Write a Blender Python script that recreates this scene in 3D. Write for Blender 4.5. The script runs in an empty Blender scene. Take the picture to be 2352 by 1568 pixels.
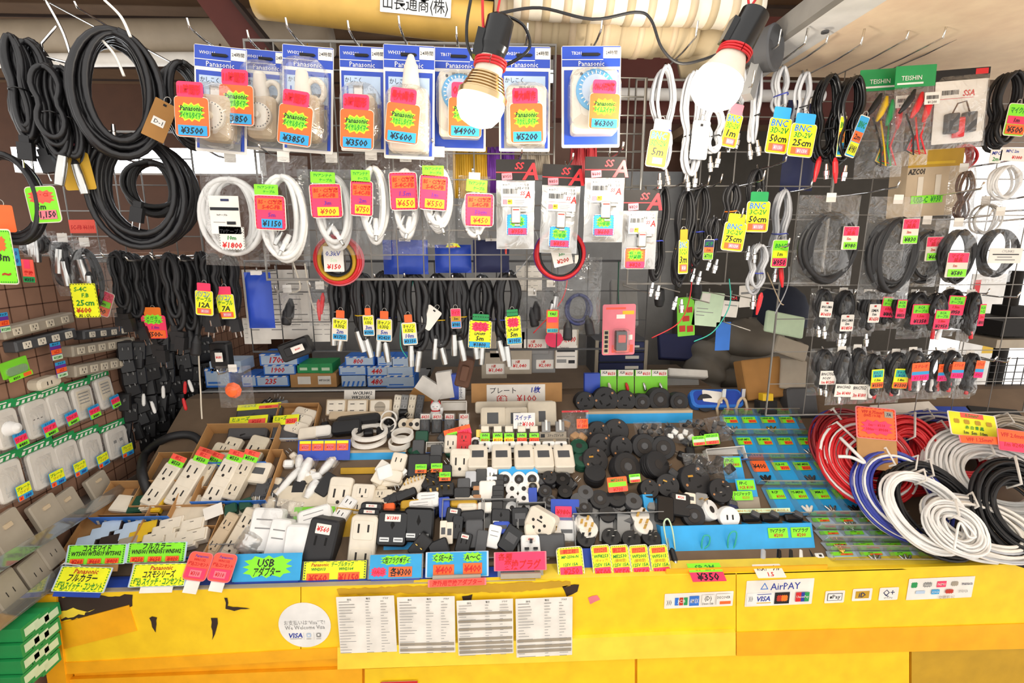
import bpy, math, random
from mathutils import Matrix, Vector
random.seed(11)
S = bpy.context.scene
R = math.radians
# ------------------------------------------------------------------ camera
FPX = 1100.0; EYE = 1.6; PITCH = R(11.2); YAW = R(-2.3)
cd = bpy.data.cameras.new('camera'); cam = bpy.data.objects.new('camera', cd)
S.collection.objects.link(cam); S.camera = cam
cd.sensor_width = 36; cd.lens = FPX/2352*36; cd.clip_start = .02
cam.location = (0, 0, EYE); cam.rotation_euler = (math.pi/2-PITCH, 0, YAW)
RC = cam.rotation_euler.to_matrix(); O = Vector((0, 0, EYE)); AX = RC @ Vector((0, 0, -1))
# ------------------------------------------------------------------ world, exposure
w = bpy.data.worlds.new('daylight'); S.world = w; w.use_nodes = True
bg = w.node_tree.nodes['Background']; bg.inputs[0].default_value = (1, .97, .93, 1); bg.inputs[1].default_value = 1.55
S.view_settings.view_transform = 'Standard'; S.view_settings.look = 'None'
S.view_settings.exposure = .16; S.view_settings.gamma = 1
# ------------------------------------------------------------------ pixel -> place on a real plane
def ray(px, py): return RC @ Vector(((px-1176)/FPX, -(py-784)/FPX, -1))
def PY(px, py, y): d = ray(px, py); return O+d*(y/d.y)
def PX(px, py, x): d = ray(px, py); return O+d*(x/d.x)
def PZ(px, py, z): d = ray(px, py); return O+d*((z-EYE)/d.z)
ZC = .75; SY = 1.16; SK = .648; SLEAN = 57.05
def PS(px, py, up=0):      # on the sloping goods table (up = metres above it)
    d = ray(px, py); k = up*1.1916
    return O+d*((ZC+k-SK*SY-EYE)/(d.z-SK*d.y))
def mpp(p): return (p-O).dot(AX)/FPX
# ------------------------------------------------------------------ materials
def lin(c): return c/12.92 if c <= .04045 else ((c+.055)/1.055)**2.4
def hexc(h): return tuple(lin(int(h[i:i+2], 16)/255) for i in (0, 2, 4))+(1,)
MT = {}
def mat(name, h, rough=.5, metal=0, var=.12, scale=18, bump=0, emit=0):
    m = bpy.data.materials.new(name); m.use_nodes = True; n = m.node_tree.nodes; l = m.node_tree.links
    b = n['Principled BSDF']; c = hexc(h)
    b.inputs['Roughness'].default_value = rough; b.inputs['Metallic'].default_value = metal
    b.inputs['Base Color'].default_value = c
    if var:
        tc = n.new('ShaderNodeTexCoord'); nz = n.new('ShaderNodeTexNoise'); nz.inputs['Scale'].default_value = scale; nz.inputs['Detail'].default_value = 3
        cr = n.new('ShaderNodeValToRGB'); cr.color_ramp.elements[0].position = .3; cr.color_ramp.elements[1].position = .7
        cr.color_ramp.elements[0].color = tuple(x*(1-var) for x in c[:3])+(1,); cr.color_ramp.elements[1].color = tuple(min(1, x*(1+var*.4)) for x in c[:3])+(1,)
        l.new(tc.outputs['Object'], nz.inputs['Vector']); l.new(nz.outputs['Fac'], cr.inputs['Fac']); l.new(cr.outputs['Color'], b.inputs['Base Color'])
        if bump:
            bp = n.new('ShaderNodeBump'); bp.inputs['Strength'].default_value = bump; bp.inputs['Distance'].default_value = .004
            l.new(nz.outputs['Fac'], bp.inputs['Height']); l.new(bp.outputs['Normal'], b.inputs['Normal'])
    if emit:
        b.inputs['Emission Color'].default_value = c; b.inputs['Emission Strength'].default_value = emit
    MT[name] = m; return m
for row in '''yellow FFD120 .45;amber FBB212 .5;ltyellow FFDA40 .5;blueboard 1D44A8 .5;skyblue 2AA3E4 .45;bluecard 2448B4 .35;bluebox 2E74D2 .5;paleblue BCCFE4 .5;green 1F9650 .5
neongreen 8BF02A .6;neonyellow F3F520 .6;neonpink FF3A66 .6;neonorange FF6A2A .6;coral FF5E4A .6;tagblue 2FA0D8 .6;magenta E8218A .6;redink D21414 .6;ink 15151A .6;blueink 24389E .6;greenink 12882E .6;purple 6A2C98 .6;redmark C2301C .6
white F0EEEA .45;paper EFE9DF .8;cream E6DBC8 .45;ivory DACDB6 .45;beige C9B394 .6;oldgrey A89C8A .6;grey 8B8A88 .5;dkgrey 4A4A4C .5;black 171618 .42;rubber 1C1B1D .55;blackgloss 101012 .25;cablewhite E6E4E0 .4;cablegrey B9BABD .4
red D8232A .4;darkred 8E1A22 .5;navy 232A55 .6;wireblue 3440A0 .4;orange F07A1E .5;mustard C79A1E .6;yel2 E3B81C .5;darkgreen 164A36 .45;lime 7FD82E .5;teal 35B8A4 .5;pinkcard E77A86 .5
cardboard B98A55 .8;kraft A8783F .85;brown 5A3A28 .7;dkbrown 34241C .8;rust 5C2A22 .75;bamboo D9AE55 .5;wrap BFAC8A .8;ceil FFE0BE .8;ceilbrown 6E543C .8;pipe A3947F .6;slot 2A2420 .7;dark 1A1716 .8;void 0C0B0B .9;plate D9D2C8 .45;tabletop 6E5A46 .8;rack 8E8A84 .5;tile B98A6C .7;pegs 9A735C .8;cloth 4A453E .85;navycloth 262B3A .9;skin D8A583 .6;offgreen CFE6C4 .7;bronze B07A4A .4'''.replace('\n', ';').split(';'):
    a = row.split(); mat(a[0], a[1], float(a[2]))
mat('steel', 'C9C9C6', .28, 1, .1); mat('wire', 'B8B4AC', .35, .8, .1); mat('chrome', 'E4E2DE', .12, 1, 0); mat('gold', 'D9B25C', .25, 1, 0); mat('fin', 'CDB48A', .25, 1, .15)
mat('ribcable', '201F21', .38, 0, .2, 60); mat('puffer', '6E675C', .6, 0, .25, 9, .5)
mat('glow', 'FFF6E0', .5, 0, 0, emit=9); mat('tube', 'F4FAFF', .5, 0, 0, emit=9); mat('day', 'FFFFFF', .5, 0, 0, emit=0)
def film(name, clear, rough, tint, bstr, scl):
    m = bpy.data.materials.new(name); m.use_nodes = True; n = m.node_tree.nodes; l = m.node_tree.links
    out = n['Material Output']; n.remove(n['Principled BSDF'])
    tr = n.new('ShaderNodeBsdfTransparent'); tr.inputs[0].default_value = hexc(tint)
    gl = n.new('ShaderNodeBsdfGlossy'); gl.inputs['Roughness'].default_value = rough
    df = n.new('ShaderNodeBsdfDiffuse'); df.inputs[0].default_value = (.85, .84, .82, 1)
    tc = n.new('ShaderNodeTexCoord'); nz = n.new('ShaderNodeTexNoise'); nz.inputs['Scale'].default_value = scl; nz.inputs['Detail'].default_value = 2; nz.inputs['Distortion'].default_value = 1.5
    bp = n.new('ShaderNodeBump'); bp.inputs['Strength'].default_value = bstr; bp.inputs['Distance'].default_value = .01
    lw = n.new('ShaderNodeLayerWeight'); lw.inputs['Blend'].default_value = .25
    m1 = n.new('ShaderNodeMixShader'); m1.inputs[0].default_value = .22
    ma = n.new('ShaderNodeMath'); ma.operation = 'MULTIPLY_ADD'; ma.inputs[1].default_value = .6; ma.inputs[2].default_value = 1-clear
    m2 = n.new('ShaderNodeMixShader')
    l.new(tc.outputs['Object'], nz.inputs[0]); l.new(nz.outputs['Fac'], bp.inputs['Height']); l.new(bp.outputs[0], gl.inputs['Normal']); l.new(bp.outputs[0], lw.inputs['Normal'])
    l.new(lw.outputs['Facing'], ma.inputs[0]); l.new(ma.outputs[0], m2.inputs[0])
    l.new(gl.outputs[0], m1.inputs[1]); l.new(df.outputs[0], m1.inputs[2]); l.new(tr.outputs[0], m2.inputs[1]); l.new(m1.outputs[0], m2.inputs[2]); l.new(m2.outputs[0], out.inputs[0])
    MT[name] = m
film('film', .965, .12, 'FFFFFF', .8, 28); film('milky', .55, .3, 'FFFDF8', .5, 20); film('acryl', .86, .06, 'E4E6E6', 0, 5); film('blister', .9, .05, 'FFFFFF', .25, 30)
# ------------------------------------------------------------------ mesh builder (x right, z up, front faces -y)
I4 = Matrix()
_tc = {}
def glyphs(s, sh):
    k = (s, sh)
    if k not in _tc:
        cu = bpy.data.curves.new('t', 'FONT'); cu.body = s; cu.size = 1; cu.shear = sh; cu.resolution_u = 1; cu.fill_mode = 'FRONT'; cu.offset = .022 if sh else .004
        ob = bpy.data.objects.new('t', cu); me = ob.to_mesh()
        vs = [(v.co.x, v.co.y) for v in me.vertices]; fs = [tuple(p.vertices) for p in me.polygons]
        ob.to_mesh_clear(); bpy.data.objects.remove(ob); bpy.data.curves.remove(cu); _tc[k] = (vs, fs)
    return _tc[k]
class MB:
    def __init__(s, M=I4): s.v = []; s.f = []; s.m = []; s.s = []; s.mats = []; s.M = M
    def mi(s, m):
        if m not in s.mats: s.mats.append(m)
        return s.mats.index(m)
    def add(s, vs, fs, m, sm=False, M=None):
        T = s.M @ M if M is not None else s.M; b = len(s.v); i = s.mi(m)
        s.v += [tuple(T @ Vector(v)) for v in vs]
        for f in fs: s.f.append(tuple(b+k for k in f)); s.m.append(i); s.s.append(sm)
        return s
    def box(s, x0, y0, z0, x1, y1, z1, m, M=None):
        return s.add([(x0, y0, z0), (x1, y0, z0), (x1, y1, z0), (x0, y1, z0), (x0, y0, z1), (x1, y0, z1), (x1, y1, z1), (x0, y1, z1)],
                     [(0, 3, 2, 1), (4, 5, 6, 7), (0, 1, 5, 4), (1, 2, 6, 5), (2, 3, 7, 6), (3, 0, 4, 7)], m, False, M)
    def slab(s, w, h, d, m, r=None, ch=None, cx=0, cz=0, y=0, n=3, M=None, back=True):
        r = min(w, h)*.12 if r is None else min(r, w*.49, h*.49); ch = min(d*.3, r*.6) if ch is None else ch
        def ring(i, yy):
            o = []; W = w/2-i; H = h/2-i; q = max(r-i, 1e-5)
            for sx, sz, a0 in ((1, 1, 0), (-1, 1, 90), (-1, -1, 180), (1, -1, 270)):
                for k in range(n+1):
                    a = R(a0+90*k/n); o.append((cx+sx*(W-q)+q*math.cos(a), yy, cz+sz*(H-q)+q*math.sin(a)))
            return o
        N = 4*(n+1); vs = ring(0, y)+ring(0, y-d+ch)+ring(ch, y-d)
        fs = [(j*N+k, j*N+(k+1) % N, (j+1)*N+(k+1) % N, (j+1)*N+k) for j in (0, 1) for k in range(N)]+[tuple(range(2*N, 3*N))]
        if back: fs.append(tuple(range(N-1, -1, -1)))
        return s.add(vs, fs, m, False, M)
    def poly(s, pts, y, m, M=None): return s.add([(p[0], y, p[1]) for p in pts], [tuple(range(len(pts)))], m, False, M)
    def rect(s, x0, z0, x1, z1, y, m, M=None): return s.poly([(x0, z0), (x1, z0), (x1, z1), (x0, z1)], y, m, M)
    def burst(s, cx, cz, w, h, y, m, n=12, M=None, inn=.74):
        o = [(cx, y, cz)]; 
        for k in range(2*n):
            a = math.pi*k/n; q = 1 if k % 2 == 0 else inn
            c, t = math.cos(a), math.sin(a); sq = 1/max(abs(c), abs(t))**.7
            o.append((cx+w/2*q*c*sq, y, cz+h/2*q*t*sq))
        return s.add(o, [(0, 1+k, 1+(k+1) % (2*n)) for k in range(2*n)], m, False, M)
    def text(s, t, cx, cz, h, y, m, sh=0, maxw=None, M=None, al='c', rot=0):
        vs, fs = glyphs(t, sh)
        if not vs: return s
        xs = [v[0] for v in vs]; zs = [v[1] for v in vs]; k = h/.72; ww = (max(xs)-min(xs))*k
        kx = k*min(1, maxw/ww) if maxw else k
        x0 = {'c': (max(xs)+min(xs))/2, 'l': min(xs)}[al]; zc = .36 if max(zs)-min(zs) < .8 and min(zs) > -.15 else (max(zs)+min(zs))/2
        c, n = math.cos(R(rot)), math.sin(R(rot))
        return s.add([(cx+(v[0]-x0)*kx*c-(v[1]-zc)*k*n, y, cz+(v[0]-x0)*kx*n+(v[1]-zc)*k*c) for v in vs], fs, m, False, M)
    def lathe(s, prof, m, n=20, M=None, cap=True, sm=True, ms=None):   # profile of (radius, along): turns about -y
        vs = []; 
        for r, a in prof:
            for k in range(n): t = 2*math.pi*k/n; vs.append((r*math.cos(t), -a, r*math.sin(t)))
        L = len(prof)
        for j in range(L-1):
            s.add(vs[j*n:(j+2)*n], [(k, (k+1) % n, n+(k+1) % n, n+k) for k in range(n)], ms[j] if ms else m, sm, M)
        if cap:
            s.add(vs[:n], [tuple(range(n-1, -1, -1))], ms[0] if ms else m, False, M); s.add(vs[-n:], [tuple(range(n))], ms[-1] if ms else m, False, M)
        return s
    def tube(s, pts, r, m, n=6, closed=False, M=None, cap=True, flat=1):
        P = [Vector(p) for p in pts]; L = len(P)
        if L < 2: return s
        T = [((P[(i+1) % L]-P[i-1]) if closed else (P[min(i+1, L-1)]-P[max(i-1, 0)])).normalized() for i in range(L)]
        u = T[0].orthogonal().normalized(); vs = []
        for i in range(L):
            u = (u-T[i]*u.dot(T[i])); u = u.normalized() if u.length > 1e-6 else T[i].orthogonal().normalized(); b = T[i].cross(u)
            rr = r[i] if isinstance(r, (list, tuple)) else r
            for k in range(n): a = 2*math.pi*k/n; vs.append(P[i]+u*(rr*math.cos(a))+b*(rr*flat*math.sin(a)))
        fs = [(i*n+k, i*n+(k+1) % n, ((i+1) % L)*n+(k+1) % n, ((i+1) % L)*n+k) for i in range(L if closed else L-1) for k in range(n)]
        if cap and not closed: fs += [tuple(range(n-1, -1, -1)), tuple(range((L-1)*n, L*n))]
        return s.add(vs, fs, m, True, M)
    def mesh(s, name):
        me = bpy.data.meshes.new(name); me.from_pydata(s.v, [], s.f)
        for m in s.mats: me.materials.append(MT[m])
        me.polygons.foreach_set('material_index', s.m); me.polygons.foreach_set('use_smooth', s.s); me.update(); return me
# ------------------------------------------------------------------ things and parts
MC = {}
def getmesh(name, mb, key=None):
    if isinstance(mb, bpy.types.Mesh): return mb
    if key is not None:
        if key not in MC: MC[key] = (mb() if callable(mb) else mb).mesh(name)
        return MC[key]
    return (mb() if callable(mb) else mb).mesh(name)
LAB = []
def thing(name, label, cat, loc=(0, 0, 0), rot=None, group=None, mb=None, key=None, kind=None):
    o = bpy.data.objects.new(name, getmesh(name, mb, key) if mb is not None else None); S.collection.objects.link(o)
    if mb is None: o.empty_display_size = .02
    o.matrix_world = Matrix.Translation(Vector(loc)) @ (rot if rot is not None else I4)
    if label: o['label'] = label; o['category'] = cat
    if group: o['group'] = group
    if kind: o['kind'] = kind
    return o
def part(name, mb, parent, loc=(0, 0, 0), rot=None, label=None, key=None, kind=None):
    o = bpy.data.objects.new(name, getmesh(name, mb, key)); S.collection.objects.link(o); o.parent = parent
    o.matrix_local = Matrix.Translation(Vector(loc)) @ (rot if rot is not None else I4)
    if label: o['label'] = label
    if kind: o['kind'] = kind
    return o
def struct(name, mb): o = thing(name, None, None, mb=mb); o['kind'] = 'structure'; return o
def rot(lean=0, tilt=0, yaw=0):   # lean back, turn in its own plane, turn about the vertical
    return Matrix.Rotation(R(yaw), 4, 'Z') @ Matrix.Rotation(-R(lean), 4, 'X') @ Matrix.Rotation(R(tilt), 4, 'Y')
def zfac(Rm): z = (Rm.to_3x3() @ Vector((0, 0, 1))); c = z.dot(AX); return max(.35, math.sqrt(1-c*c))
ORD = ['first', 'second', 'third', 'fourth', 'fifth', 'sixth', 'seventh', 'eighth', 'ninth', 'tenth', 'eleventh', 'twelfth', 'thirteenth', 'fourteenth', 'fifteenth', 'sixteenth']
# ================================================================== the setting
def prism(mb, pts, vec, m):
    n = len(pts); v = Vector(vec); P = [Vector(p) for p in pts]
    return mb.add(P+[p+v for p in P], [tuple(range(n)), tuple(range(2*n-1, n-1, -1))]+[(i, n+i, n+(i+1) % n, (i+1) % n) for i in range(n)], m)
def pxy(pts, y): return [PY(a, b, y) for a, b in pts]
mb = MB(); mb.box(-2.6, -1.2, -.05, 3.2, 3.2, 0, 'oldgrey'); struct('floor', mb)
mb = MB(); mb.box(-1.26, .3, 0, -1.2, 2.6, 1.58, 'pegs')
for k in range(42): mb.box(-1.2015, .6+k*.045, .5, -1.1995, .603+k*.045, 1.57, 'brown')
for k in range(22): mb.box(-1.2015, .5, .55+k*.045, -1.1995, 2.5, .553+k*.045, 'brown')
struct('wall_left', mb)
mb = MB(); mb.box(-3.4, 2.55, 0, 1.15, 2.6, 2.6, 'brown'); struct('wall_back', mb)
mb = MB(); mb.box(-3.4, 1.15, 2.36, 1.15, 2.6, 2.4, 'ceilbrown')
for k in range(9): mb.box(-3.4, 1.2+k*.16, 2.352, 1.15, 1.205+k*.16, 2.362, 'dkbrown')
struct('ceiling', mb)
AZ = 2.09; XA = PZ(1785, 150, AZ).x
mb = MB(); mb.add([(XA, -.3, AZ), (2.9, -.3, AZ), (2.9, 1.47, AZ-.01), (XA, 1.47, AZ-.01), (XA, -.3, AZ+.012), (2.9, -.3, AZ+.012), (2.9, 1.47, AZ+.012), (XA, 1.47, AZ+.012)],
  [(0, 1, 2, 3), (7, 6, 5, 4), (0, 4, 5, 1), (1, 5, 6, 2), (2, 6, 7, 3), (3, 7, 4, 0)], 'ceil')
o = struct('ceiling_awning', mb)
mb = MB(); mb.box(XA-.095, -.3, AZ-.012, XA-.005, 1.5, AZ+.03, 'white'); mb.box(XA-.115, -.3, AZ-.016, XA-.095, 1.5, AZ+.03, 'rack')
for k in range(5): mb.lathe([(.008, 0), (.008, .004)], 'dkgrey', 10, Matrix.Translation((XA-.045, .55+k*.2, AZ-.02)) @ Matrix.Rotation(R(90), 4, 'X'))
struct('beam', mb)
mb = MB(); mb.box(.2, 1.62, 2.0, 1.6, 1.68, 2.3, 'rust'); struct('trim_1', mb)
# pipes and beams overhead
def pipe(name, label, a, b, r, m, cat='pipe', extra=None, parts=()):
    t = thing(name, label, cat, a); v = Vector(b)-Vector(a)
    mb = MB(); N = 24
    pts = [v*(k/N) for k in range(N+1)]
    rr = [r*(1+(random.uniform(-.05, .05) if extra == 'wrap' else 0)) for _ in pts]
    mb.tube(pts, rr, m, 20); part('pipe_body', mb, t)
    if extra == 'wrap':
        for k in range(1, N, 2):
            q = MB(); q.tube([v*(k/N-.012), v*(k/N+.02)], rr[k]*1.03, 'beige' if k % 4 == 1 else 'wrap', 20)
            part('wrapping_band', q, t)
    return t
t = pipe('ceiling_pipe', 'thick ochre pipe overhead bearing a white label with black characters', PY(590, -8, 1.28), PY(1130, 57, 1.28), .046, 'bamboo')
c = PY(962, 35, 1.28)-t.location; mb = MB()
mb.slab(.161, .04, .0008, 'white', .002, 0); mb.text('山長通商(株)', 0, 0, .024, -.0012, 'ink', maxw=.148)
part('label', mb, t, c+Vector((0, -.0475, 0)), rot(0, 4), 'white name plate with black characters')
pipe('ceiling_pipe', 'pipe lagged in creased cream paper running past both lamps', PY(1135, 58, 1.3), PY(1590, 78, 1.3), .056, 'wrap', extra='wrap')
pipe('ceiling_pipe', 'upper pipe lagged in black and white bands at the ceiling edge', PY(1180, -2, 1.22), PY(1740, 25, 1.22), .04, 'cream', extra='wrap')
mb = MB(); mb.tube([PY(1600, 85, 1.32), PY(1640, 100, 1.32), PY(1620, 135, 1.34), PY(1560, 160, 1.36)], [.05, .05, .045, .03], 'wrap', 14)
thing('pipe_elbow', 'bent white pipe end below the lagged pipe beside the brighter bulb', 'pipe', mb=mb)
pipe('ceiling_pipe', 'broad dull taupe duct along the ceiling behind the black coils', PY(-200, 92, 1.75), PY(760, 86, 1.75), .055, 'pipe')
pipe('ceiling_pipe', 'thin pale pipe under the broad taupe duct', PY(-200, 142, 1.72), PY(760, 132, 1.72), .02, 'paper')
pipe('ceiling_pipe', 'white horizontal pipe behind the wire rack of grey cables', PY(1360, 215, 1.6), PY(1890, 222, 1.6), .018, 'white')
mb = MB(); prism(mb, [PY(430, -30, 1.45), PY(505, -30, 1.45), PY(640, 140, 1.45), PY(560, 150, 1.45)], (0, .05, 0), 'rust'); prism(mb, [PY(505, -30, 1.42), PY(515, -30, 1.42), PY(650, 138, 1.42), PY(640, 140, 1.42)], (0, .1, 0), 'dkbrown')
thing('steel_brace', 'rusty red brown steel brace slanting down from the ceiling', 'brace', mb=mb)
# fluorescent fitting behind the goods
t = thing('fluorescent_lamp', 'bright white fluorescent strip light behind the hanging black coils', 'lamp', PY(360, 372, 1.95))
mb = MB(); mb.box(-.52, .0, -.04, .38, .05, .05, 'white'); part('housing', mb, t)
mb = MB(); mb.box(-.5, -.014, -.035, .36, -.002, .045, 'tube'); part('diffuser', mb, t)
for dx in (-.4, .3): part('hanger', MB().tube([(dx, .025, .05), (dx, .025, 2.36-t.location.z)], .004, 'wire', 6), t)
# ================================================================== yellow counter
YF = 1.10; XL = PY(130, 1420, YF).x
t = thing('counter', 'worn yellow painted stall counter carrying the sloping goods table', 'counter', (0, 0, 0))
mb = MB(); mb.box(XL, YF+.0145, 0, 2.3, 1.158, ZC-.03, 'amber'); part('carcass', mb, t)
mb = MB(); prism(mb, pxy([(128, 1362), (690, 1345), (690, 1499), (140, 1525)], YF), (0, .012, 0), 'yellow'); part('front_board', mb, t)
mb = MB(); prism(mb, pxy([(692, 1345), (1560, 1320), (1690, 1316), (1690, 1470), (692, 1499)], YF), (0, .012, 0), 'yellow'); part('front_board', mb, t)
mb = MB(); prism(mb, pxy([(1692, 1316), (2420, 1292), (2420, 1432), (1692, 1452)], YF), (0, .012, 0), 'yellow'); part('front_board', mb, t)
mb = MB(); prism(mb, pxy([(78, 1368), (128, 1366), (168, 1700), (130, 1700)], YF-.006), (0, .03, 0), 'amber'); part('corner_post', mb, t)
mb = MB(); prism(mb, pxy([(775, 1487), (1690, 1452), (1690, 1505), (775, 1537)], YF-.012), (0, .02, 0), 'ltyellow'); part('batten', mb, t)
mb = MB(); prism(mb, pxy([(150, 1522), (775, 1487), (775, 1512), (150, 1548)], YF-.003), (0, .003, 0), 'amber'); part('tape_strip', mb, t); mb = MB(); prism(mb, pxy([(1692, 1452), (2420, 1430), (2420, 1488), (1692, 1506)], YF-.003), (0, .003, 0), 'amber'); part('tape_strip', mb, t)
mb = MB(); prism(mb, pxy([(160, 1560), (832, 1535), (832, 1700), (160, 1700)], YF+.004), (0, .01, 0), 'amber'); prism(mb, pxy([(838, 1536), (1458, 1512), (1458, 1700), (838, 1700)], YF+.004), (0, .01, 0), 'yellow'); prism(mb, pxy([(1464, 1512), (2088, 1490), (2088, 1700), (1464, 1700)], YF+.004), (0, .01, 0), 'yellow'); prism(mb, pxy([(2094, 1490), (2440, 1478), (2440, 1700), (2094, 1700)], YF+.004), (0, .01, 0), 'mustard'); part('lower_panel', mb, t)
# torn patch and scuffs
mb = MB(); rr = random.Random(3)
def ragged(pts, y, m, j=3):
    o = []
    for i, (a, b) in enumerate(pts):
        c, d = pts[(i+1) % len(pts)]
        n = max(1, int(math.hypot(c-a, d-b)/9))
        for k in range(n): o.append(PY(a+(c-a)*k/n+rr.uniform(-j, j), b+(d-b)*k/n+rr.uniform(-j, j), y))
    mb.add(o, [tuple(range(len(o)))], m)
ragged([(120, 1372), (302, 1366), (304, 1392), (290, 1398), (140, 1428)], YF-.0006, 'dkbrown')
ragged([(132, 1402), (165, 1396), (200, 1404), (215, 1398), (190, 1412), (140, 1422)], YF-.0012, 'ltyellow', 4)
mb2 = mb; mb = MB(); prism(mb, pxy([(130, 1434), (295, 1390), (314, 1448), (140, 1492)], YF-.003), (0, .003, 0), 'amber'); part('peeled_board', mb, t, label='peeled orange board flap')
mb = mb2
part('torn_patch', mb, t, label='dark torn patch with yellow remains')
for p in ([(342, 1418), (360, 1416), (358, 1452), (350, 1440)], [(484, 1418), (500, 1420), (498, 1445), (488, 1470)], [(516, 1374), (522, 1374), (524, 1392), (575, 1398), (540, 1401), (518, 1396)], [(1290, 1345), (1330, 1343), (1325, 1360), (1300, 1368)], [(775, 1352), (1310, 1334), (1312, 1346), (1200, 1358), (1060, 1362), (900, 1362), (778, 1366)], [(1062, 1368), (1085, 1366), (1080, 1392), (1070, 1396)], [(1415, 1508), (1500, 1505), (1470, 1511)]): mb = MB(); ragged(p, YF-.0014, 'dkbrown' if p[0][0] != 775 else 'mustard', 2); part('scuff_mark', mb, t, label='dark torn paint')
mb = MB(); ragged([(1350, 1372), (1372, 1366), (1378, 1376), (1356, 1388)], YF-.0014, 'pinkcard', 1); part('sticker_remnant', mb, t, label='pinkish sticker remnant')
# ledges
mb = MB(); mb.box(XL-.01, YF+.0125, ZC-.03, PY(1230, 1340, YF).x, YF+.055, ZC, 'blueboard'); mb.box(XL-.01, YF-.001, ZC-.002, PY(1230, 1340, YF).x, YF+.012, ZC+.0005, 'oldgrey'); part('ledge_board', mb, t, label='blue ledge board')
mb = MB(); mb.box(PY(1230, 1340, YF).x, YF, ZC-.001, 2.3, YF+.058, ZC+.002, 'ltyellow'); part('ledge_board', mb, t, label='yellow ledge board')
# sloping table behind the ledge
YB = 1.66; ZB = ZC+SK*(YB-SY)
mb = MB(); x0, x1 = -1.08, 2.2
prism(mb, [(x0, SY, 0), (x0, SY, ZC), (x0, YB, ZB), (x0, YB+.06, ZB), (x0, YB+.06, 0)], (x1-x0, 0, 0), 'tabletop')
thing('goods_table', 'dark stepped goods table rising behind the counter ledge under the wares', 'display table', mb=mb)
# ================================================================== lamps and their wiring
def along(a, b): # frame whose -y runs from a to b
    d = (Vector(b)-Vector(a)).normalized(); return d.to_track_quat('-Y', 'Z').to_matrix().to_4x4()
def lamp(name, label, a, b, prof_socket, prof_collar, prof_head, prof_dome, headm, power):
    t = thing(name, label, 'lamp', a, along(a, b))
    m = MB(); m.lathe(prof_socket, 'blackgloss', 24); m.box(-.012, -.075, .018, .012, -.03, .034, 'blackgloss'); m.box(-.03, -.05, -.008, -.022, -.02, .008, 'blackgloss'); part('socket', m, t)
    m = MB(); m.lathe(prof_collar, 'cream', 24); part('collar', m, t)
    if prof_head: m = MB(); m.lathe(prof_head, headm, 36); part('heat_sink', m, t)
    m = MB(); m.lathe(prof_dome, 'glow', 32); part('bulb', m, t)
    m = MB(); r0 = prof_socket[2][0]+.002
    for k in range(3): m.tube([(r0*math.cos(a_*.26), -.074-.005*k-.003*math.sin(a_*.26), r0*math.sin(a_*.26)) for a_ in range(25)], .0022, 'red', 6, cap=False)
    m.tube([(-r0, -.075, 0), (-r0-.012, -.045, .004), (-r0-.004, -.02, .01), (0, .03, .01)], .0022, 'red'); part('binding_wire', m, t)
    l = bpy.data.lights.new('bulb_light', 'POINT'); l.energy = power; l.color = (1, .9, .76); l.shadow_soft_size = .04
    lo = bpy.data.objects.new('bulb_light', l); S.collection.objects.link(lo); lo.location = Vector(b)+(Vector(b)-Vector(a)).normalized()*.05
    return t
Y1 = .93; s1 = mpp(PY(1100, 200, Y1))
a, b = PY(1152, 38, Y1), PY(1092, 290, Y1); L = (b-a).length
fins = []
for k in range(7): r0 = .024+.0021*k; z = L*.53+k*.0055; fins += [(r0+.006, z), (r0+.006, z+.0025), (r0-.001, z+.0028), (r0-.001, z+.0052)]
lamp('bulb_lamp', 'lit spotlight bulb with ribbed metal heat sink hanging over the blister packs', a, b, [(.016, 0), (.024, .006), (.025, .05), (.022, .06), (.022, L*.37), (.019, L*.38)], [(.021, L*.37), (.024, L*.40), (.025, L*.53), (.024, L*.54)], [(.022, L*.52)]+fins+[(.043, L*.695), (.0445, L*.70), (.0445, L*.75), (.042, L*.755)],
     [(.043, L*.75), (.0435, L*.79), (.040, L*.88), (.030, L*.96), (.015, L*.995), (.002, L)], 'fin', 1.2)
Y2 = .96; a, b = PY(1738, 25, Y2), PY(1622, 244, Y2); L = (b-a).length
lamp('bulb_lamp', 'lit round white bulb in a cream cone hanging below the slanting beam', a, b, [(.018, 0), (.026, .005), (.027, .07), (.024, .08), (.024, L*.46), (.02, L*.47)], [(.024, L*.45), (.027, L*.49), (.040, L*.66), (.042, L*.68)], None,
     [(.042, L*.68), (.046, L*.75), (.047, L*.82), (.042, L*.91), (.028, L*.975), (.012, L*.996), (.001, L)], 'fin', 7)
def cord(name, label, pts, r, m, cat='cord', sub=6):
    P = [Vector(p) for p in pts]; out = []
    for i in range(len(P)-1):
        p0, p1, p2, p3 = P[max(i-1, 0)], P[i], P[i+1], P[min(i+2, len(P)-1)]
        for k in range(sub):
            u = k/sub; out.append(.5*((2*p1)+(p2-p0)*u+(2*p0-5*p1+4*p2-p3)*u*u+(3*p1-p0-3*p2+p3)*u**3))
    out.append(P[-1]); mb = MB(); mb.tube(out, r, m, 6)
    return thing(name, label, cat, mb=mb)
cord('lamp_cable', 'black cord hanging in a loop around the spotlight bulb', pxy([(1083, -10), (1072, 60), (1078, 115), (1115, 160), (1165, 148), (1215, 112), (1205, 62), (1165, 38), (1150, 48)], .96), .003, 'blackgloss')
cord('lamp_cable', 'dark cord sagging from the spotlight across the lagged pipe to the brighter bulb', pxy([(1150, 30), (1240, 18), (1360, 44), (1460, 28), (1495, 45), (1520, 110), (1560, 145), (1620, 135), (1690, 105)], 1.05), .0028, 'rubber')
cord('tie_wire', 'red wire holding up the spotlight socket', pxy([(1108, -10), (1110, 60), (1118, 100)], .93), .0025, 'red')
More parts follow.
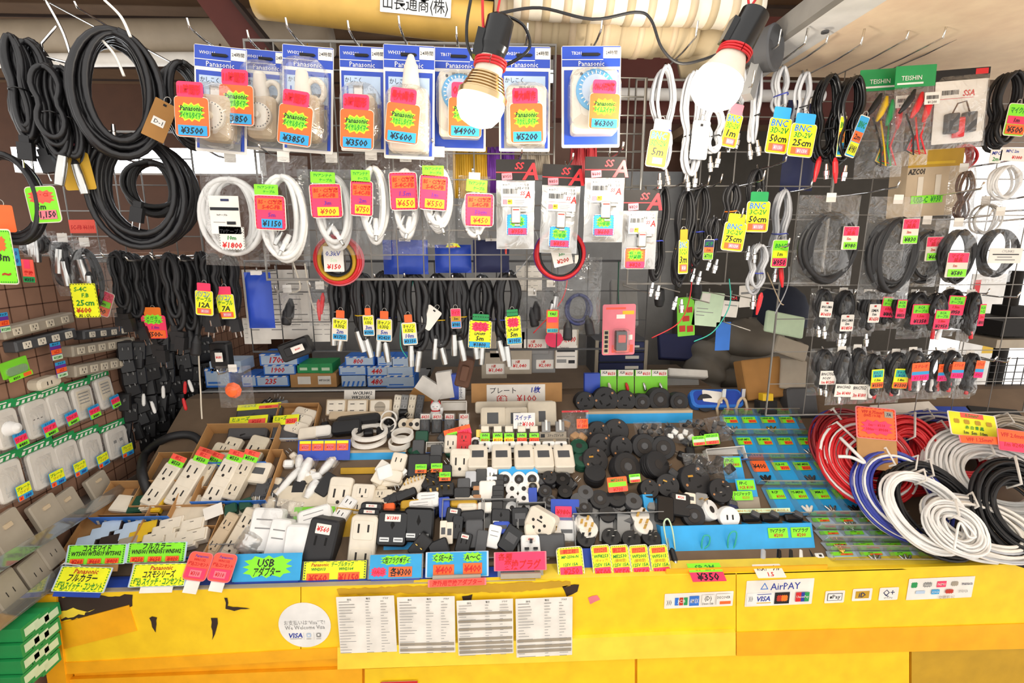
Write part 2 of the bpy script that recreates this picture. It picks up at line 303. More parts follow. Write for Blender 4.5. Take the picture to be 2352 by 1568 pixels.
cord('tie_wire', 'red wire above the socket of the brighter bulb', pxy([(1718, -10), (1722, 20), (1735, 40)], .97), .0022, 'red')
t = thing('flood_lamp', 'unlit dark clip lamp mounted behind the brighter bulb', 'lamp', PY(1748, 118, 1.2), rot(0, 25, 40))
mb = MB(); mb.lathe([(.02, -.03), (.045, 0), (.05, .03), (.046, .034), (.02, .02)], 'dkgrey', 22); part('shade', mb, t)
mb = MB(); mb.box(-.012, -.01, -.12, .012, .01, .0, 'grey'); part('bracket', mb, t)
# ================================================================== cards, tags, bags, cables
def draw(mb, w, h, ops, y, M=None):
    for i, o in enumerate(ops):
        yy = y-.00025*(i+1); X = lambda v: (v-.5)*w; Z = lambda v: (v-.5)*h
        if o[0] == 'r': mb.rect(X(o[1]), Z(o[2]), X(o[3]), Z(o[4]), yy, o[5], M)
        elif o[0] == 'b': mb.burst(X(o[1]), Z(o[2]), o[3]*w, o[4]*h, yy, o[5], M=M)
        elif o[0] == 't': mb.text(o[1], X(o[2]), Z(o[3]), o[4]*h, yy, o[5], o[7] if len(o) > 7 else .15, (o[6] if len(o) > 6 else .9)*w, M)
        elif o[0] == 'd':
            n = 9
            for k in range(n):
                a, b = (k+.2)/n, (k+.75)/n
                for e in (.012, .968): mb.rect(X(a), Z(e), X(b), Z(e+.02), yy, o[1], M); mb.rect(X(e), Z(a), X(e+.02), Z(b), yy, o[1], M)
    return mb
def card(w, h, base, ops, r=.1, d=.0012, edge=None, M=None):
    mb = MB()
    if edge: mb.slab(w*1.06, h*1.05, d*.8, edge, min(w, h)*r*1.2, 0, y=0, M=M)
    mb.slab(w, h, d, base, min(w, h)*r, 0, M=M); return draw(mb, w, h, ops, -d, M)
def t_timer(top, line, price, w, h):
    mb = MB(); mb.slab(w*.78, h*.3, .001, 'neonpink', w*.08, 0, cx=-w*.03, cz=h*.37); mb.slab(w*1.03, h*.76, .0009, 'cream', w*.12, 0, cz=-h*.13); mb.slab(w, h*.73, .0013, 'neonorange', w*.1, 0, cz=-h*.13)
    return draw(mb, w, h, [('b', .5, .46, .8, .36, 'neonyellow'), ('b', .5, .46, .74, .3, 'neongreen'), ('t', 'Panasonic', .5, .53, .095, 'ink', .68), ('t', line, .5, .4, .1, 'greenink', .72), ('r', .08, .02, .95, .21, 'tagblue'), ('t', '¥'+price, .5, .115, .12, 'ink', .75), ('t', top, .46, .87, .14, 'redink', .68)], -.0013)
def t_tv(length, price, box, w, h):
    return card(w, h, 'neonpink', [('r', .08, .58, .92, .92, 'neonorange'), ('d', 'redink'), ('t', 'BS・CS対応', .52, .82, .115, 'redink', .8), ('t', 'S-4C-FB', .54, .67, .115, 'redink', .74), ('t', length, .55, .44, .13, 'purple', .5), ('r', .2, .05, .9, .31, box), ('t', '¥'+price, .55, .18, .17, 'redmark' if box != 'tagblue' else 'ink', .62)], .12, edge='cream')
def t_green(w, h): return card(w, h, 'neongreen', [('t', 'TVアンテナ', .5, .7, .24, 'greenink', .8), ('t', 'ケーブル', .62, .3, .22, 'greenink', .55)], .06)
def t_ssa(l1, l2, price, col, w, h): return card(w, h, col, [('d', 'blueink'), ('b', .5, .66, .78, .52, 'neongreen'), ('t', l1, .5, .76, .14, 'greenink', .6), ('t', l2, .5, .58, .14, 'greenink', .6), ('r', .06, .04, .96, .34, 'neonpink'), ('t', '¥'+price, .5, .19, .2, 'redink', .7)], .14, edge='cream')
def t_bnc(l1, l2, length, tabc, w, h, price='1150'):
    mb = MB(); mb.slab(w*.78, h*.3, .001, tabc, w*.06, 0, cz=h*.42); mb.slab(w*1.04, h*.84, .0009, 'cream', w*.12, 0, cz=-h*.1); mb.slab(w, h*.8, .0013, 'neonyellow', w*.1, 0, cz=-h*.1)
    return draw(mb, w, h, [('t', l1, .45, .7, .16, 'bluebox', .8), ('t', l2, .5, .53, .13, 'greenink', .85), ('t', length, .5, .34, .17, 'ink', .8), ('r', .1, .04, .9, .22, 'neonorange'), ('r', .3, .06, .8, .2, 'pinkcard'), ('t', '¥'+price, .55, .13, .08, 'paper', .4)], -.0013)
def t_mic(length, price, w, h):
    mb = MB(); mb.slab(w*.55, h*.28, .001, 'neonorange', w*.06, 0, cz=h*.42); mb.slab(w*1.05, h*.8, .001, 'cream', w*.12, 0, cz=-h*.11)
    return draw(mb, w, h, [('r', .05, .42, .95, .74, 'neonyellow'), ('t', 'キャノン', .5, .65, .11, 'ink', .8), ('t', '0.3SQ', .5, .5, .11, 'ink', .6), ('t', length, .5, .32, .14, 'blueink', .6), ('r', .05, .04, .95, .22, 'tagblue'), ('t', '¥'+price, .5, .13, .11, 'ink', .8)], -.001)
def t_lp(l2, price, w, h):
    mb = MB(); mb.slab(w*.75, h*.25, .001, 'green', w*.05, 0, cz=h*.44); mb.slab(w*1.05, h*.88, .001, 'cream', w*.08, 0, cz=-h*.07); mb.slab(w, h*.84, .0013, 'neonyellow', w*.05, 0, cz=-h*.07)
    return draw(mb, w, h, [('d', 'ink'), ('b', .5, .67, .86, .32, 'neonpink'), ('t', 'メイワ', .45, .72, .09, 'redink', .5), ('t', 'ケーブル', .55, .62, .07, 'redink', .5), ('t', l2, .5, .45, .08, 'ink', .8), ('t', '5m', .5, .31, .14, 'ink', .5), ('r', .03, .03, .97, .2, 'tagblue'), ('t', '¥'+price, .5, .115, .11, 'ink', .75)], -.0013)
def t_two(a, b, price, ca, cb, cp, w, h):   # two coloured bands and a price
    return card(w, h, ca, [('r', .03, .36, .97, .62, cb), ('t', a, .5, .8, .16, 'redink' if ca in ('neonpink', 'neonorange', 'coral') else 'greenink', .8), ('t', b, .5, .49, .14, 'ink', .7), ('r', .03, .03, .97, .34, cp), ('t', '¥'+price, .5, .18, .2, 'ink', .8)], .1, edge='cream')
def bag(w, h, d, seed=1, m='film', nx=7, nz=9):
    rr = random.Random(seed); mb = MB()
    for side in (-1, .25):
        vs = []
        for j in range(nz+1):
            for i in range(nx+1):
                u, v = i/nx*2-1, j/nz*2-1; e = max(0, (1-u**4)*(1-v**6))
                vs.append((u*w/2*(1-.03*rr.random()), side*d*e*(.8+.35*rr.random())-.0005*side, v*h/2))
        mb.add(vs, [(j*(nx+1)+i, j*(nx+1)+i+1, (j+1)*(nx+1)+i+1, (j+1)*(nx+1)+i) for j in range(nz) for i in range(nx)], m, rr.random() < 2)
    return mb
def loops(n, w, h, pinch=None, jit=.08, seed=1, dy=.02, segs=28, top=0, sy=1.0, amt=.8):
    rr = random.Random(seed); out = []
    for i in range(n):
        kw = 1-rr.random()*jit*2; kh = 1-rr.random()*jit; oy = dy*((i+.5)/n-.5)*2*rr.uniform(.6, 1)
        for k in range(segs):
            a = 2*math.pi*k/segs; zz = (1-math.cos(a))/2
            p = 1 if pinch is None else 1-amt*math.exp(-((zz-pinch)/.16)**2)
            out.append((w/2*kw*math.sin(a)*p, oy+.002*math.sin(3*a+i), top-h*zz*kh-(1-kh)*h*.15))
    return out
def coil(n, w, h, r, m, jit=.08, seed=1, dy=.02, segs=28, pinch=None, sides=6, amt=.8, flat=1):
    mb = MB(); mb.tube(loops(n, w, h, pinch, jit, seed, dy, segs, amt=amt), r, m, sides, flat=flat); return mb
def barcode(mb, x, z, w, h, y):
    rr = random.Random(5); q = x
    while q < x+w: a = w*rr.choice((.02, .035, .05)); mb.rect(q, z, min(q+a, x+w), z+h, y, 'ink'); q += a+w*rr.choice((.02, .03))
# ------------------------------------------------------------------ wire racks with their hooks
def grid(name, label, tl, br, Y, nx, nz, r=.0022, fr=.0045, m='wire', yaw=0):
    a, b = PY(*tl, Y), PY(*br, Y); t = thing(name, label, 'wire rack', a, rot(0, 0, yaw)); W = b.x-a.x; H = a.z-b.z
    mb = MB(); mb.tube([(0, 0, 0), (W, 0, 0), (W, 0, -H), (0, 0, -H)], fr, m, 8, True); part('frame', mb, t)
    mb = MB()
    for i in range(1, nx): mb.tube([(W*i/nx, 0, 0), (W*i/nx, 0, -H)], r, m, 6)
    for j in range(1, nz): mb.tube([(0, 0, -H*j/nz), (W, 0, -H*j/nz)], r, m, 6)
    part('lattice', mb, t, kind='stuff'); return t
def hookm(L=.06, up=.012, r=.0022): return lambda: MB().tube([(0, 0, .012), (0, -.004, .002), (0, -.012, -.002), (0, -L*.6, -.004), (0, -L, .0), (0, -L-.006, up)], r, 'chrome', 6)
def rod(g, p):
    q = Vector(p)-g.location; return part('hook', MB().tube([(q.x, 0, q.z), (q.x, q.y, q.z), (q.x, q.y, q.z+.012)], .002, 'wire', 6), g)
def hook(g, p, L=.06, up=.012, r=.0024):
    return part('hook', hookm(L, up, r), g, Vector(p)-g.location, key=('hook', L, up, r))
gt = grid('wire_rack', 'wire rack carrying the blister packs and bagged white aerial cables', (560, 92), (1268, 640), 1.245, 11, 9, .0018, .004, 'rack')
gm = grid('wire_rack', 'wire rack behind the red and black hanging cards, with a pipe across it', (1368, 178), (1470, 470), 1.33, 3, 7)
gr = grid('wire_rack', 'wire rack hung with grey coaxial cables under the cream awning', (1462, 182), (1885, 650), 1.34, 6, 6, .0018, .004, 'rack')
gb = grid('wire_rack', 'wire rack hung with black cables in clear bags beside the daylight', (1846, 140), (2350, 945), 1.42, 7, 10, .0015, .0035, 'rack')
gl = grid('wire_rack', 'dark wire rack behind the big black coils', (60, 300), (470, 600), 1.5, 6, 5, .0018, .004, 'grey')
gc = grid('wire_rack', 'wire rack behind the black microphone cables over the blue boxes', (560, 600), (1480, 800), 1.42, 13, 3, .0016, .0035, 'dkgrey')
# ------------------------------------------------------------------ blister packs of timers
def timer(px, py, w, h, tilt, Y, kind, model, top, line, price, tx, ty, label, tag=(72, 112)):
    p = PY(px, py, Y); s = mpp(p); W, H = w*s, h*s
    t = thing('timer_pack', label, 'timer pack', p, rot(2, tilt), 'timer blister packs hanging in the top row')
    C = Matrix.Translation((0, 0, -H/2))
    mb = MB(C); mb.slab(W, H, .0014, 'paper', W*.03, 0); y = -.0014
    draw(mb, W, H, [('r', .01, .80, .99, .995, 'bluecard'), ('r', .01, .865, .7, .872, 'paper'), ('r', .7, .88, .985, .985, 'paper'), ('t', model, .25, .93, .03, 'paper', .45, 0), ('t', '24時間', .84, .935, .03, 'ink', .25, 0), ('t', 'Panasonic', .5, .83, .05, 'paper', .55, 0), ('r', .04, .03, .96, .765, 'bluecard'), ('r', .34, .90, .62, .93, 'dark')] +
         ([('r', .1, .46, .9, .72, 'paleblue'), ('t', 'かしこく', .3, .68, .04, 'ink', .35, 0), ('r', .16, .5, .19, .62, 'bluecard'), ('r', .3, .5, .52, .63, 'grey'), ('r', .32, .52, .5, .61, 'paper'), ('r', .62, .5, .8, .56, 'grey'), ('r', .1, .03, .9, .42, 'grey')] if kind != 'blue' else []), y)
    mb.slab(W*.3, .004, .001, 'dark', .002, 0, cz=H*.415, y=y-.002); part('backing_card', mb, t)
    bw, bh = W*.62, H*.42
    if kind in ('dial', 'ring'):
        mb = MB(Matrix.Translation((.02*W, -.002, -H*.70))); mb.slab(bw, bh, .035, 'beige', .012, .006); tm = part('timer', mb, t); mb = MB(mb.M)
        mb.lathe([(bw*.42, .035), (bw*.42, .043), (bw*.34, .047), (.001, .047)], 'cream', 28); mb.lathe([(bw*.12, .047), (bw*.1, .056)], 'ivory', 16)
        for k in range(24): a = k*math.pi/12; mb.rect(-.001, bw*.36, .001, bw*.40, -.0478, 'ink', Matrix.Rotation(a, 4, 'Y'))
        if kind == 'ring': mb.tube([(bw*.28*math.sin(a/20*2*math.pi)+bw*.3, -.018, bh*.62+bw*.34*math.cos(a/20*2*math.pi)) for a in range(20)], .006, 'cream', 8, True); mb.lathe([(.018, -.01), (.012, .035), (.008, .04)], 'cream', 16, Matrix.Translation((-.006, -.016, bh*.62)) @ Matrix.Rotation(R(-78), 4, 'X'))
        part('dial', mb, tm)
    else:
        bw, bh = W*.76, H*.62 if kind == 'blue' else H*.55; zc = -H*.58 if kind == 'blue' else -H*.68
        mb = MB(Matrix.Translation((.02*W, -.002, zc))); mb.slab(bw, bh, .03, 'cream', .008, .004)
        if kind == 'cone': mb.lathe([(.02, 0), (.015, .045), (.006, .07), (.003, .072)], 'cream', 16, Matrix.Translation((.004, -.014, bh*.48)) @ Matrix.Rotation(R(-90), 4, 'X')); mb.lathe([(.003, .03), (.003, .031)], 'ink', 12, Matrix.Translation((-bw*.36, 0, bh*.35)))
        else:
            tm = part('timer', mb, t); mb = MB(mb.M); D = Matrix.Translation((0, 0, bh*.16 if kind == 'blue' else .0)); mb.lathe([(bw*.42, .029), (bw*.42, .036), (bw*.38, .039), (bw*.30, .039)], 'tagblue', 32, D, cap=False); mb.lathe([(bw*.31, .038), (bw*.3, .041), (.001, .041)], 'paleblue', 32, D, cap=False); mb.lathe([(bw*.14, .04), (bw*.12, .05), (.001, .05)], 'cream', 20, D, cap=False)
            for k in range(24): mb.rect(-.0012, bw*.31, .0012, bw*.37, -.0402, 'paper', D @ Matrix.Rotation(k*math.pi/12, 4, 'Y'))
            mb.lathe([(.003, .03), (.003, .031)], 'ink', 12, Matrix.Translation((-bw*.3, 0, bh*.42))); mb.text('現在時刻', 0, bh*.44, .006, -.0304, 'ink'); part('dial', mb, tm, label='blue dial')
        if kind == 'cone': part('timer', mb, t)
    mb = MB(Matrix.Translation((.02*W, -.0015, -H*.68 if kind not in ('blue', 'ring') else -H*.56))); mb.slab(W*.84, H*.58 if kind != 'ring' else H*.8, .058, 'blister', .03, .02, back=False); part('blister', mb, t)
    tw, th = tag[0]*s, tag[1]*s
    part('price_tag', t_timer(top, line, price, tw, th), t, ((tx-px)*s, -.064, (py-ty)*s), rot(0, random.uniform(-2, 5)), 'price tag marked ¥'+price)
    hook(gt, PY(px, py+8, 1.235), 1.235-Y+.01, .016); return t
D, Q = 'ダイヤルタイマー', 'くりかえしタイマー'
timer(507, 107, 118, 234, 5, 1.13, 'dial', 'WH3101', '11時間形', D, '3500', 482, 268, 'timer blister pack beside the black coils, tag ¥3500 under a pink flag')
timer(612, 116, 106, 220, 4, 1.165, 'ring', 'WH3111', '11時間形', D, '3850', 577, 243, 'timer blister pack with a lowered cord ring, second from the black coils, tag ¥3850')
timer(708, 106, 116, 234, 4, 1.13, 'ring', 'WH3211', '3時間形', D, '3850', 707, 283, 'timer blister pack with a cord ring, third from the black coils, tag ¥3850 tilted')
timer(832, 107, 104, 230, 2, 1.14, 'dial', 'WH3201', '3時間形', D, '3500', 836, 290, 'timer blister pack with a round dial, tag ¥3500, before the nozzle one')
timer(940, 104, 118, 250, 2, 1.125, 'cone', 'WH3311', '最大8動作', Q, '5600', 938, 278, 'timer blister pack with a white nozzle on top and a tag ¥5600')
timer(1055, 110, 124, 226, 1, 1.16, 'blue', 'TB171', 'ON-OFF', 'タイムスイッチ', '4900', 1072, 265, 'timer blister pack half hidden behind the ribbed spotlight bulb')
timer(1205, 107, 120, 230, 0, 1.15, 'cone2', 'WH3301', '最大8動作', Q, '5200', 1205, 277, 'timer blister pack with a blue dial and a tag ¥5200')
timer(1358, 106, 138, 222, -1, 1.14, 'blue', 'TB201', 'ON-OFF対応', 'タイムスイッチ', '6300', 1375, 254, 'timer blister pack with a big blue dial hung alone, tag ¥6300', (66, 100))
# ------------------------------------------------------------------ bagged white aerial cables
def tvbag(px, py, w, h, Y, cx, cy, cw, chh, n, tags, label, seed, rnd=False, r=.006):
    p = PY(px, py, Y); s = mpp(p); t = thing('aerial_cable_bag', label, 'cable in bag', p, rot(0, random.uniform(0, 3)), 'bagged white aerial cables in the second row')
    c = ((cx-px)*s, -.012, (py-cy+chh/2)*s)
    part('cable', coil(n+1, cw*s, chh*s, r, 'cablewhite', .2, seed, .012, 30, sides=8), t, c)
    mb = MB(); mb.lathe([(.006, -.02), (.0065, 0), (.005, .004), (.005, .02), (.0035, .021), (.0035, .032)], 'cream', 14, Matrix.Rotation(R(70), 4, 'X'), ms=['cablewhite']*3+['steel']*2); part('plug', mb, t, (c[0]+.004, -.02, c[2]-chh*s*.78), rot(0, random.uniform(-40, 40)))
    mb = MB(); mb.lathe([(.006, -.014), (.0065, .004), (.005, .018), (.003, .02)], 'steel', 14, Matrix.Rotation(R(70), 4, 'X')); part('plug', mb, t, (c[0]-.012, -.016, c[2]-chh*s*.72), rot(0, 20), 'metal screw plug')
    part('bag', bag(w*s, h*s, .034, seed), t, (0, 0, -h*s/2))
    mb = MB(); mb.slab(.026, .022, .0008, 'paper', .001, 0); mb.rect(-.006, -.008, .006, -.0075, -.001, 'ink'); part('hang_tab', mb, t, (0, -.003, -.004))
    for kind, tx, ty, tw, th, *a in tags:
        m = t_green(tw*s, th*s) if kind == 'g' else t_tv(a[0], a[1], a[2], tw*s, th*s) if kind == 'p' else a[0](tw*s, th*s)
        part('price_tag' if kind != 'g' else 'name_flag', m, t, ((tx-px)*s, -.037, (py-ty)*s), rot(0, random.uniform(-2, 3)))
    hook(gt, PY(px, py+6, 1.235), 1.235-Y+.015, .006); return t
def lab10(w, h):
    return card(w, h, 'paper', [('r', .02, .62, .98, .7, 'ink'), ('t', 'TVケーブル', .4, .5, .04, 'ink', .7), ('r', .4, .86, .68, .92, 'navy'), ('r', .1, .3, .5, .315, 'grey'), ('r', .55, .25, .85, .33, 'ink')], .01)
def tag10(w, h): return card(w, h, 'paper', [('d', 'ink'), ('t', 'TVケーブル', .5, .8, .17, 'ink', .9), ('t', '10m', .5, .52, .17, 'greenink', .5), ('t', '¥1800', .5, .2, .24, 'redink', .85)], .03)
tvbag(530, 358, 150, 250, 1.16, 532, 496, 142, 172, 9, [('c', 528, 492, 66, 84, lab10), ('c', 540, 543, 56, 52, tag10)], 'round coil of cream aerial cable in a large bag with a ¥1800 tag', 31)
tvbag(652, 356, 108, 250, 1.13, 652, 500, 98, 192, 6, [('g', 626, 438, 52, 22), ('p', 633, 488, 66, 74, '5m', '1150', 'tagblue')], 'bagged white aerial cable with a pink 5m tag and a blue ¥1150 box', 32)
tvbag(762, 358, 100, 224, 1.15, 764, 487, 84, 165, 6, [('g', 751, 411, 54, 24), ('p', 755, 461, 68, 72, '3m', '900', 'neonyellow')], 'bagged white aerial cable with a pink 3m tag, ¥900', 33)
tvbag(853, 352, 84, 240, 1.14, 860, 470, 60, 172, 5, [('g', 837, 408, 42, 26), ('p', 838, 456, 48, 74, '2m', '750', 'neonyellow')], 'bagged white aerial cable with a 2m tag, ¥750', 34)
tvbag(932, 356, 80, 226, 1.145, 932, 470, 60, 158, 5, [('p', 931, 440, 60, 80, '1.5m', '650', 'neonyellow')], 'bagged white aerial cable with a 1.5m tag, ¥650, no green flag', 35)
tvbag(1008, 345, 76, 220, 1.13, 1006, 460, 60, 152, 5, [('g', 999, 396, 48, 22), ('p', 1000, 443, 62, 74, '1m', '550', 'neonyellow')], 'bagged white aerial cable with a 1m tag, ¥550', 36)
tvbag(1090, 404, 74, 140, 1.14, 1094, 492, 56, 96, 3, [('g', 1097, 430, 46, 26), ('p', 1104, 482, 62, 70, '50cm', '450', 'neonyellow')], 'short bagged white aerial cable with a 50cm tag, ¥450', 37)
# ------------------------------------------------------------------ splitters in white pouches with black and red headers
def ssa(px, py, w, h, Y, l2, price, col, tx, ty, label, l1='4K・8K', tilt=0):
    p = PY(px, py, Y); s = mpp(p); W, H = w*s, h*s; hd = 46*s
    t = thing('splitter_pouch', label, 'splitter pouch', p, rot(0, tilt), 'white splitter pouches under black headers')
    mb = MB(Matrix.Translation((0, 0, -hd/2))); mb.slab(W, hd, .0012, 'dark', .001, 0); draw(mb, W, hd, [('r', 0, .36, 1, .4, 'red')], -.0012)
    mb.text('SS', W*.1, hd*.2, hd*.34, -.0018, 'red', .25); mb.text('A', W*.38, -hd*.05, hd*.8, -.0018, 'red', .2); part('header_card', mb, t)
    mb = bag(W, H-hd, .012, int(px), 'milky'); part('pouch', mb, t, (0, 0, -hd-(H-hd)/2))
    lw, lh = W*.74, H*.26; mb = card(lw, lh, 'white', [('t', '4K8K対応 アンテナ分配器', .5, .9, .1, 'ink', .9, 0), ('t', '全通電 '+l2, .72, .76, .1, 'ink', .5, 0), ('t', 'SS', .74, .55, .16, 'redink', .3), ('t', 'A', .92, .5, .3, 'redink', .2), ('r', .05, .37, .95, .385, 'redink'), ('r', .05, .08, .2, .28, 'pinkcard'), ('r', .22, .08, .38, .28, 'yel2'), ('t', '4K', .3, .2, .1, 'ink', .15, 0), ('r', .44, .22, .8, .25, 'grey'), ('r', .44, .15, .8, .18, 'grey'), ('r', .44, .08, .75, .11, 'grey')], .01, .0005)
    barcode(mb, -lw*.44, lh*.02, lw*.5, lh*.22, -.0012); part('printed_label', mb, t, (0, -.0135, -hd-lh*.62))
    mb = MB(); mb.slab(W*.24, W*.42, .012, 'steel', .003, .002)
    for a, b in ((-1, .1), (1, .1), (0, -.25), (-.25, -.25)): mb.lathe([(.004, 0), (.004, .012)], 'steel', 10, Matrix.Translation((a*W*.12, -.006, b*W)) @ Matrix.Rotation(R(90 if a else 180), 4, 'Z' if a else 'X'))
    draw(mb, W*.2, W*.36, [('r', .1, .1, .9, .9, 'white'), ('r', .1, .82, .9, .9, 'redmark')], -.012); part('splitter', mb, t, (0, -.013, -H*.62))
    mb = MB(); mb.slab(24*s, 15*s, .0006, 'pinkcard', .001, 0); mb.text('¥'+price, 0, 0, 7*s, -.001, 'ink', 0); part('price_sticker', mb, t, (-W*.22, -.0016, -hd*.82), rot(0, -4))
    part('price_tag', t_ssa(l1, l2, price, col, 47*s, 47*s), t, ((tx-px)*s, -.02, (py-ty)*s))
    hook(gt, PY(px+8, py+4, 1.235), 1.235-Y+.012, .012); return t
ssa(1184, 366, 90, 202, 1.13, '4分配器', '950', 'tagblue', 1187, 513, 'splitter pouch with a blue and pink ¥950 tag, beside the white cables')
ssa(1292, 378, 90, 200, 1.145, '3分配器', '850', 'tagblue', 1291, 541, 'splitter pouch with a ¥850 tag, hung a little low over the round cable tag ¥200', tilt=2)
ssa(1391, 360, 94, 192, 1.12, '2分配器', '600', 'tagblue', 1387, 514, 'splitter pouch with a ¥600 tag, higher than its neighbours')
ssa(1474, 436, 82, 180, 1.15, '分波器', '820', 'neonorange', 1460, 590, 'splitter pouch with an orange ¥820 tag, lowest of the pouches')
# ================================================================== hanging bundles of cable
def plugm(kind):
    mb = MB()
    if kind == 'ac': mb.box(-.012, -.009, -.034, .012, .009, 0, 'rubber'); mb.box(-.008, -.007, -.002, .008, .007, .014, 'rubber'); mb.box(-.008, -.001, -.05, -.0065, .003, -.034, 'chrome'); mb.box(.0065, -.001, -.05, .008, .003, -.034, 'chrome')
    elif kind == 'xlr': mb.lathe([(.004, -.03), (.0085, -.02), (.0095, 0), (.0095, .022), (.0085, .04), (.007, .041)], 'steel', 14, Matrix.Rotation(R(90), 4, 'X'), ms=['rubber']+['steel']*5)
    elif kind == 'bnc': mb.lathe([(.0035, -.014), (.0045, 0), (.0068, .002), (.0068, .013), (.0055, .014), (.0052, .022)], 'chrome', 12, Matrix.Rotation(R(90), 4, 'X'))
    elif kind == 'rca': mb.lathe([(.003, -.02), (.0045, -.01), (.005, .014), (.004, .016)], 'red', 10, Matrix.Rotation(R(90), 4, 'X'))
    elif kind == 'rcaw': mb.lathe([(.003, -.02), (.0045, -.01), (.005, .014), (.004, .016)], 'white', 10, Matrix.Rotation(R(90), 4, 'X'))
    elif kind == 'cone': mb.lathe([(.004, -.02), (.012, 0), (.013, .03), (.011, .036)], 'rubber', 14, Matrix.Rotation(R(90), 4, 'X'))
    elif kind == 'clip': mb.lathe([(.002, -.03), (.006, -.02), (.006, .005), (.0025, .03)], 'red', 10, Matrix.Rotation(R(90), 4, 'X'))
    return mb
def bundle(name, cat, label, px, py, w, h, Y, n, r, m, rack=None, pinch=.55, tie=None, plugs=(), tags=(), yaw=0, tilt=0, jit=.25, dy=.02, seed=None, amt=.7, group=None, hookup=.01, gap=.05, pn='plug'):
    p = PY(px, py, Y); s = mpp(p); W, H = w*s, h*s
    t = thing(name, label, cat, p, rot(0, tilt, yaw), group)
    part('cable', coil(n, W, H, r, m, jit, seed or int(px*7+py), dy, 30, pinch, 6, amt), t)
    if tie and pinch: q = W*(1-amt)*.62; mb = MB(); mb.tube([(q*math.cos(a*.7), (dy+.006)*math.sin(a*.7), .001*math.sin(a*2)) for a in range(10)], .0016, tie, 5, True); part('cable_tie', mb, t, (0, 0, -H*pinch))
    for k, (kind, dx, dz) in enumerate(plugs): part(pn, lambda: plugm(kind), t, (dx*s, -.012-.004*k, dz*s-H), rot(0, random.uniform(-14, 14)), key=('plug', kind))
    for mk, tx, ty, tw, th, tl in tags:
        pt = part('price_tag', mk(tw*s, th*s), t, ((tx-px)*s, -dy-.014, (py-ty)*s), rot(0, tl))
        if th > 40: mb = MB(); mb.tube([(.006*math.cos(a*.63), .002, .008*math.sin(a*.63)) for a in range(10)], .0009, 'wire', 5, True); part('tag_ring', mb, pt, (0, 0, th*.56*s))
    if rack: hook(rack, PY(px, py+5, rack.location.y), max(.03, rack.location.y-Y+gap), hookup)
    return t
def T(f, *a): return lambda w, h: f(*a, w, h)
def t_blank(c): return lambda w, h: card(w, h, c, [('r', .42, .85, .58, .92, 'dark')], .12)
# big black coils above the power strips
GB = 'big black cable coils'
bundle('cable_coil', 'cable coil', 'largest black cable coil tilted toward the aisle with a kraft tag', 268, 82, 178, 275, 1.14, 26, .0068, 'ribcable', gl, None, None, (('bnc', -10, 60),), [(lambda w, h: card(w, h, 'kraft', [('r', .4, .88, .55, .94, 'dark'), ('r', .2, .35, .75, .55, 'paper'), ('t', 'D-1', .48, .45, .1, 'ink', .4, 0)], .04), 340, 262, 44, 92, 18)], 38, 6, .2, .05, 4, group=GB)
bundle('cable_coil', 'cable coil', 'narrow black cable coil seen edge-on beside the first timer pack', 408, 145, 95, 185, 1.22, 14, .0058, 'ribcable', gl, None, None, (), (), 50, -4, .14, .03, 5, group=GB)
bundle('cable_coil', 'cable coil', 'black cable coil with a brown tag hanging below the largest coil', 318, 318, 208, 245, 1.2, 24, .0068, 'ribcable', gl, None, None, (('ac', -8, 90),), [(lambda w, h: card(w, h, 'mustard', [], .08), 222, 408, 56, 76, -8), (lambda w, h: card(w, h, 'pinkcard', [], .03), 218, 368, 34, 36, 15)], 14, 3, .17, .045, 6, group=GB)
bundle('cable_coil', 'cable coil', 'black cable coil cut off by the picture edge beside the green 5m tag', 2, 355, 118, 200, 1.12, 14, .0062, 'ribcable', None, None, None, (), [(lambda w, h: card(w, h, 'neonorange', [], .1), -5, 500, 40, 60, 0)], 30, 0, .15, .03, 7, group=GB)
bundle('cable_coil', 'cable coil', 'dim black coil behind the coil with the brown tag', 345, 372, 120, 120, 1.42, 10, .007, 'black', gl, None, None, (), (), 20, 0, .2, .03, 8, group=GB)
GP = 'black power cords on the dark rack'
for i, (px, py, w, h, lab) in enumerate([(28, 82, 60, 240, 'outermost black cable bundle hanging at the picture edge'), (70, 92, 66, 260, 'tall black cable bundle, second from the picture edge under the ceiling rail'), (108, 150, 60, 215, 'black cable bundle with a bagged steel plug, third under the ceiling rail'), (146, 155, 66, 230, 'black cable bundle nearest the largest coil')]):
    bundle('power_cable', 'power cable', lab.replace('nearest', 'next to'), px, py, w, h, 1.1+.025*(i % 2), 10, .0056, 'ribcable', None, .5, 'blackgloss', (('xlr', 0, -6),) if i > 1 else (('ac', -6, 5),), (), 20, 0, .3, .03, group='black bundles under the ceiling rail', amt=.45)
mb = MB(); mb.tube(pxy([(-40, 92), (60, 95), (98, 130), (180, 150)], 1.13), .003, 'chrome'); mb.tube(pxy([(100, 130), (95, 100), (130, 60)], 1.13), .0025, 'chrome')
thing('hanging_rod', 'thin chrome hanging rod that carries the black bundles at the picture edge', 'rod', mb=mb)
for a, b, l in (((105, 0), (172, 165), 'straight chrome rod running down from the ceiling'), ((240, 0), (300, 85), 'white bent wire hook above the largest black coil'), ((222, 80), (285, 175), 'white wire hook through the largest black coil')):
    cord('ceiling_hook', l, pxy([a, ((a[0]+b[0])/2+8, (a[1]+b[1])/2-4), b], 1.1), .0028, 'paper' if 'white' in l else 'chrome', 'hook')
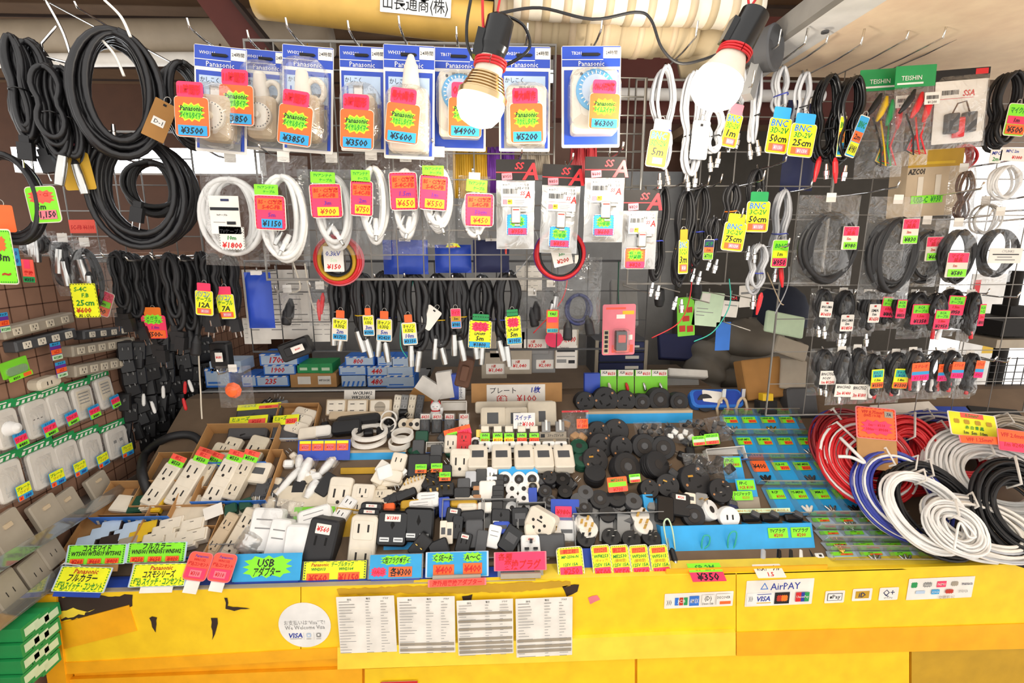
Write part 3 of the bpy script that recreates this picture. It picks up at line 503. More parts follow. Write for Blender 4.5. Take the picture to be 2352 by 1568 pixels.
# power cords
PC = [(268, 578, 40, 150, 'ac'), (300, 582, 46, 165, 'ac'), (345, 586, 52, 215, 'ac'), (390, 580, 44, 190, 'ac'), (425, 588, 48, 195, 'cone'), (462, 580, 36, 150, 'ac'), (484, 585, 44, 130, 'ac'), (526, 588, 40, 140, 'ac')]
PT = {2: [(lambda w, h: draw(MB().slab(w*.7, h*.3, .001, 'orange', w*.06, 0, cz=h*.45).slab(w, h*.82, .0013, 'neonpink', w*.1, 0, cz=-h*.09), w, h, [('b', .5, .68, .84, .36, 'neongreen'), ('t', 'メガネ', .45, .73, .1, 'greenink', .5), ('t', 'ケーブル', .52, .61, .09, 'greenink', .6), ('t', '1.0m', .55, .4, .1, 'purple', .6), ('r', .04, .02, .96, .3, 'neonorange'), ('t', '¥500-', .5, .16, .16, 'ink', .8)], -.0013), 353, 742, 54, 66, 0)],
      6: [(T(t_bnc, 'パソコン', 'ケーブル', '12A', 'neonpink'), 478, 686, 38, 68, 3)], 7: [(T(t_bnc, 'パソコン', 'ケーブル', '7A', 'neonpink'), 525, 694, 38, 68, -2)],
      0: [(T(t_two, 'メガネ', '50cm', '500', 'neonpink', 'neongreen', 'neonorange'), 236, 690, 46, 56, 25)]}
for i, (px, py, w, h, k) in enumerate(PC):
    bundle('power_cable', 'power cable', ['black power cord ending the row beside the yellow 25cm tag', 'thin black power cord, second from the yellow 25cm tag', 'black power cord with a large pink ¥500 tag', 'black power cord just beyond the pink ¥500 tag', 'black power cord with a broad moulded plug, two past the pink ¥500 tag', 'short black power cord before the two tags with pink tabs', 'black power cord with a yellow 12A tag', 'black power cord with a yellow 7A tag'][i],
           px, py, w, h, 1.3+.02*(i % 3), 7, .006, 'rubber', gl, .5, None, ((k, -6, 10), (k, 8, -4)), PT.get(i, ()), 0, random.uniform(-3, 3), .3, .02, group=GP, amt=.5)
# microphone cables
MCB = [(778, 634, 44, 130, [(T(t_mic, '2m', '1750'), 785, 746, 34, 66, 3)]), (832, 630, 52, 150, [(T(t_mic, '3m', '1900'), 846, 738, 24, 60, 0)]), (882, 626, 58, 165, [(T(t_mic, '5m', '2420'), 886, 748, 34, 66, 1)]), (948, 624, 70, 190, [(T(t_mic, '10m', '3150'), 937, 756, 32, 66, -2)]),
       (1006, 632, 54, 165, [(t_blank('paper'), 985, 726, 36, 52, 38)]), (1048, 628, 46, 160, [(T(t_two, 'マイク', '3m', '980', 'neonpink', 'mustard', 'tagblue'), 1044, 728, 22, 44, 0)]), (1106, 632, 58, 165, [(T(t_lp, 'LP50PP', '1800'), 1105, 760, 50, 74, 2)]), (1166, 622, 58, 180, [(T(t_lp, 'LP-50F', '1950'), 1182, 750, 34, 76, -6)])]
for i, (px, py, w, h, tg) in enumerate(MCB):
    bundle('microphone_cable', 'microphone cable', ['black microphone cable with a 2m tag at ¥1750', 'black microphone cable half hidden between the 2m and 5m ones', 'black microphone cable with a blue tie and a 5m tag', 'thick black microphone cable with a 10m tag', 'black microphone cable with a blank cream tag', 'thin black microphone cable with a small red and mustard tag', 'black microphone cable with a broad yellow tag, ¥1800', 'black microphone cable with a blue tie and a ¥1950 tag'][i],
           px, py, w, h, 1.36-.02*(i % 2), 8, .0092, 'ribcable', gc, .62, ['wire', 'yel2', 'wireblue', 'rubber', 'yel2', 'yel2', 'wireblue', 'wireblue'][i], (('xlr', 4, -10), ('xlr', -12, 4)), tg, 0, random.uniform(-2, 2), dy=.018, group='black microphone cables above the blue boxes', jit=.42, amt=.28, pn='connector')
# coaxial loops under the awning
CX = [(1528, 152, 62, 238, 'cablegrey', 6, [(T(t_bnc, 'BNC', '5D-2V', '5m', 'grey', ), 1507, 328, 46, 96, 8)], 'long grey coaxial cable loop with a 5m tag'),
      (1592, 168, 58, 228, 'cablegrey', 6, [(t_blank('paper'), 1600, 320, 40, 84, 5)], 'grey coaxial loop with a blank white tag behind the round bulb'), (1640, 246, 54, 110, 'cablegrey', 5, [], 'short grey coaxial loop hanging under the round bulb'),
      (1700, 160, 34, 150, 'cablegrey', 4, [(T(t_bnc, 'BNC', '3D-2V', '1m', 'pinkcard'), 1684, 292, 36, 86, 8)], 'grey coaxial cable with a 1m tag and pink tab'), (1742, 165, 16, 160, 'cablegrey', 4, [], 'thin straight grey coaxial cable next to the 1m tag'),
      (1796, 156, 40, 100, 'cablegrey', 3, [(T(t_bnc, 'BNC', '3D-2V', '50cm', 'tagblue'), 1778, 300, 50, 92, 8)], 'grey coaxial cable with a 50cm tag and blue tab'), (1852, 166, 32, 130, 'cablegrey', 2, [(T(t_bnc, 'BNC', '3D-2V', '25cm', 'tagblue'), 1846, 312, 58, 86, 2)], 'grey coaxial cable with a 25cm tag behind its steel connectors'),
      (1908, 172, 60, 200, 'blackgloss', 5, [(T(t_two, 'BNC', '1m', '950', 'neonyellow', 'orange', 'tagblue'), 1928, 312, 14, 84, 0)], 'glossy black cable loop with red clips, first beside the grey coaxials'), (1962, 176, 60, 200, 'blackgloss', 5, [(T(t_two, 'BNC', '2m', '980', 'tagblue', 'neonorange', 'neonyellow'), 1970, 312, 22, 88, 14)], 'glossy black cable loop with red clips and a slanted striped tag'),
      (2325, 165, 80, 180, 'rubber', 5, [(T(t_two, 'マイク用', '1m', '500', 'neongreen', 'neonpink', 'neonorange'), 2325, 276, 48, 66, 2)], 'black cable loop with a green, pink and orange ¥500 tag at the picture edge')]
for i, (px, py, w, h, m, n, tg, lab) in enumerate(CX):
    bundle('coaxial_cable', 'coaxial cable', lab, px, py, w, h, 1.2+.02*(i % 2), n, .004 if m == 'cablegrey' else .0046, m, gr if i < 7 else gb, .6, 'wireblue' if i in (0, 5) else 'rubber', (('bnc', -8, -12), ('bnc', 8, -4)) if i < 7 else (('clip', -14, -8), ('bnc', 6, -10)) if i < 9 else (), tg, 0, random.uniform(-3, 3), .25, .02, group='cable loops under the cream awning', amt=.55, hookup=.03, pn='connector')
    if 6 < i < 9:
        pass
C2 = [(1522, 430, 44, 220, 'rubber', 5, [], 'black cable loop behind the lowest splitter pouch'), (1578, 432, 50, 250, 'rubber', 4, [(T(t_bnc, 'BNC', '3C-2V', '3m', 'mustard'), 1572, 578, 22, 92, -4)], 'black coaxial loop with a narrow yellow 3m tag'), (1612, 426, 50, 190, 'rubber', 5, [], 'black coaxial loop just past the narrow yellow tag'),
      (1683, 424, 36, 110, 'rubber', 3, [(T(t_bnc, 'BNC', '3C-2V', '75cm', 'neonyellow'), 1680, 534, 50, 76, 6)], 'black coaxial cable with an orange tie and a 75cm tag'), (1738, 384, 46, 180, 'rubber', 4, [(T(t_bnc, 'BNC', '3C-2V', '50cm', 'green'), 1735, 488, 52, 82, 0)], 'black coaxial cable with a 50cm tag and green tab'), (1802, 436, 54, 180, 'cablegrey', 3, [(T(t_two, 'BNC', '1m', '950', 'neongreen', 'neonyellow', 'neonpink'), 1790, 580, 36, 60, 0)], 'grey cable loop with red clip, lowest of the grey loops'),
      (1640, 500, 30, 90, 'rubber', 3, [(T(t_two, 'S端子', '1m', '700', 'navy', 'neonorange', 'neongreen'), 1620, 572, 22, 44, 0)], 'short black cable with an orange tag behind the narrow yellow one'), (1745, 560, 40, 120, 'cablegrey', 3, [], 'thin grey loop with a red clip below the 50cm green tab tag')]
for i, (px, py, w, h, m, n, tg, lab) in enumerate(C2):
    bundle('coaxial_cable', 'coaxial cable', lab, px, py, w, h, 1.24+.02*(i % 3), n+1, .0038, m, gr, .55, 'yel2' if i == 1 else 'orange' if i == 3 else 'wireblue', (('bnc', -6, -10), ('clip' if i in (5, 7) else 'bnc', 8, -16)), tg, 0, random.uniform(-3, 3), .25, .02, group='cable loops on the lower hooks', amt=.55, hookup=.02, pn='connector')
# round wire coils with hang tags
def ringcoil(px, py, dia, Y, rings, tagw, label, tl=0):
    p = PY(px, py, Y); s = mpp(p); t = thing('wire_coil', label, 'wire coil', p, rot(0, tl), 'round coils of coloured wire with round price tags')
    for m, q, z in rings: part('wire_loop', coil(5, dia*q*s, dia*q*s, .0042, m, .05, int(px+q*100), .008, 32, sides=6), t, (0, -.006*z, (dia*q*s)/2))
    part('price_tag', tagw(44*s, 56*s), t, (0, -.03, 4*s)); return t
ringcoil(776, 598, 104, 1.2, [('red', 1, 0), ('mustard', .82, 1), ('rubber', .7, 0), ('pinkcard', 1.08, -1)], lambda w, h: card(w, h, 'paper', [('t', '0.3kV', .5, .72, .18, 'blueink', .8), ('t', '5m', .5, .46, .15, 'offgreen', .5), ('t', '¥150', .5, .2, .19, 'redink', .85)], .03), 'red and yellow wire coil with a white 0.3kV tag, ¥150')
ringcoil(1286, 585, 110, 1.2, [('rubber', .95, 0), ('purple', 1.05, -1), ('mustard', .98, -1), ('red', 1.02, 1)], lambda w, h: card(w, h, 'paper', [('t', '0.5kV', .5, .74, .17, 'ink', .8), ('t', '5m', .5, .48, .14, 'greenink', .5), ('t', '¥200', .5, .2, .17, 'redmark', .85)], .03), 'black, purple and yellow wire coil with a tilted 0.5kV tag, ¥200', -14)
# ------------------------------------------------------------------ bagged cables at the daylight side
def cbag(px, py, w, h, Y, cw, chh, n, m, tags, label, seed, name='bagged_cable', cat='cable in bag', group=None, r=.0045, dz=0, tab=True, pl=(), pinch=None, rack=None):
    p = PY(px, py, Y); s = mpp(p); t = thing(name, label, cat, p, rot(0, random.uniform(-2, 1)), group); H = h*s
    if cw: part('cable', coil(n, cw*s, chh*s, r, m, .16, seed, .014, 28, pinch, 6), t, (0, -.012, -H*.5+chh*s*.5-dz*s))
    for kind, dx, dy_ in pl: part('plug', lambda: plugm(kind), t, (dx*s, -.02, -dy_*s), rot(0, random.uniform(-12, 12)), key=('plug', kind))
    part('bag', bag(w*s, H, .03, seed, nx=5, nz=7), t, (0, 0, -H/2))
    if tab: part('hang_tab', lambda: MB().slab(.024, .022, .0008, 'paper', .001, 0), t, (0, -.003, -.006), key='htab')
    for mk, tx, ty, tw, th in tags: part('price_tag', mk(tw*s, th*s), t, ((tx-px)*s, -.034, (py-ty)*s), rot(0, random.uniform(-2, 3)))
    hook(rack or gb, PY(px, py+4, 1.42), 1.42-Y+.015, .015); return t
GR = 'big bagged black cables by the daylight'
u = lambda l, p_: (lambda w, h: card(w, h, 'cream', [('r', .02, .6, .98, .98, 'neonpink'), ('t', 'マイク', .45, .86, .13, 'redink', .7), ('t', '延長', .5, .7, .13, 'redink', .6), ('t', l, .4, .47, .11, 'redmark', .5), ('r', .1, .03, .97, .33, 'neongreen'), ('t', '¥'+p_, .52, .18, .17, 'ink', .75)], .04))
cbag(1908, 448, 148, 208, 1.2, 128, 160, 11, 'rubber', [(u('5m', '980'), 1943, 545, 36, 52)], 'bagged thick black cable with a pink and green ¥980 tag', 51, group=GR, dz=18, r=.0068)
cbag(2062, 452, 128, 236, 1.19, 112, 165, 11, 'rubber', [(u('3m', '830'), 2077, 530, 38, 56)], 'bagged thick black cable with a pink and green ¥830 tag', 52, group=GR, dz=15, r=.0068)
cbag(2128, 500, 96, 158, 1.25, 84, 120, 8, 'rubber', [(u('2m', '680'), 2131, 570, 40, 54)], 'bagged black cable with a pink and green ¥680 tag', 53, group=GR, dz=10)
cbag(2200, 505, 104, 152, 1.22, 86, 120, 8, 'rubber', [(u('1m', '580'), 2186, 606, 50, 56)], 'bagged black cable ring with a pink and green ¥580 tag', 54, group=GR, dz=8)
cbag(2296, 480, 112, 168, 1.22, 84, 110, 5, 'rubber', [(lambda w, h: card(w, h, 'paper', [('t', 'CYLINKS', .55, .8, .16, 'grey', .5, 0), ('r', .1, .55, .9, .62, 'ink'), ('r', .25, .38, .7, .44, 'grey'), ('r', .2, .2, .8, .26, 'grey')], .01), 2295, 585, 78, 34)], 'bagged black cable ring under a printed white paper strip', 55, group=GR, dz=18)
cbag(2308, 352, 100, 115, 1.24, 76, 76, 6, 'cablewhite', [(lambda w, h: card(w, h, 'paper', [('t', 'MPC', .5, .75, .26, 'blueink', .8), ('t', '2m', .5, .3, .3, 'greenink', .6)], .02), 2255, 364, 26, 28), (lambda w, h: card(w, h, 'paper', [('t', 'MPC 2m', .4, .74, .22, 'blueink', .7), ('t', '¥1000', .6, .28, .24, 'redink', .6)], .02), 2298, 360, 66, 28)], 'bagged coil of clear plastic tubing with white 2m tags', 56, group=None, r=.003, dz=10)
cbag(2262, 455, 90, 100, 1.3, 66, 72, 4, 'wire', [], 'bagged silvery wire coil behind the printed paper strip', 57, r=.0025)
cbag(2212, 380, 60, 140, 1.26, 44, 110, 4, 'brown', [], 'narrow bag of brown leads beside the olive and beige box', 58, r=.0026, pinch=.6)
cbag(2205, 330, 66, 70, 1.36, 56, 60, 7, 'red', [], 'red and white striped wire loops above the olive and beige box', 59, tab=False, r=.003)
# green header packs with clips
def clip_pack(px, py, w, h, Y, label, cols, tabc):
    p = PY(px, py, Y); s = mpp(p); t = thing('clip_lead_pack', label, 'clip lead pack', p, rot(0, -4))
    mb = MB(); mb.slab(w*s, 46*s, .001, tabc, .002, 0, cz=-23*s)
    mb.text('TEISHIN', -w*.1*s, -26*s, 10*s, -.0016, 'paper', 0, w*.6*s); mb.rect(-w*.45*s, -40*s, w*.2*s, -36*s, -.0014, 'paper'); part('header_card', mb, t)
    part('pouch', bag(w*s, (h-46)*s, .02, int(px)), t, (0, 0, -(46+(h-46)/2)*s))
    for k, c in enumerate(cols):
        a = -w*.32+k*w*.62/max(1, len(cols)-1); mb = MB(); mb.tube([(0, 0, .03), (.002, 0, .01), (0, 0, -.012), (-.004, 0, -.03)], [.003, .008, .007, .003], c, 8); part('clip', mb, t, (a*s*.8, -.014, -(80+9*k)*s), rot(0, 30-12*k))
        q = MB(); q.tube([(a*s*.8, -.012, -(105+9*k)*s), (a*s*.3, -.02, -(h*.72)*s), ((a*.5+10)*s, -.02, -(h*.9)*s), ((a*.2-14)*s, -.012, -(h*.84)*s), (a*s*.2, -.01, -(h*.7)*s)], .0022, c, 6); part('lead', q, t)
    mb = MB(); mb.slab(36*s, 26*s, .0006, 'paper', .001, 0); barcode(mb, -14*s, -2*s, 28*s, 8*s, -.001); mb.text('¥1200', 0, -8*s, 6*s, -.001, 'ink', 0); part('price_sticker', mb, t, (w*.25*s, -.024, -78*s))
    hook(gb, PY(px, py+4, 1.42), 1.42-Y+.02, .02); return t
clip_pack(2034, 158, 118, 240, 1.23, 'clear pack of yellow and green clip leads under a green header', ['rubber', 'yel2', 'green', 'red'], 'green')
clip_pack(2105, 150, 96, 220, 1.2, 'clear pack of red clip leads with a zigzag white label over its green header', ['rubber', 'red', 'red'], 'green')
p = PY(2212, 158, 1.2); s = mpp(p); t = thing('plug_lead_card', 'white card with two black plugs and a red one under a black and red header', 'plug lead pack', p, rot(0, -5))
mb = MB(); mb.slab(130*s, 24*s, .001, 'dark', .001, 0, cz=-12*s); mb.rect(30*s, -14*s, 60*s, -2*s, -.0014, 'red'); part('header_card', mb, t)
mb = MB(); mb.slab(124*s, 138*s, .001, 'paper', .002, 0, cz=-92*s); mb.text('SSA', 18*s, -52*s, 13*s, -.0014, 'redink', .2); barcode(mb, -46*s, -54*s, 40*s, 10*s, -.0014); mb.rect(-50*s, -63*s, 30*s, -62*s, -.0014, 'redink'); part('backing_card', mb, t)
for dx, c in ((-24, 'dkgrey'), (18, 'dkgrey'), (-6, 'red')): mb = MB(); mb.slab(20*s if c == 'red' else 28*s, 44*s, .014, c, .003, .003); part('plug', mb, t, (dx*s, -.003, (-128 if c == 'red' else -118)*s))
mb = MB(); mb.tube([(-24*s, -.008, -98*s), (-16*s, -.012, -76*s), (4*s, -.012, -72*s), (18*s, -.008, -96*s)], .0018, 'brown'); part('lead', mb, t)
part('pouch', bag(136*s, 160*s, .02, 77), t, (0, 0, -92*s)); hook(gb, PY(2215, 160, 1.42), .22, .02)
# olive and beige box on the rack
p = PY(2110, 350, 1.34); s = mpp(p); t = thing('cardboard_package', 'olive and beige package with a green ¥930 strip hanging behind the bags', 'package', p, rot(0, -4, 8))
mb = MB(Matrix.Translation((0, 0, -72*s))); mb.slab(146*s, 144*s, .05, 'beige', .002, 0); draw(mb, 146*s, 144*s, [('r', 0, .74, 1, 1, 'mustard'), ('r', .3, .78, .85, .82, 'yel2'), ('r', .2, .3, .3, .6, 'cream'), ('r', .52, .3, .62, .62, 'cream'), ('t', 'AZCOI', .16, .68, .08, 'ink', .3), ('r', .1, .2, .68, .32, 'neongreen'), ('t', 'USB-C  ¥930', .4, .26, .09, 'greenink', .5)], -.05); part('package_body', mb, t)
# small bagged cables in two rows
GS = 'small bagged cables in two rows on the daylight rack'
wt = lambda a, b, c: (lambda w, h: card(w, h, 'paper', [('r', .4, .84, .6, .94, 'redmark'), ('t', a, .5, .66, .15, 'ink', .85), ('t', b, .5, .46, .15, 'ink', .6), ('t', '¥'+c, .5, .2, .19, 'redink', .85)], .08))
pk = lambda l, c: (lambda w, h: card(w, h, 'neonpink', [('r', .06, .55, .94, .95, 'neongreen'), ('t', 'RCA', .5, .84, .12, 'greenink', .7), ('t', 'ケーブル', .5, .66, .12, 'greenink', .7), ('t', l, .5, .42, .14, 'redink', .7), ('t', '¥'+c, .5, .16, .18, 'ink', .8)], .05))
bl = lambda l, c: (lambda w, h: card(w, h, 'neonyellow', [('r', .08, .58, .92, .94, 'teal'), ('t', 'キャノン', .5, .82, .12, 'blueink', .7), ('t', 'RCA', .5, .66, .12, 'blueink', .6), ('t', l, .5, .44, .13, 'ink', .5), ('r', .02, .02, .98, .32, 'neonorange'), ('t', '¥'+c, .5, .17, .17, 'ink', .85)], .05))
ob = lambda c: (lambda w, h: card(w, h, 'neonorange', [('t', 'ステレオ', .5, .8, .16, 'redink', .8), ('r', 0, .34, 1, .52, 'tagblue'), ('r', 0, .02, 1, .34, 'magenta'), ('t', '¥'+c, .5, .18, .2, 'redink', .8)], .05))
for i, (px, py, w, h, tg, pl, lab) in enumerate([
    (1886, 662, 46, 112, (wt('BNC-SMA', '1m', '1650'), 1884, 707, 28, 36), (('bnc', -6, 92), ('bnc', 8, 96)), 'small bagged black lead with a white ¥1650 tag, next to the rack frame'),
    (1936, 664, 48, 122, (wt('BNC-SMA', '2m', '1850'), 1935, 738, 30, 38), (('bnc', -5, 112), ('bnc', 7, 112)), 'small bagged black lead with a low white 2m tag'), (1992, 668, 50, 106, (wt('SMA', '1m', '1650'), 1993, 716, 26, 42), (('bnc', 0, 108),), 'small bagged lead with a white SMA tag'),
    (2028, 664, 44, 96, (pk('60cm', '800'), 2026, 702, 38, 46), (), 'small bagged lead with a pink 60cm tag, ¥800'), (2056, 672, 36, 84, (pk('1m', '850'), 2052, 706, 22, 42), (), 'small bagged lead tucked behind the ¥800 tag'),
    (2100, 668, 58, 112, (pk('1.5m', '1350'), 2098, 718, 42, 46), (), 'small bagged black loop with a pink ¥1350 tag'), (2146, 672, 44, 104, (pk('1.8m', '1950'), 2146, 730, 36, 44), (('rca', -5, 92), ('rcaw', 8, 94)), 'small bagged lead with a low pink ¥1950 tag'),
    (2180, 662, 56, 112, (pk('1.5m', '950'), 2176, 698, 40, 44), (), 'small bagged black loop with a pink ¥950 tag'), (2228, 668, 34, 120, (pk('2m', '900'), 2236, 720, 14, 50), (('rca', 2, 96),), 'small bagged lead ending the upper row at the daylight'),
    (1888, 800, 52, 112, (lambda w, h: card(w, h, 'paper', [('t', 'BNC75Ω', .45, .78, .2, 'ink', .8), ('t', '3C-2V', .4, .48, .16, 'ink', .7), ('t', '1m ¥1200', .5, .18, .2, 'redink', .8)], .02), 1890, 862, 38, 32), (('bnc', -6, 88), ('bnc', 8, 92)), 'small bagged BNC lead with a white 1m tag in the lower row'),
    (1932, 798, 46, 138, (lambda w, h: card(w, h, 'paper', [('t', 'BNC50Ω', .45, .78, .2, 'ink', .8), ('t', '2m ¥1400', .5, .3, .24, 'redink', .8)], .02), 1930, 892, 42, 30), (('bnc', -4, 110),), 'small bagged BNC lead with a tilted white 2m tag'), (1968, 794, 44, 140, (lambda w, h: card(w, h, 'paper', [('t', 'BNC75Ω', .45, .78, .2, 'ink', .8), ('t', '3m ¥1800', .5, .3, .24, 'redink', .8)], .02), 1970, 896, 38, 36), (), 'black lead loop with a white 3m tag beside the first blue and orange tag'),
    (2002, 808, 42, 124, (bl('1.5m', '1500'), 2000, 864, 28, 44), (('rcaw', -6, 92), ('rca', 6, 94)), 'small bagged lead with a blue, yellow and orange tag, next to the 3m loop'), (2056, 804, 54, 126, (bl('1.8m', '1500'), 2056, 864, 34, 46), (('rca', -6, 92), ('rcaw', 8, 90)), 'small bagged lead with a wider blue, yellow and orange tag'),
    (2095, 800, 48, 120, (ob('1350'), 2096, 848, 40, 42), (('rca', -8, 82), ('rcaw', 10, 84)), 'small bagged lead with an orange and magenta tag, first of four'), (2148, 802, 50, 120, (ob('1250'), 2154, 850, 32, 40), (('rcaw', -8, 82), ('rca', 6, 82)), 'small bagged lead with an orange and magenta tag, second of four'),
    (2182, 802, 46, 116, (ob('1350'), 2181, 844, 28, 38), (('rca', -2, 84),), 'small bagged lead with an orange and magenta tag, third of four'), (2226, 808, 46, 112, (ob('950'), 2229, 842, 20, 40), (('rca', -4, 84),), 'small bagged lead with an orange and magenta tag, last before the daylight')]):
    cbag(px, py, w, h, 1.3+.02*(i % 2), w*.8, h*.8, 6, 'rubber', [(tg[0],)+tg[1:]], lab, 60+i, 'bagged_lead', 'cable in bag', GS, .0052, -8, i % 3 != 0, pl, .75)
# ================================================================== side wall of packs and power strips
XW = -1.2
WY = rot(0, 0, 90)
def wl(pxl, pxr, pyl, pyr, hpx, off=0):   # piece on the side wall between two places: centre, length, height, slope turn
    a, b = PX(pxl, pyl, XW+off), PX(pxr, pyr, XW+off); c = (a+b)/2
    return c, (b-a).length, hpx*mpp(c), -math.degrees(math.atan2(b.z-a.z, b.y-a.y))
def strip(label, pxl, pxr, pyl, pyr, h, n, body, face):
    c, L, H, tl = wl(pxl, pxr, pyl, pyr, h, .002)
    t = thing('power_strip', label, 'power strip', c, WY @ rot(0, tl), 'power strips on the side wall')
    mb = MB(); mb.slab(L, H, .03, body, .004, .004); part('housing', mb, t)
    for k in range(n):
        mb = MB(); x = -L/2+L*(k+.7)/(n+.4); q = H*.62
        mb.slab(q*1.2, q, .002, face, .002, .0005, y=-.03); mb.rect(-q*.28, q*.0, -q*.18, q*.3, -.0323, 'slot'); mb.rect(q*.18, 0, q*.28, q*.3, -.0323, 'slot'); mb.lathe([(q*.1, .0323), (q*.1, .0325)], 'slot', 8, Matrix.Translation((0, 0, -q*.25)))
        part('socket', mb, t, (x, 0, 0))
    return t
strip('beige power strip with four sockets, topmost on the side wall', -20, 146, 768, 728, 26, 4, 'oldgrey', 'ivory')
strip('dark grey power strip with four cream sockets, under the topmost beige one', 8, 152, 798, 764, 25, 4, 'dkgrey', 'cream')
strip('dark power strip with cream sockets half hidden behind the yellow 25cm tag', 168, 278, 770, 758, 20, 4, 'dkgrey', 'cream')
strip('long beige power strip with six sockets beside the upper orange label column', 142, 290, 808, 784, 24, 6, 'oldgrey', 'ivory')
strip('longest beige power strip, lowest of all, ending near the black adapters', 148, 314, 854, 822, 25, 7, 'oldgrey', 'ivory')
for i, (px, py, h) in enumerate([(8, 740, 44), (128, 806, 40), (140, 848, 36)]):
    c, L, H, tl = wl(px-12, px+12, py, py, h, .04)
    thing('label_column', ['purple, orange and green label column at the top beige strip', 'blue, orange and green label column at the end of the six-socket strip', 'purple, orange and green label column at the lowest strip'][i], 'label', c, WY, mb=draw(MB().slab(L, H, .001, 'purple', .001, 0), L, H, [('r', 0, .8, 1, 1, 'tagblue'), ('r', 0, .32, 1, .6, 'neonorange'), ('r', 0, 0, 1, .28, 'offgreen'), ('t', 'タップ', .5, .9, .1, 'ink', .8), ('t', '6口', .5, .46, .16, 'redink', .7), ('t', '¥1280', .5, .14, .14, 'greenink', .9)], -.001))
c, L, H, tl = wl(62, 118, 888, 870, 26, .002)
t = thing('power_strip', 'short beige corner power tap in front of the lowest strip', 'power strip', c, WY @ rot(0, tl)); part('housing', MB().slab(L, H, .03, 'ivory', .012, .006), t); part('socket', MB().rect(-.012, -.004, -.009, .006, -.0303, 'slot').rect(.0, -.004, .003, .006, -.0303, 'slot'), t)
# switch plate packs under green headers
def plate_pack(px, py, w, h, row, label, kind, tag):
    c, L, H, tl = wl(px-w/2, px+w/2, py, py, h, .012)
    t = thing('plate_pack', label, 'switch plate pack', c, WY @ rot(4, random.uniform(-3, 3)), 'white plate packs on the side wall')
    mb = MB(); mb.slab(L*1.16, H*.22, .001, 'green', .001, 0, cz=H*.6)
    for k in range(5): x = (-.5+k*.2)*L; mb.poly([(x, H*.52), (x+L*.1, H*.52), (x+L*.16, H*.6), (x+L*.06, H*.6)], -.0013, 'paper')
    mb.rect(-L*.4, H*.63, L*.3, H*.66, -.0014, 'paper'); part('header_card', mb, t)
    mb = MB(); mb.slab(L*.92, H, .011, 'plate', .012, .004)
    if kind == 1: mb.slab(L*.4, H*.4, .002, 'plate', .004, .001, cz=.05*H, y=-.011)
    if kind == 2: mb.lathe([(L*.3, .011), (L*.2, .03), (.001, .036)], 'white', 16)
    if kind == 3:
        for k in range(3): mb.rect(-L*.2+k*L*.14, 0, -L*.13+k*L*.14, H*.02, -.0113, 'slot')
    if kind == 4:
        for k in (-.15, .12): mb.rect(L*k-.006, .02*H, L*k+.006, .12*H, -.0113, 'grey')
    if kind == 5: mb.slab(L*.6, H*.6, .001, 'ivory', .003, 0, cz=.1*H, y=-.011); [mb.rect(-L*.25, H*(.3-.1*k), L*.2, H*(.33-.1*k), -.0125, 'grey') for k in range(4)]
    part('switch_plate', mb, t)
    part('pouch', bag(L*1.1, H*1.12, .018, int(px), nx=3, nz=4), t, (0, 0, -.02*H))
    tw, th = L*.52, H*.4
    part('price_tag', card(tw, th, 'tagblue', [('r', .02, .36, .98, .78, 'neonpink'), ('r', .02, .02, .98, .36, 'neongreen'), ('t', 'スイッチ', .5, .88, .12, 'blueink', .8), ('t', 'ワイド', .5, .56, .2, 'redink', .8), ('t', '¥480', .5, .18, .2, 'ink', .8)] if tag else [('r', .02, .36, .98, .98, 'neonyellow'), ('r', .02, .02, .35, .3, 'neonorange'), ('t', 'プレート', .5, .78, .17, 'greenink', .85), ('t', 'ワイド', .5, .52, .15, 'mustard', .8), ('t', '¥', .18, .17, .2, 'redink', .2), ('t', '380', .65, .17, .2, 'blueink', .5)], .05), t, (L*.14, -.022, -H*.34), rot(0, random.uniform(-6, 2)))
    q = PX(px, py, XW); return t
for i, (px, py, w, h, k) in enumerate([(10, 985, 60, 90, 2), (78, 962, 62, 84, 3), (131, 940, 54, 76, 1), (186, 925, 50, 74, 5), (236, 902, 40, 72, 5)]):
    plate_pack(px, py, w, h, 1, ['plate pack with a round dome at the picture edge of the upper green row', 'plate pack with three small dots, second of the upper green row', 'plate pack with a square rocker, third of the upper green row', 'plate pack with a folded paper slip, fourth of the upper green row', 'plate pack with printed lines, last of the upper green row'][i], k, 1)
for i, (px, py, w, h, k) in enumerate([(16, 1105, 66, 92, 0), (94, 1075, 66, 88, 0), (150, 1055, 56, 80, 0), (206, 1036, 50, 76, 0), (264, 1016, 50, 68, 4)]):
    plate_pack(px, py, w, h, 2, ['blank plate pack with a red flag at the picture edge of the lower green row', 'blank plate pack, second of the lower green row', 'blank plate pack, third of the lower green row', 'blank plate pack, fourth of the lower green row', 'plate pack with two square holes ending the lower green row'][i], k, 0)
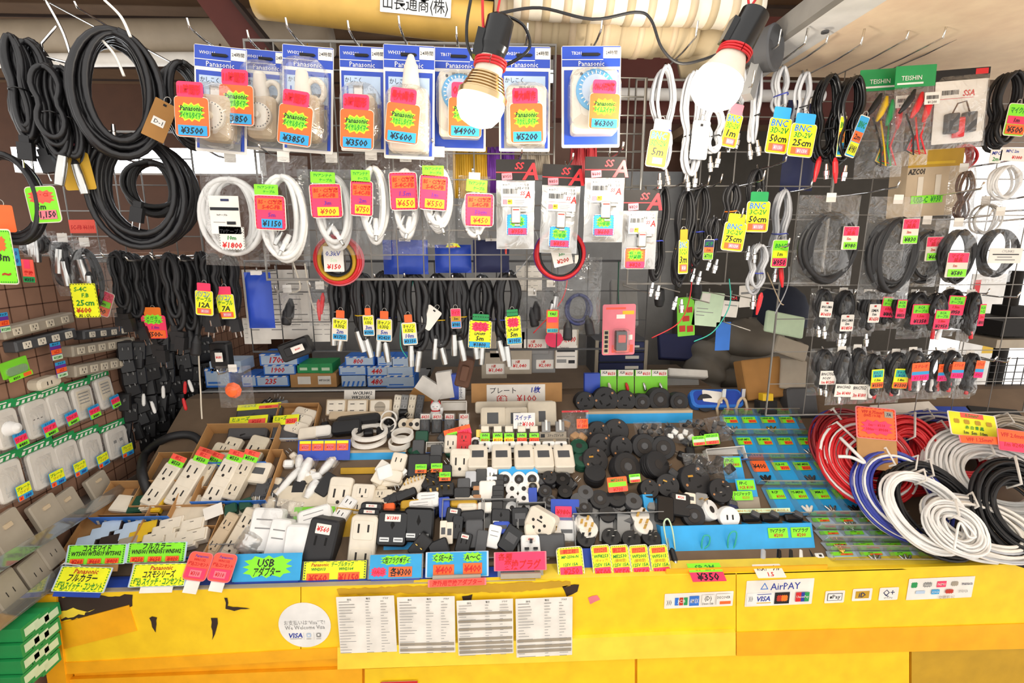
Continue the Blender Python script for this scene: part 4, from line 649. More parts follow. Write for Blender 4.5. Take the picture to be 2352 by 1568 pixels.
# clear shelves with grey plates
def wshelf(label, pl, pr, hh):
    a, b = PX(*pl, XW+.09), PX(*pr, XW+.09); v = b-a
    t = thing('clear_shelf', label, 'shelf', a)
    mb = MB(); mb.tube([(0, 0, 0), v], .002, 'acryl', 4); mb.box(-.09, 0, -.002, 0, v.y, .002, 'acryl'); part('shelf_board', mb, t)
    mb = MB(); prism(mb, [(0, 0, 0), (0, v.y, v.z), (0, v.y, v.z+hh), (0, 0, hh)], (.002, 0, 0), 'acryl'); part('lip', mb, t); return t
wshelf('upper clear plastic shelf of grey cover plates on the side wall', (-30, 1332), (318, 1112), .035)
wshelf('lower clear plastic shelf of socket plates on the side wall', (-30, 1470), (230, 1255), .035)
for i, (px, py, w, h, lab) in enumerate([(18, 1232, 74, 110, 'grey cover plate at the picture edge of the upper clear shelf'), (104, 1185, 60, 84, 'grey cover plate, second on the upper clear shelf'), (152, 1165, 52, 76, 'grey cover plate, third on the upper clear shelf'), (222, 1118, 46, 58, 'grey cover plate, fourth on the upper clear shelf'), (10, 1360, 60, 90, 'grey socket plate at the picture edge of the lower clear shelf'), (74, 1315, 52, 80, 'dark striped cover plate, second on the lower clear shelf'), (110, 1270, 44, 66, 'bagged grey plate, third on the lower clear shelf')]):
    c, L, H, tl = wl(px-w/2, px+w/2, py, py, h, .035); t = thing('cover_plate', lab, 'cover plate', c, WY @ rot(14, -6), 'grey cover plates on the clear shelves')
    mb = MB(); mb.slab(L*.95, H, .014, 'oldgrey', .006, .003); part('plate_body', mb, t)
    mb = MB(); mb.slab(L*.25, H*.1, .003, 'beige', .002, 0, cz=H*.25, y=-.014) if i < 4 else [mb.rect(-L*.15+a*L*.25, -H*.1, -L*.12+a*L*.25, H*.05, -.0145, 'slot') for a in (0, 1)]; part('latch' if i < 4 else 'slot', mb, t)
for k in range(12):
    px, py = 12+(k % 3)*24, 1442+(k//3)*36-(k % 3)*14; c = PX(px, py, XW+.05)
    t = thing('green_carton', 'green cartons of the low stack beneath the side wall shelves', 'carton', c, WY @ rot(0, 0), 'green cartons under the side wall')
    mb = MB(); mb.slab(.05, .034, .06, 'green', .001, 0); mb.rect(-.018, -.01, .018, .01, -.0605, 'offgreen'); part('carton_body', mb, t)
c, L, H, tl = wl(0, 62, 850, 838, 38, .03); t = thing('lime_pouch', 'lime green pouch of small parts at the picture edge over the green header', 'pouch', c, WY @ rot(0, -6)); part('pouch_body', MB().slab(L, H, .004, 'lime', .002, 0), t); part('window', MB().slab(L*.8, H*.5, .008, 'milky', .01, 0, cz=-H*.15), t); part('price_tag', card(L*.9, H*.3, 'neongreen', [('r', .6, .1, .95, .9, 'neonorange'), ('t', '¥350', .3, .5, .5, 'ink', .4)]), t, (0, -.01, -H*.55))
# hanging tags and small packs at the dark corner
for (px, py, w, h, Y, ops, lab) in [
    (100, 470, 66, 78, 1.12, card, 'green and pink 5m tag marked 1.150 beside the coil at the picture edge'), (190, 520, 58, 30, 1.3, 1, 'coral sign strip behind the rack above the power cords'), (10, 590, 44, 120, 1.05, 2, 'green tag with a red curl at the picture edge'), (66, 622, 26, 52, 1.2, 3, 'small pink, orange and green tag on a wall hook'),
    (196, 690, 56, 78, 1.2, 4, 'yellow 25cm tag in front of a bagged lead'), (30, 590, 30, 40, 1.1, 5, 'blue ¥800 tag behind the green tag with the red curl'), (180, 395, 60, 40, 1.25, 6, 'green and yellow tag below the black bundles')]:
    p = PY(px, py, Y); s = mpp(p); W, H = w*s, h*s
    m = (card(W, H, 'neongreen', [('b', .5, .72, .9, .4, 'coral'), ('t', 'BS・CS', .5, .78, .1, 'redink', .7), ('t', '5m', .42, .45, .16, 'ink', .6), ('r', .3, .08, .9, .34, 'pinkcard'), ('t', '1,150', .6, .2, .18, 'ink', .55)], .12, edge='cream') if ops is card else
         card(W, H, 'coral', [('t', '5C-FB ¥6100', .5, .45, .3, 'redink', .9)], .04) if ops == 1 else card(W, H, 'neongreen', [('d', 'greenink'), ('b', .4, .75, .7, .3, 'neonorange'), ('t', '3m', .5, .5, .15, 'ink', .6), ('t', '~', .5, .2, .2, 'redmark', .8)], .12, edge='cream') if ops == 2 else
         card(W, H, 'coral', [('r', .2, .6, .7, 1, 'neonpink'), ('r', 0, 0, 1, .25, 'green'), ('t', '変換', .5, .42, .14, 'redink', .8), ('t', '¥350', .5, .12, .14, 'ink', .8)], .05) if ops == 3 else
         card(W, H, 'neonyellow', [('d', 'ink'), ('t', 'S-4C', .4, .84, .13, 'greenink', .7), ('t', 'F.B', .55, .66, .12, 'greenink', .5), ('t', '25cm', .5, .44, .17, 'greenink', .8), ('t', '¥600', .4, .22, .15, 'redmark', .7), ('t', 'BS・CS', .4, .07, .07, 'ink', .6)], .04) if ops == 4 else
         card(W, H, 'tagblue', [('t', '¥610', .5, .72, .25, 'blueink', .8), ('t', '¥800', .5, .3, .25, 'blueink', .8)], .05) if ops == 5 else card(W, H, 'neonyellow', [('r', 0, 0, .45, 1, 'neongreen'), ('t', '1.5m', .6, .4, .35, 'redink', .5)], .05))
    thing('price_tag_card', lab, 'price tag', p, rot(0, random.uniform(-4, 4)), mb=m)
for px, py, w, h, lab, sd in [(145, 610, 60, 140, 'clear bag of steel-ended black leads beside the yellow 25cm tag', 5), (195, 640, 90, 180, 'clear bag with a looped black lead behind the yellow 25cm tag', 6), (85, 560, 80, 60, 'dark clear bag with white plug under the green 5m tag', 7)]:
    cbag(px, py-h/2, w, h, 1.26, w*.7, h*.75, 3, 'rubber', [], lab, sd, pl=(('xlr', 0, h*.35), ('xlr', 8, h*.55)), rack=gl)
# dark mass of adapters on the corner hooks
AD = 'black adapters massed on the corner hooks'
rr = random.Random(21)
for k in range(64):
    px = 290+(k % 8)*25+rr.uniform(-6, 6); py = 800+(k//8)*30+rr.uniform(-7, 7)-(k % 8)*2
    Y = 1.55+(px-290)*.0018
    p = PY(px, py, Y); s = mpp(p)
    t = thing('power_adapter', 'black power adapter hanging in the dark mass at the wall corner', 'adapter', p, rot(0, rr.uniform(-12, 12), 40+rr.uniform(-20, 20)), AD)
    key = ('ad', k % 4); part('adapter_body', lambda: MB().slab(.042+.007*(k % 4), .062, .036, 'black', .006, .004), t, key=key)
    part('prong', lambda: MB().box(-.008, -.05, .006, -.006, -.034, .014, 'grey').box(.006, -.05, .006, .008, -.034, .014, 'grey'), t, key='prongs')
for k, (px, py, c) in enumerate([(425, 890, 'red'), (438, 886, 'white'), (424, 928, 'red'), (375, 900, 'white'), (330, 918, 'white'), (352, 935, 'white')]):
    thing('audio_plug', 'small %s audio plug %s' % (c, ['by the string at the wall corner', 'beside the red one by the string', 'below the red and white plugs', 'between the black adapters', 'low on the tiled wall corner', 'lowest among the black adapters'][k]), 'plug', PY(px, py, 1.5), rot(0, rr.uniform(-20, 20)), mb=MB().lathe([(.003, -.02), (.005, -.01), (.005, .014), (.003, .02)], c, 10, Matrix.Rotation(R(90), 4, 'X')))
cord('string', 'thin cream string with a knot and white cone end at the wall corner', pxy([(456, 800), (458, 850), (461, 900), (462, 930), (464, 962)], 1.42), .0022, 'cream', 'string')
cord('hose', 'thick black cable arching up from the boxes to the wall corner', [PS(345, 1140, .01), PS(326, 1085, .05), PY(335, 1040, 1.5), PY(385, 1005, 1.5), PY(440, 1000, 1.52), PY(470, 1030, 1.5), PS(475, 1060, .01)], .013, 'rubber', 'hose')
# ================================================================== shop interior behind the table
def onY(px, py, Y): p = PY(px, py, Y); return p, mpp(p)
mb = MB(); mb.box(.9, 2.3, 0, PY(2150, 700, 2.3).x, 2.34, 2.36, 'cloth'); struct('wall_right', mb)
mb = MB(); mb.box(.9, 1.5, 2.12, 3.0, 2.6, 2.16, 'ceilbrown'); struct('ceiling_rear', mb)
t = thing('fluorescent_lamp', 'fluorescent strip light under the shop ceiling behind the upper rack', 'lamp', (0.3, 2.2, 2.315)); part('housing', MB().box(-.7, -.05, 0, .9, .05, .04, 'white'), t); part('diffuser', MB().box(-.68, -.04, -.02, .88, .04, -.001, 'tube'), t)  # added hidden strip light that brightens the dark interior
mb = MB(); mb.box(-.9, 2.36, .9, 1.1, 2.4, 1.95, 'grey'); thing('display_board', 'grey board on the rear wall behind the microphone cables', 'board', mb=mb)
# hanging hanks of wire behind the rack
for px, w, c, a, b, lab in [(1080, 72, 'mustard', 340, 452, 'olive yellow hank of wire behind the rack'), (1150, 56, 'purple', 340, 440, 'dark purple hank of wire next to the yellow one'), (1228, 60, 'oldgrey', 340, 400, 'greyish hank of wire beyond the purple one'), (1338, 56, 'darkred', 330, 420, 'red hank of wire behind the red and black cards')]:
    p, s = onY(px, a, 1.29); rod(gt, p); mb = MB()
    for k in range(16): x = (-.5+k/15)*w*s; mb.tube([(x, .01*math.sin(k*2), 0), (x, -.02+.008*math.sin(k), -.02), (x*1.04, -.018, -(b-a)*s*.6), (x*.98, -.012, -(b-a)*s)], .0034, c, 6)
    thing('wire_hank', lab, 'wire hank', p, mb=mb)
for px, py, w, h, c, lab in [(930, 590, 104, 78, 'bluecard', 'shiny blue bag hanging under the ¥750 aerial cable'), (1040, 594, 84, 64, 'bluecard', 'shiny blue bag behind the round yellow ¥500 tag'), (1128, 588, 84, 74, 'navy', 'navy bag behind the ¥950 splitter pouch'), (590, 690, 60, 130, 'bluecard', 'blue sleeve beside the yellow 7A tag'), (1850, 330, 80, 200, 'navy', 'blue sheet behind the lower coaxial loops')]:
    p, s = onY(px, py-h/2, 1.31 if px < 1500 else 1.4); rod(gt if 800 < px < 1300 else gr if px > 1500 else gc, p); t = thing('blue_bag', lab, 'bag', p); part('bag_body', bag(w*s, h*s, .02, px, c), t, (0, 0, -h*s/2)); part('hang_tab', MB().slab(.03, .02, .001, 'paper', .001, 0), t, (0, -.004, -.006))
p, s = onY(1041, 578, 1.3); thing('price_tag_card', 'round yellow ¥500 tag with an orange burst hung on the blue bag', 'price tag', p, mb=(lambda m: draw(m, 40*s, 40*s, [('b', .5, .5, .72, .72, 'neonorange'), ('t', 'VGA', .5, .6, .16, 'ink', .5), ('t', '¥500', .5, .38, .2, 'redink', .6)], -.0015))(MB().lathe([(20*s, 0), (20*s, .0015)], 'neonyellow', 24)))
p, s = onY(1148, 572, 1.3); thing('price_tag_card', 'small coral ¥1,700 tag on the navy bag', 'price tag', p, mb=card(32*s, 26*s, 'coral', [('t', '¥1700', .5, .4, .4, 'redink', .9)]))
# white charts and notes
for px, py, w, h, Y, lab, n in [(640, 700, 150, 160, 1.44, 'large white wall chart of small print behind the bagged clips', 12), (755, 740, 80, 90, 1.436, 'smaller white printed sheet beside the large wall chart', 7), (590, 760, 60, 60, 1.446, 'white printed slip under the blue sleeve', 5), (1215, 640, 60, 60, 1.43, 'white printed slip behind the 0.5kV wire coil', 5)]:
    p, s = onY(px, py, Y); W, H = w*s, h*s; rod(gc, p+Vector((0, 0, H/2))); mb = MB(); mb.slab(W, H, .001, 'paper', .001, 0); q = random.Random(px)
    for k in range(n):
        z = H*(.44-.88*k/n)
        for c in range(3): x = -W*.45+c*W*.31; mb.rect(x, z, x+W*q.uniform(.1, .26), z+H*.014, -.0013, 'rack')
    thing('printed_chart', lab, 'chart', p, mb=mb)
for px, py, w, h, sd, lab, kind in [(660, 705, 52, 95, 3, 'clear bag with a white tab and dark clip, first of two on long hooks', 'cone'), (735, 700, 60, 100, 4, 'clear bag with a white tab, second of two on long hooks', 'clip'), (1265, 700, 60, 110, 8, 'clear bag with small black plugs under the 0.5kV wire coil', 'xlr'), (1222, 710, 60, 90, 10, 'clear bag with a round black part behind the ¥1950 tag', 'cone'), (535, 890, 80, 100, 9, 'clear bag with an orange lump and a paper slip near the black adapters', None)]:
    t = cbag(px, py-h/2, w, h, 1.36, 0, 0, 0, 'rubber', [], lab, sd, 'parts_bag', 'bag', None, pl=((kind, 0, h*.6), (kind, 8, h*.45)) if kind else (), rack=gc)
    if not kind: part('orange_lump', MB().lathe([(.001, -.012), (.02, -.008), (.024, 0), (.016, .012), (.001, .016)], 'neonorange', 9), t, (0, -.014, -h*.55*mpp(t.location)))
for k, (a, b, c, l) in enumerate([((672, 600), (690, 660), (668, 672), 'white long wire hook with its curved end, first over the clear bags'), ((700, 605), (718, 700), (745, 720), 'white long straight wire hook between the clear bags'), ((612, 640), (620, 655), (640, 672), 'short white wire hook over the wall chart'), ((735, 620), (742, 650), (760, 660), 'white long wire hook beside the red wire coil')]): cord('wire_hook', l, pxy([a, b, c], 1.37), .0025, 'cream', 'hook')
# hanging black adapters in front of the shelf
for px, py, w, h, lab, wt_ in [(685, 798, 70, 42, 'black angled plug adapter with a white label hanging above the blue boxes', 1), (515, 812, 40, 60, 'black adapter with a pinkish sticker under the 7A tag', 1), (1068, 850, 34, 70, 'brown plug strip hanging beside the grey plates', 0)]:
    p, s = onY(px, py, 1.4); t = thing('plug_adapter', lab, 'plug adapter', p, rot(0, -20 if px == 685 else 14 if px > 1000 else 0)); part('adapter_body', MB().slab(w*s, h*s, .03, 'black' if px < 1000 else 'brown', .008, .004).slab(w*s*.5, h*s*.5, .045, 'black' if px < 1000 else 'brown', .004, .002), t)
    if wt_: part('price_sticker', card(w*s*.4, h*s*.35, 'paper', [('t', '¥680', .5, .5, .3, 'redink', .8)], .04), t, (w*s*.2, -.046, 0))
# shelf of blue boxes
YS = 1.8; mb = MB(); mb.box(PY(975, 900, 1.74).x, 1.725, 0, PY(1600, 900, 1.85).x, 2.08, ZB+.002, 'tabletop'); thing('back_shelf', 'brown shelf behind the sloping table under the grey plate packs', 'shelf', mb=mb)
zs = PY(720, 892, YS).z
t = thing('storage_shelf', 'white wire shelf with small blue boxes behind the table', 'shelf', (0, 0, 0)); a, b = PY(472, 892, YS).x, PY(968, 892, YS).x
mb = MB(); mb.box(a, YS-.03, zs-.004, b, YS+.3, zs, 'grey'); mb.tube([(a, YS-.03, zs), (b, YS-.03, zs)], .004, 'white'); part('shelf_board', mb, t); part('post', MB().box(a, YS+.28, 0, a+.02, YS+.3, zs, 'wire'), t); part('post', MB().box(b-.02, YS+.28, 0, b, YS+.3, zs, 'wire'), t)
BX = [(500, 868, 56, 46, 'bluebox', ''), (518, 843, 70, 28, 'paleblue', ''), (641, 826, 88, 28, 'bluebox', '1700'), (642, 849, 72, 24, 'bluebox', '1900'), (626, 875, 74, 26, 'bluebox', '235'), (572, 875, 32, 28, 'bluebox', ''),
      (697, 846, 28, 22, 'green', ''), (723, 846, 24, 22, 'green', ''), (748, 846, 30, 24, 'green', ''), (720, 873, 104, 34, 'cardboard', 'WG'), (826, 829, 66, 22, 'bluebox', '800'), (884, 829, 34, 24, 'bluebox', ''), (922, 832, 44, 26, 'bluebox', ''), (810, 851, 62, 22, 'bluebox', ''), (868, 852, 50, 24, 'bluebox', '440'), (918, 852, 64, 28, 'bluebox', ''), (812, 875, 54, 26, 'paleblue', ''), (868, 876, 48, 26, 'bluebox', '480'), (920, 876, 66, 30, 'bluebox', '')]
BL_ = ['blue box low at the end of the shelf by the black adapters', 'pale blue and white box on the end blue box', 'blue box marked 1700 in red, top of its stack', 'blue box marked 1900 in red', 'blue box marked 235 in red, bottom of its stack', 'small blue box beside the one marked 235', 'green carton, first of three on the cardboard box', 'green carton, middle of three on the cardboard box', 'green carton, last of three on the cardboard box', 'cardboard box with two paper labels under the green cartons', 'blue box marked 800 in red', 'plain blue box beside the one marked 800', 'blue box at the top end of the shelf', 'plain blue box under the one marked 800', 'blue box marked 440 in red', 'striped blue box beside the one marked 440', 'striped pale box at the bottom under the plain blue one', 'blue box marked 480 in red', 'striped blue box at the bottom end of the shelf']
for i, (px, py, w, h, c, tx) in enumerate(BX):
    p, s = onY(px, py, YS); W, H = w*s, h*s*.97; mb = MB(Matrix.Translation((0, .1, 0))); mb.slab(W, H, .1, c, .001, 0)
    t = thing('carton', BL_[i], 'box', p, group='boxes on the shelf behind the table'); 
    if c == 'bluebox':
        mb.rect(-W*.46, -H*.4, W*.46, H*.36, -.1005, 'paleblue'); mb.rect(-W*.4, -H*.3, W*.1, -H*.2, -.101, 'bluebox') if not tx else mb.text(tx, -W*.05, 0, H*.5, -.101, 'redink', .25, W*.75)
        for k in range(4): x = -W*.5+k*W*.26; mb.poly([(x, H*.38), (x+W*.12, H*.38), (x+W*.18, H*.5), (x+W*.06, H*.5)], -.1008, 'paper')
    elif c == 'paleblue':
        for k in range(5): x = -W*.5+k*W*.2; mb.poly([(x, -H*.5), (x+W*.08, -H*.5), (x+W*.16, H*.0), (x+W*.08, H*.0)], -.1008, 'bluebox')
    elif c == 'cardboard': mb.slab(W*.28, H*.55, .001, 'paper', .001, 0, cx=-W*.2, y=-.1); mb.slab(W*.28, H*.6, .001, 'paper', .001, 0, cx=W*.24, y=-.1); mb.text('WF 5015K', W*.24, 0, H*.14, -.1015, 'ink', .1, W*.24)
    else: mb.rect(-W*.3, -H*.2, W*.3, H*.1, -.1006, 'offgreen')
    part('carton_body', mb, t)
# back of the table: white papers, printed boxes, grey plates with prices
for px, py, w, h, c, tx, lab in [(1135, 838, 58, 60, 'oldgrey', '¥1,040', 'grey switch plate pack with a white ¥1,040 label, lower of two'), (1190, 828, 62, 60, 'oldgrey', '¥1,040', 'grey switch plate pack with a white ¥1,040 label, upper of two'), (1248, 828, 54, 54, 'grey', '¥2,080', 'dark grey plate pack with a white ¥2,080 label'), (1300, 800, 54, 90, 'oldgrey', '¥4,680', 'tall grey plate pack with a ¥4,680 label over printed text'), (1225, 782, 70, 60, 'grey', '¥3,200', 'dark plate pack behind the round pink sticker'), (1165, 790, 80, 60, 'oldgrey', '¥980', 'large grey plate pack behind the ¥1800 tag')]:
    p, s = onY(px, py, 1.76-.01*(px % 3)); W, H = w*s, h*s; t = thing('plate_pack', lab, 'plate pack', p, group='grey plate packs behind the cardboard sign'); part('switch_plate', MB().slab(W, H, .012, c, .002, .001), t)
    part('price_label', card(W*.74, H*.4, 'paper', [('t', '3連', .4, .78, .22, 'redmark', .3), ('t', tx, .5, .36, .34, 'redink', .9)], .06), t, (W*.05, -.0125, -H*.12 if px != 1300 else H*.3))
    if px == 1300: part('printed_label', card(W*.9, H*.6, 'paper', [('t', 'Panasonic', .4, .92, .07, 'ink', .6, 0), ('r', .05, .72, .9, .8, 'ink'), ('r', .05, .5, .9, .54, 'grey'), ('r', .05, .25, .5, .4, 'grey'), ('r', .6, .22, .9, .36, 'ink')], .01), t, (0, -.0125, -H*.2))
p, s = onY(1272, 778, 1.7); thing('price_tag_card', 'round pink sticker behind the orange and green narrow tag', 'price tag', p, mb=MB().lathe([(20*s, 0), (20*s, .001)], 'neonpink', 24))
p, s = onY(1269, 738, 1.3); thing('price_tag_card', 'narrow green, pink and orange tag marked ¥1550 before the grey plates', 'price tag', p, mb=card(28*s, 54*s, 'neonorange', [('d', 'redink'), ('r', .1, .7, .9, .95, 'neongreen'), ('r', .1, .46, .9, .68, 'neonpink'), ('r', .05, .03, .95, .2, 'teal'), ('t', '¥1550', .5, .11, .11, 'blueink', .8), ('t', 'YAS', .5, .83, .11, 'ink', .6)], .08))
cbag(1330, 590, 110, 180, 1.3, 60, 70, 3, 'navy', [], 'clear bag with a short black lead and two blue plugs under the ¥850 pouch', 91, 'parts_bag', 'bag', pl=(('cone', -24, 160), ('cone', 24, 150)), rack=gc, dz=30)
p, s = onY(1421, 757, 1.32); W, H = 76*s, 118*s; t = thing('switch_blister', 'pink blister card with a small black and red switch', 'blister card', p, rot(0, -1)); mb = MB(); mb.slab(W, H, .001, 'pinkcard', W*.06, 0); draw(mb, W, H, [('r', .1, .9, .7, .94, 'coral'), ('r', .6, .8, .95, .87, 'yel2'), ('r', .42, .72, .68, .8, 'paper'), ('r', .04, .03, .2, .5, 'beige'), ('r', .3, .05, .95, .2, 'coral'), ('r', .8, .3, .92, .4, 'paper')]+[('r', .07, .06+.09*k, .17, .12+.09*k, 'ink') for k in range(5)], -.001); part('backing_card', mb, t); mb = MB(); mb.slab(W*.34, H*.38, .02, 'black', .003, .002); mb.slab(W*.22, H*.15, .026, 'redmark', .002, .001, cz=H*.05); part('switch', mb, t, (W*.04, -.001, -H*.2)); part('blister', MB().slab(W*.46, H*.46, .03, 'blister', .006, .004, back=False), t, (W*.04, -.001, -H*.2))
cord('green_string', 'green string that the pink blister card hangs from', pxy([(1421, 600), (1420, 660), (1421, 700)], 1.33), .0018, 'darkgreen')
p, s = onY(1425, 830, 1.9); t = thing('drawer_cabinet', 'dark drawer cabinet in a grey frame behind the pink blister card', 'cabinet', p); W, H = 120*s, 100*s; part('cabinet_body', MB().box(-W/2, 0, ZB+.003-p.z, W/2, .17, H/2, 'dkgrey').box(-W/2, -.012, -H/2, -W*.44, 0, H/2, 'oldgrey').box(W*.44, -.012, -H/2, W/2, 0, H/2, 'oldgrey'), t)
for k in range(4): q = part('drawer', MB().slab(W*.86, H*.2, .016, 'navy', .003, .002), t, (0, 0, H*(.36-.24*k))); part('drawer_label', MB().slab(W*.26, H*.07, .001, 'paper', .001, 0), q, (W*.2, -.016, 0))
for px, py, w, h, c, lab, Y in [(1560, 800, 100, 60, 'navy', 'dark blue folded sheet on the shelf by the cabinet', 2.0), (1575, 860, 90, 18, 'paper', 'white sheets lying beside the green packs', 1.78), (1560, 885, 80, 26, 'grey', 'grey folded papers under the white sheets', 1.78), (1430, 700, 60, 110, 'grey', 'grey bagged tubing behind the pink blister card', 1.7)]:
    p, s = onY(px, py, Y)
    if px == 1430: rod(gc, p+Vector((0, 0, h*s*.4)))
    thing('paper_stack' if c in ('paper', 'grey') else 'folded_sheet', lab, 'papers', p, rot(30, 4), mb=MB().slab(w*s, h*s, .03, c, .004, .004))
for px, py, w, h, c, lab, ops in [(1626, 710, 66, 78, 'offgreen', 'pale green note sheet with a ring on it hanging near the cap', [('r', .1, .5, .5, .52, 'grey'), ('r', .1, .4, .7, .42, 'grey'), ('r', .1, .3, .4, .32, 'grey'), ('r', .2, .72, .5, .96, 'paper')]), (1575, 727, 40, 90, 'lime', 'green card with five red pieces on it', [('r', .1, .62, .42, .76, 'redmark'), ('r', .55, .6, .88, .74, 'redmark'), ('r', .3, .38, .7, .52, 'redmark'), ('r', .1, .12, .45, .28, 'redmark'), ('r', .55, .1, .9, .26, 'redmark')]), (1678, 702, 36, 52, 'paper', 'small white pack with a black and red header near the cap', [('r', 0, .72, 1, 1, 'dark'), ('t', 'SSA', .6, .86, .16, 'red', .5), ('r', .1, .5, .9, .54, 'grey')]), (1717, 680, 40, 50, 'paper', 'small white pack against the cap', [('r', .1, .6, .9, .7, 'grey')]), (1660, 772, 34, 66, 'bluebox', 'blue pen sleeve before the puffer jacket', [])]:
    p, s = onY(px, py, 1.5); rod(gr, p+Vector((0, 0, h*s/2))); thing('hanging_card', lab, 'card', p, rot(0, random.uniform(-6, 8)), mb=card(w*s, h*s, c, ops, .04))
for px, py, lab in [(1515, 680, 'black rubber plug hanging by the green card'), (1600, 665, 'black rubber plug above the pale green note')]: p, s = onY(px, py, 1.5); rod(gr, p+Vector((0, 0, .028))); thing('rubber_plug', lab, 'plug', p, mb=MB().lathe([(.006, -.03), (.014, -.02), (.017, .01), (.013, .03), (.008, .034)], 'rubber', 14, Matrix.Rotation(R(90), 4, 'X')))
for pts, m, lab in [([(1590, 600), (1585, 680), (1560, 740), (1497, 776)], 'red', 'red wire trailing down across the dark interior'), ([(1675, 640), (1676, 700), (1640, 760), (1594, 784)], 'teal', 'teal wire trailing down before the jacket'), ([(1762, 625), (1790, 690), (1800, 700)], 'beige', 'tan wire crossing over the cap'), ([(1812, 612), (1808, 660), (1780, 720)], 'cablegrey', 'pale wire crossing the tan one over the cap'), ([(960, 560), (950, 640), (925, 720), (920, 790), (935, 820)], 'teal', 'thin green cord in front of the microphone cables'), ([(790, 620), (840, 690), (860, 740)], 'rust', 'thin brown wire in front of the microphone cables'), ([(1305, 625), (1290, 690), (1225, 765)], 'red', 'thin red wire below the 0.5kV coil'), ([(1225, 520), (1235, 560), (1200, 610), (1170, 640)], 'cablegrey', 'pale cable curving down to the ¥1950 microphone cable'), ([(1932, 655), (1942, 720), (1940, 800)], 'rubber', 'thin black wire hanging through the small bagged leads'), ([(2010, 655), (2050, 705), (2110, 755)], 'darkred', 'dark red wire slanting over the small bagged leads')]: cord('loose_wire', lab, pxy(pts, 1.335), .0016, m, 'wire')
# seated person in a dark puffer jacket and cap, seen from behind, head bowed
def rings(mb, path, m, n=18, sm=True):   # path of (centre, rx, ry, tilt dir)
    vs = []
    for (c, rx, ry, lean) in path:
        for k in range(n): a = 2*math.pi*k/n; vs.append((c[0]+rx*math.cos(a), c[1]+ry*math.sin(a)*math.cos(lean), c[2]+ry*math.sin(a)*math.sin(lean)+rx*math.cos(a)*.0))
    L = len(path); mb.add(vs, [(j*n+k, j*n+(k+1) % n, (j+1)*n+(k+1) % n, (j+1)*n+k) for j in range(L-1) for k in range(n)]+[tuple(range(n-1, -1, -1)), tuple(range((L-1)*n, L*n))], m, sm)
YP = 1.98; hd = PY(1792, 716, YP); nk = PY(1728, 770, YP-.03); sh = PY(1712, 800, YP); hp = PY(1672, 960, YP+.05)
t = thing('person', 'person in a dark quilted jacket and navy cap, bowed with back turned', 'person', (hp.x, hp.y, .45)); o = Vector((hp.x, hp.y, .45)); V = lambda p: Vector(p)-o
mb = MB(); rings(mb, [(V((hp.x, hp.y+.05, .43)), .17, .13, 0), (V(hp), .15, .12, 0), (V(sh), .18, .11, .2), (V(nk), .065, .06, .3), (V(nk.lerp(hd, .5)), .06, .065, .3), (V(hd)+Vector((-.02, 0, -.07)), .07, .085, .2), (V(hd), .082, .1, 0), (V(hd)+Vector((0, 0, .07)), .06, .08, 0), (V(hd)+Vector((0, 0, .1)), .01, .015, 0)], 'skin')
for sx in (-1, 1): mb.tube([V(sh)+Vector((sx*.17, 0, -.01)), V(sh)+Vector((sx*.22, -.05, -.2)), V(sh)+Vector((sx*.16, .14, -.36)), V(sh)+Vector((sx*.08, .24, -.36))], [.055, .045, .035, .028], 'skin', 10); mb.tube([V((hp.x+sx*.09, hp.y+.05, .45)), V((hp.x+sx*.11, hp.y+.42, .47)), V((hp.x+sx*.11, hp.y+.42, .05))], [.085, .06, .045], 'navycloth', 10)
part('body', mb, t)
mb = MB(); path = []
for k in range(57):
    u_ = k/56; c = Vector((hp.x, hp.y, .5)).lerp(hp, min(1, u_*2.2)) if u_ < .45 else hp.lerp(sh+Vector((.01, 0, .0)), (u_-.45)/.55)
    path.append((V(c), (.19-.02*u_)+.026*abs(math.sin(k*.37)), (.16-.04*u_)+.026*abs(math.sin(k*.37)), .15*u_))
rings(mb, path+[(V(sh)+Vector((.01, 0, .03)), .13, .1, .3), (V(nk), .09, .08, .3)], 'puffer', 24)
for sx in (-1, 1):
    pts = [V(sh)+Vector((sx*.14, -.01, 0)), V(sh)+Vector((sx*.2, -.05, -.1)), V(sh)+Vector((sx*.22, -.06, -.2)), V(sh)+Vector((sx*.2, .04, -.3)), V(sh)+Vector((sx*.15, .15, -.35)), V(sh)+Vector((sx*.1, .22, -.36))]
    P = []; 
    for i in range(5):
        for k in range(10): P.append(pts[i].lerp(pts[i+1], k/10))
    mb.tube(P, [.078-.0005*i+.018*abs(math.sin(i*.5)) for i in range(50)], 'puffer', 14)
part('jacket', mb, t)
mb = MB(); rings(mb, [(V(nk)+Vector((-.03, -.02, -.06)), .11, .07, .2), (V(nk)+Vector((-.02, -.05, -.01)), .125, .085, .4), (V(nk)+Vector((0, -.03, .04)), .11, .07, .5), (V(nk)+Vector((.02, 0, .05)), .06, .04, .5)], 'puffer'); part('hood', mb, t)
mb = MB(); rings(mb, [(V(hd)+Vector((0, 0, -.055)), .098, .114, 0), (V(hd)+Vector((0, 0, -.03)), .1, .118, 0), (V(hd)+Vector((0, 0, .03)), .098, .114, 0), (V(hd)+Vector((0, 0, .075)), .08, .095, 0), (V(hd)+Vector((0, 0, .105)), .045, .055, 0), (V(hd)+Vector((0, 0, .115)), .01, .01, 0)], 'navycloth', 22); part('cap', mb, t)
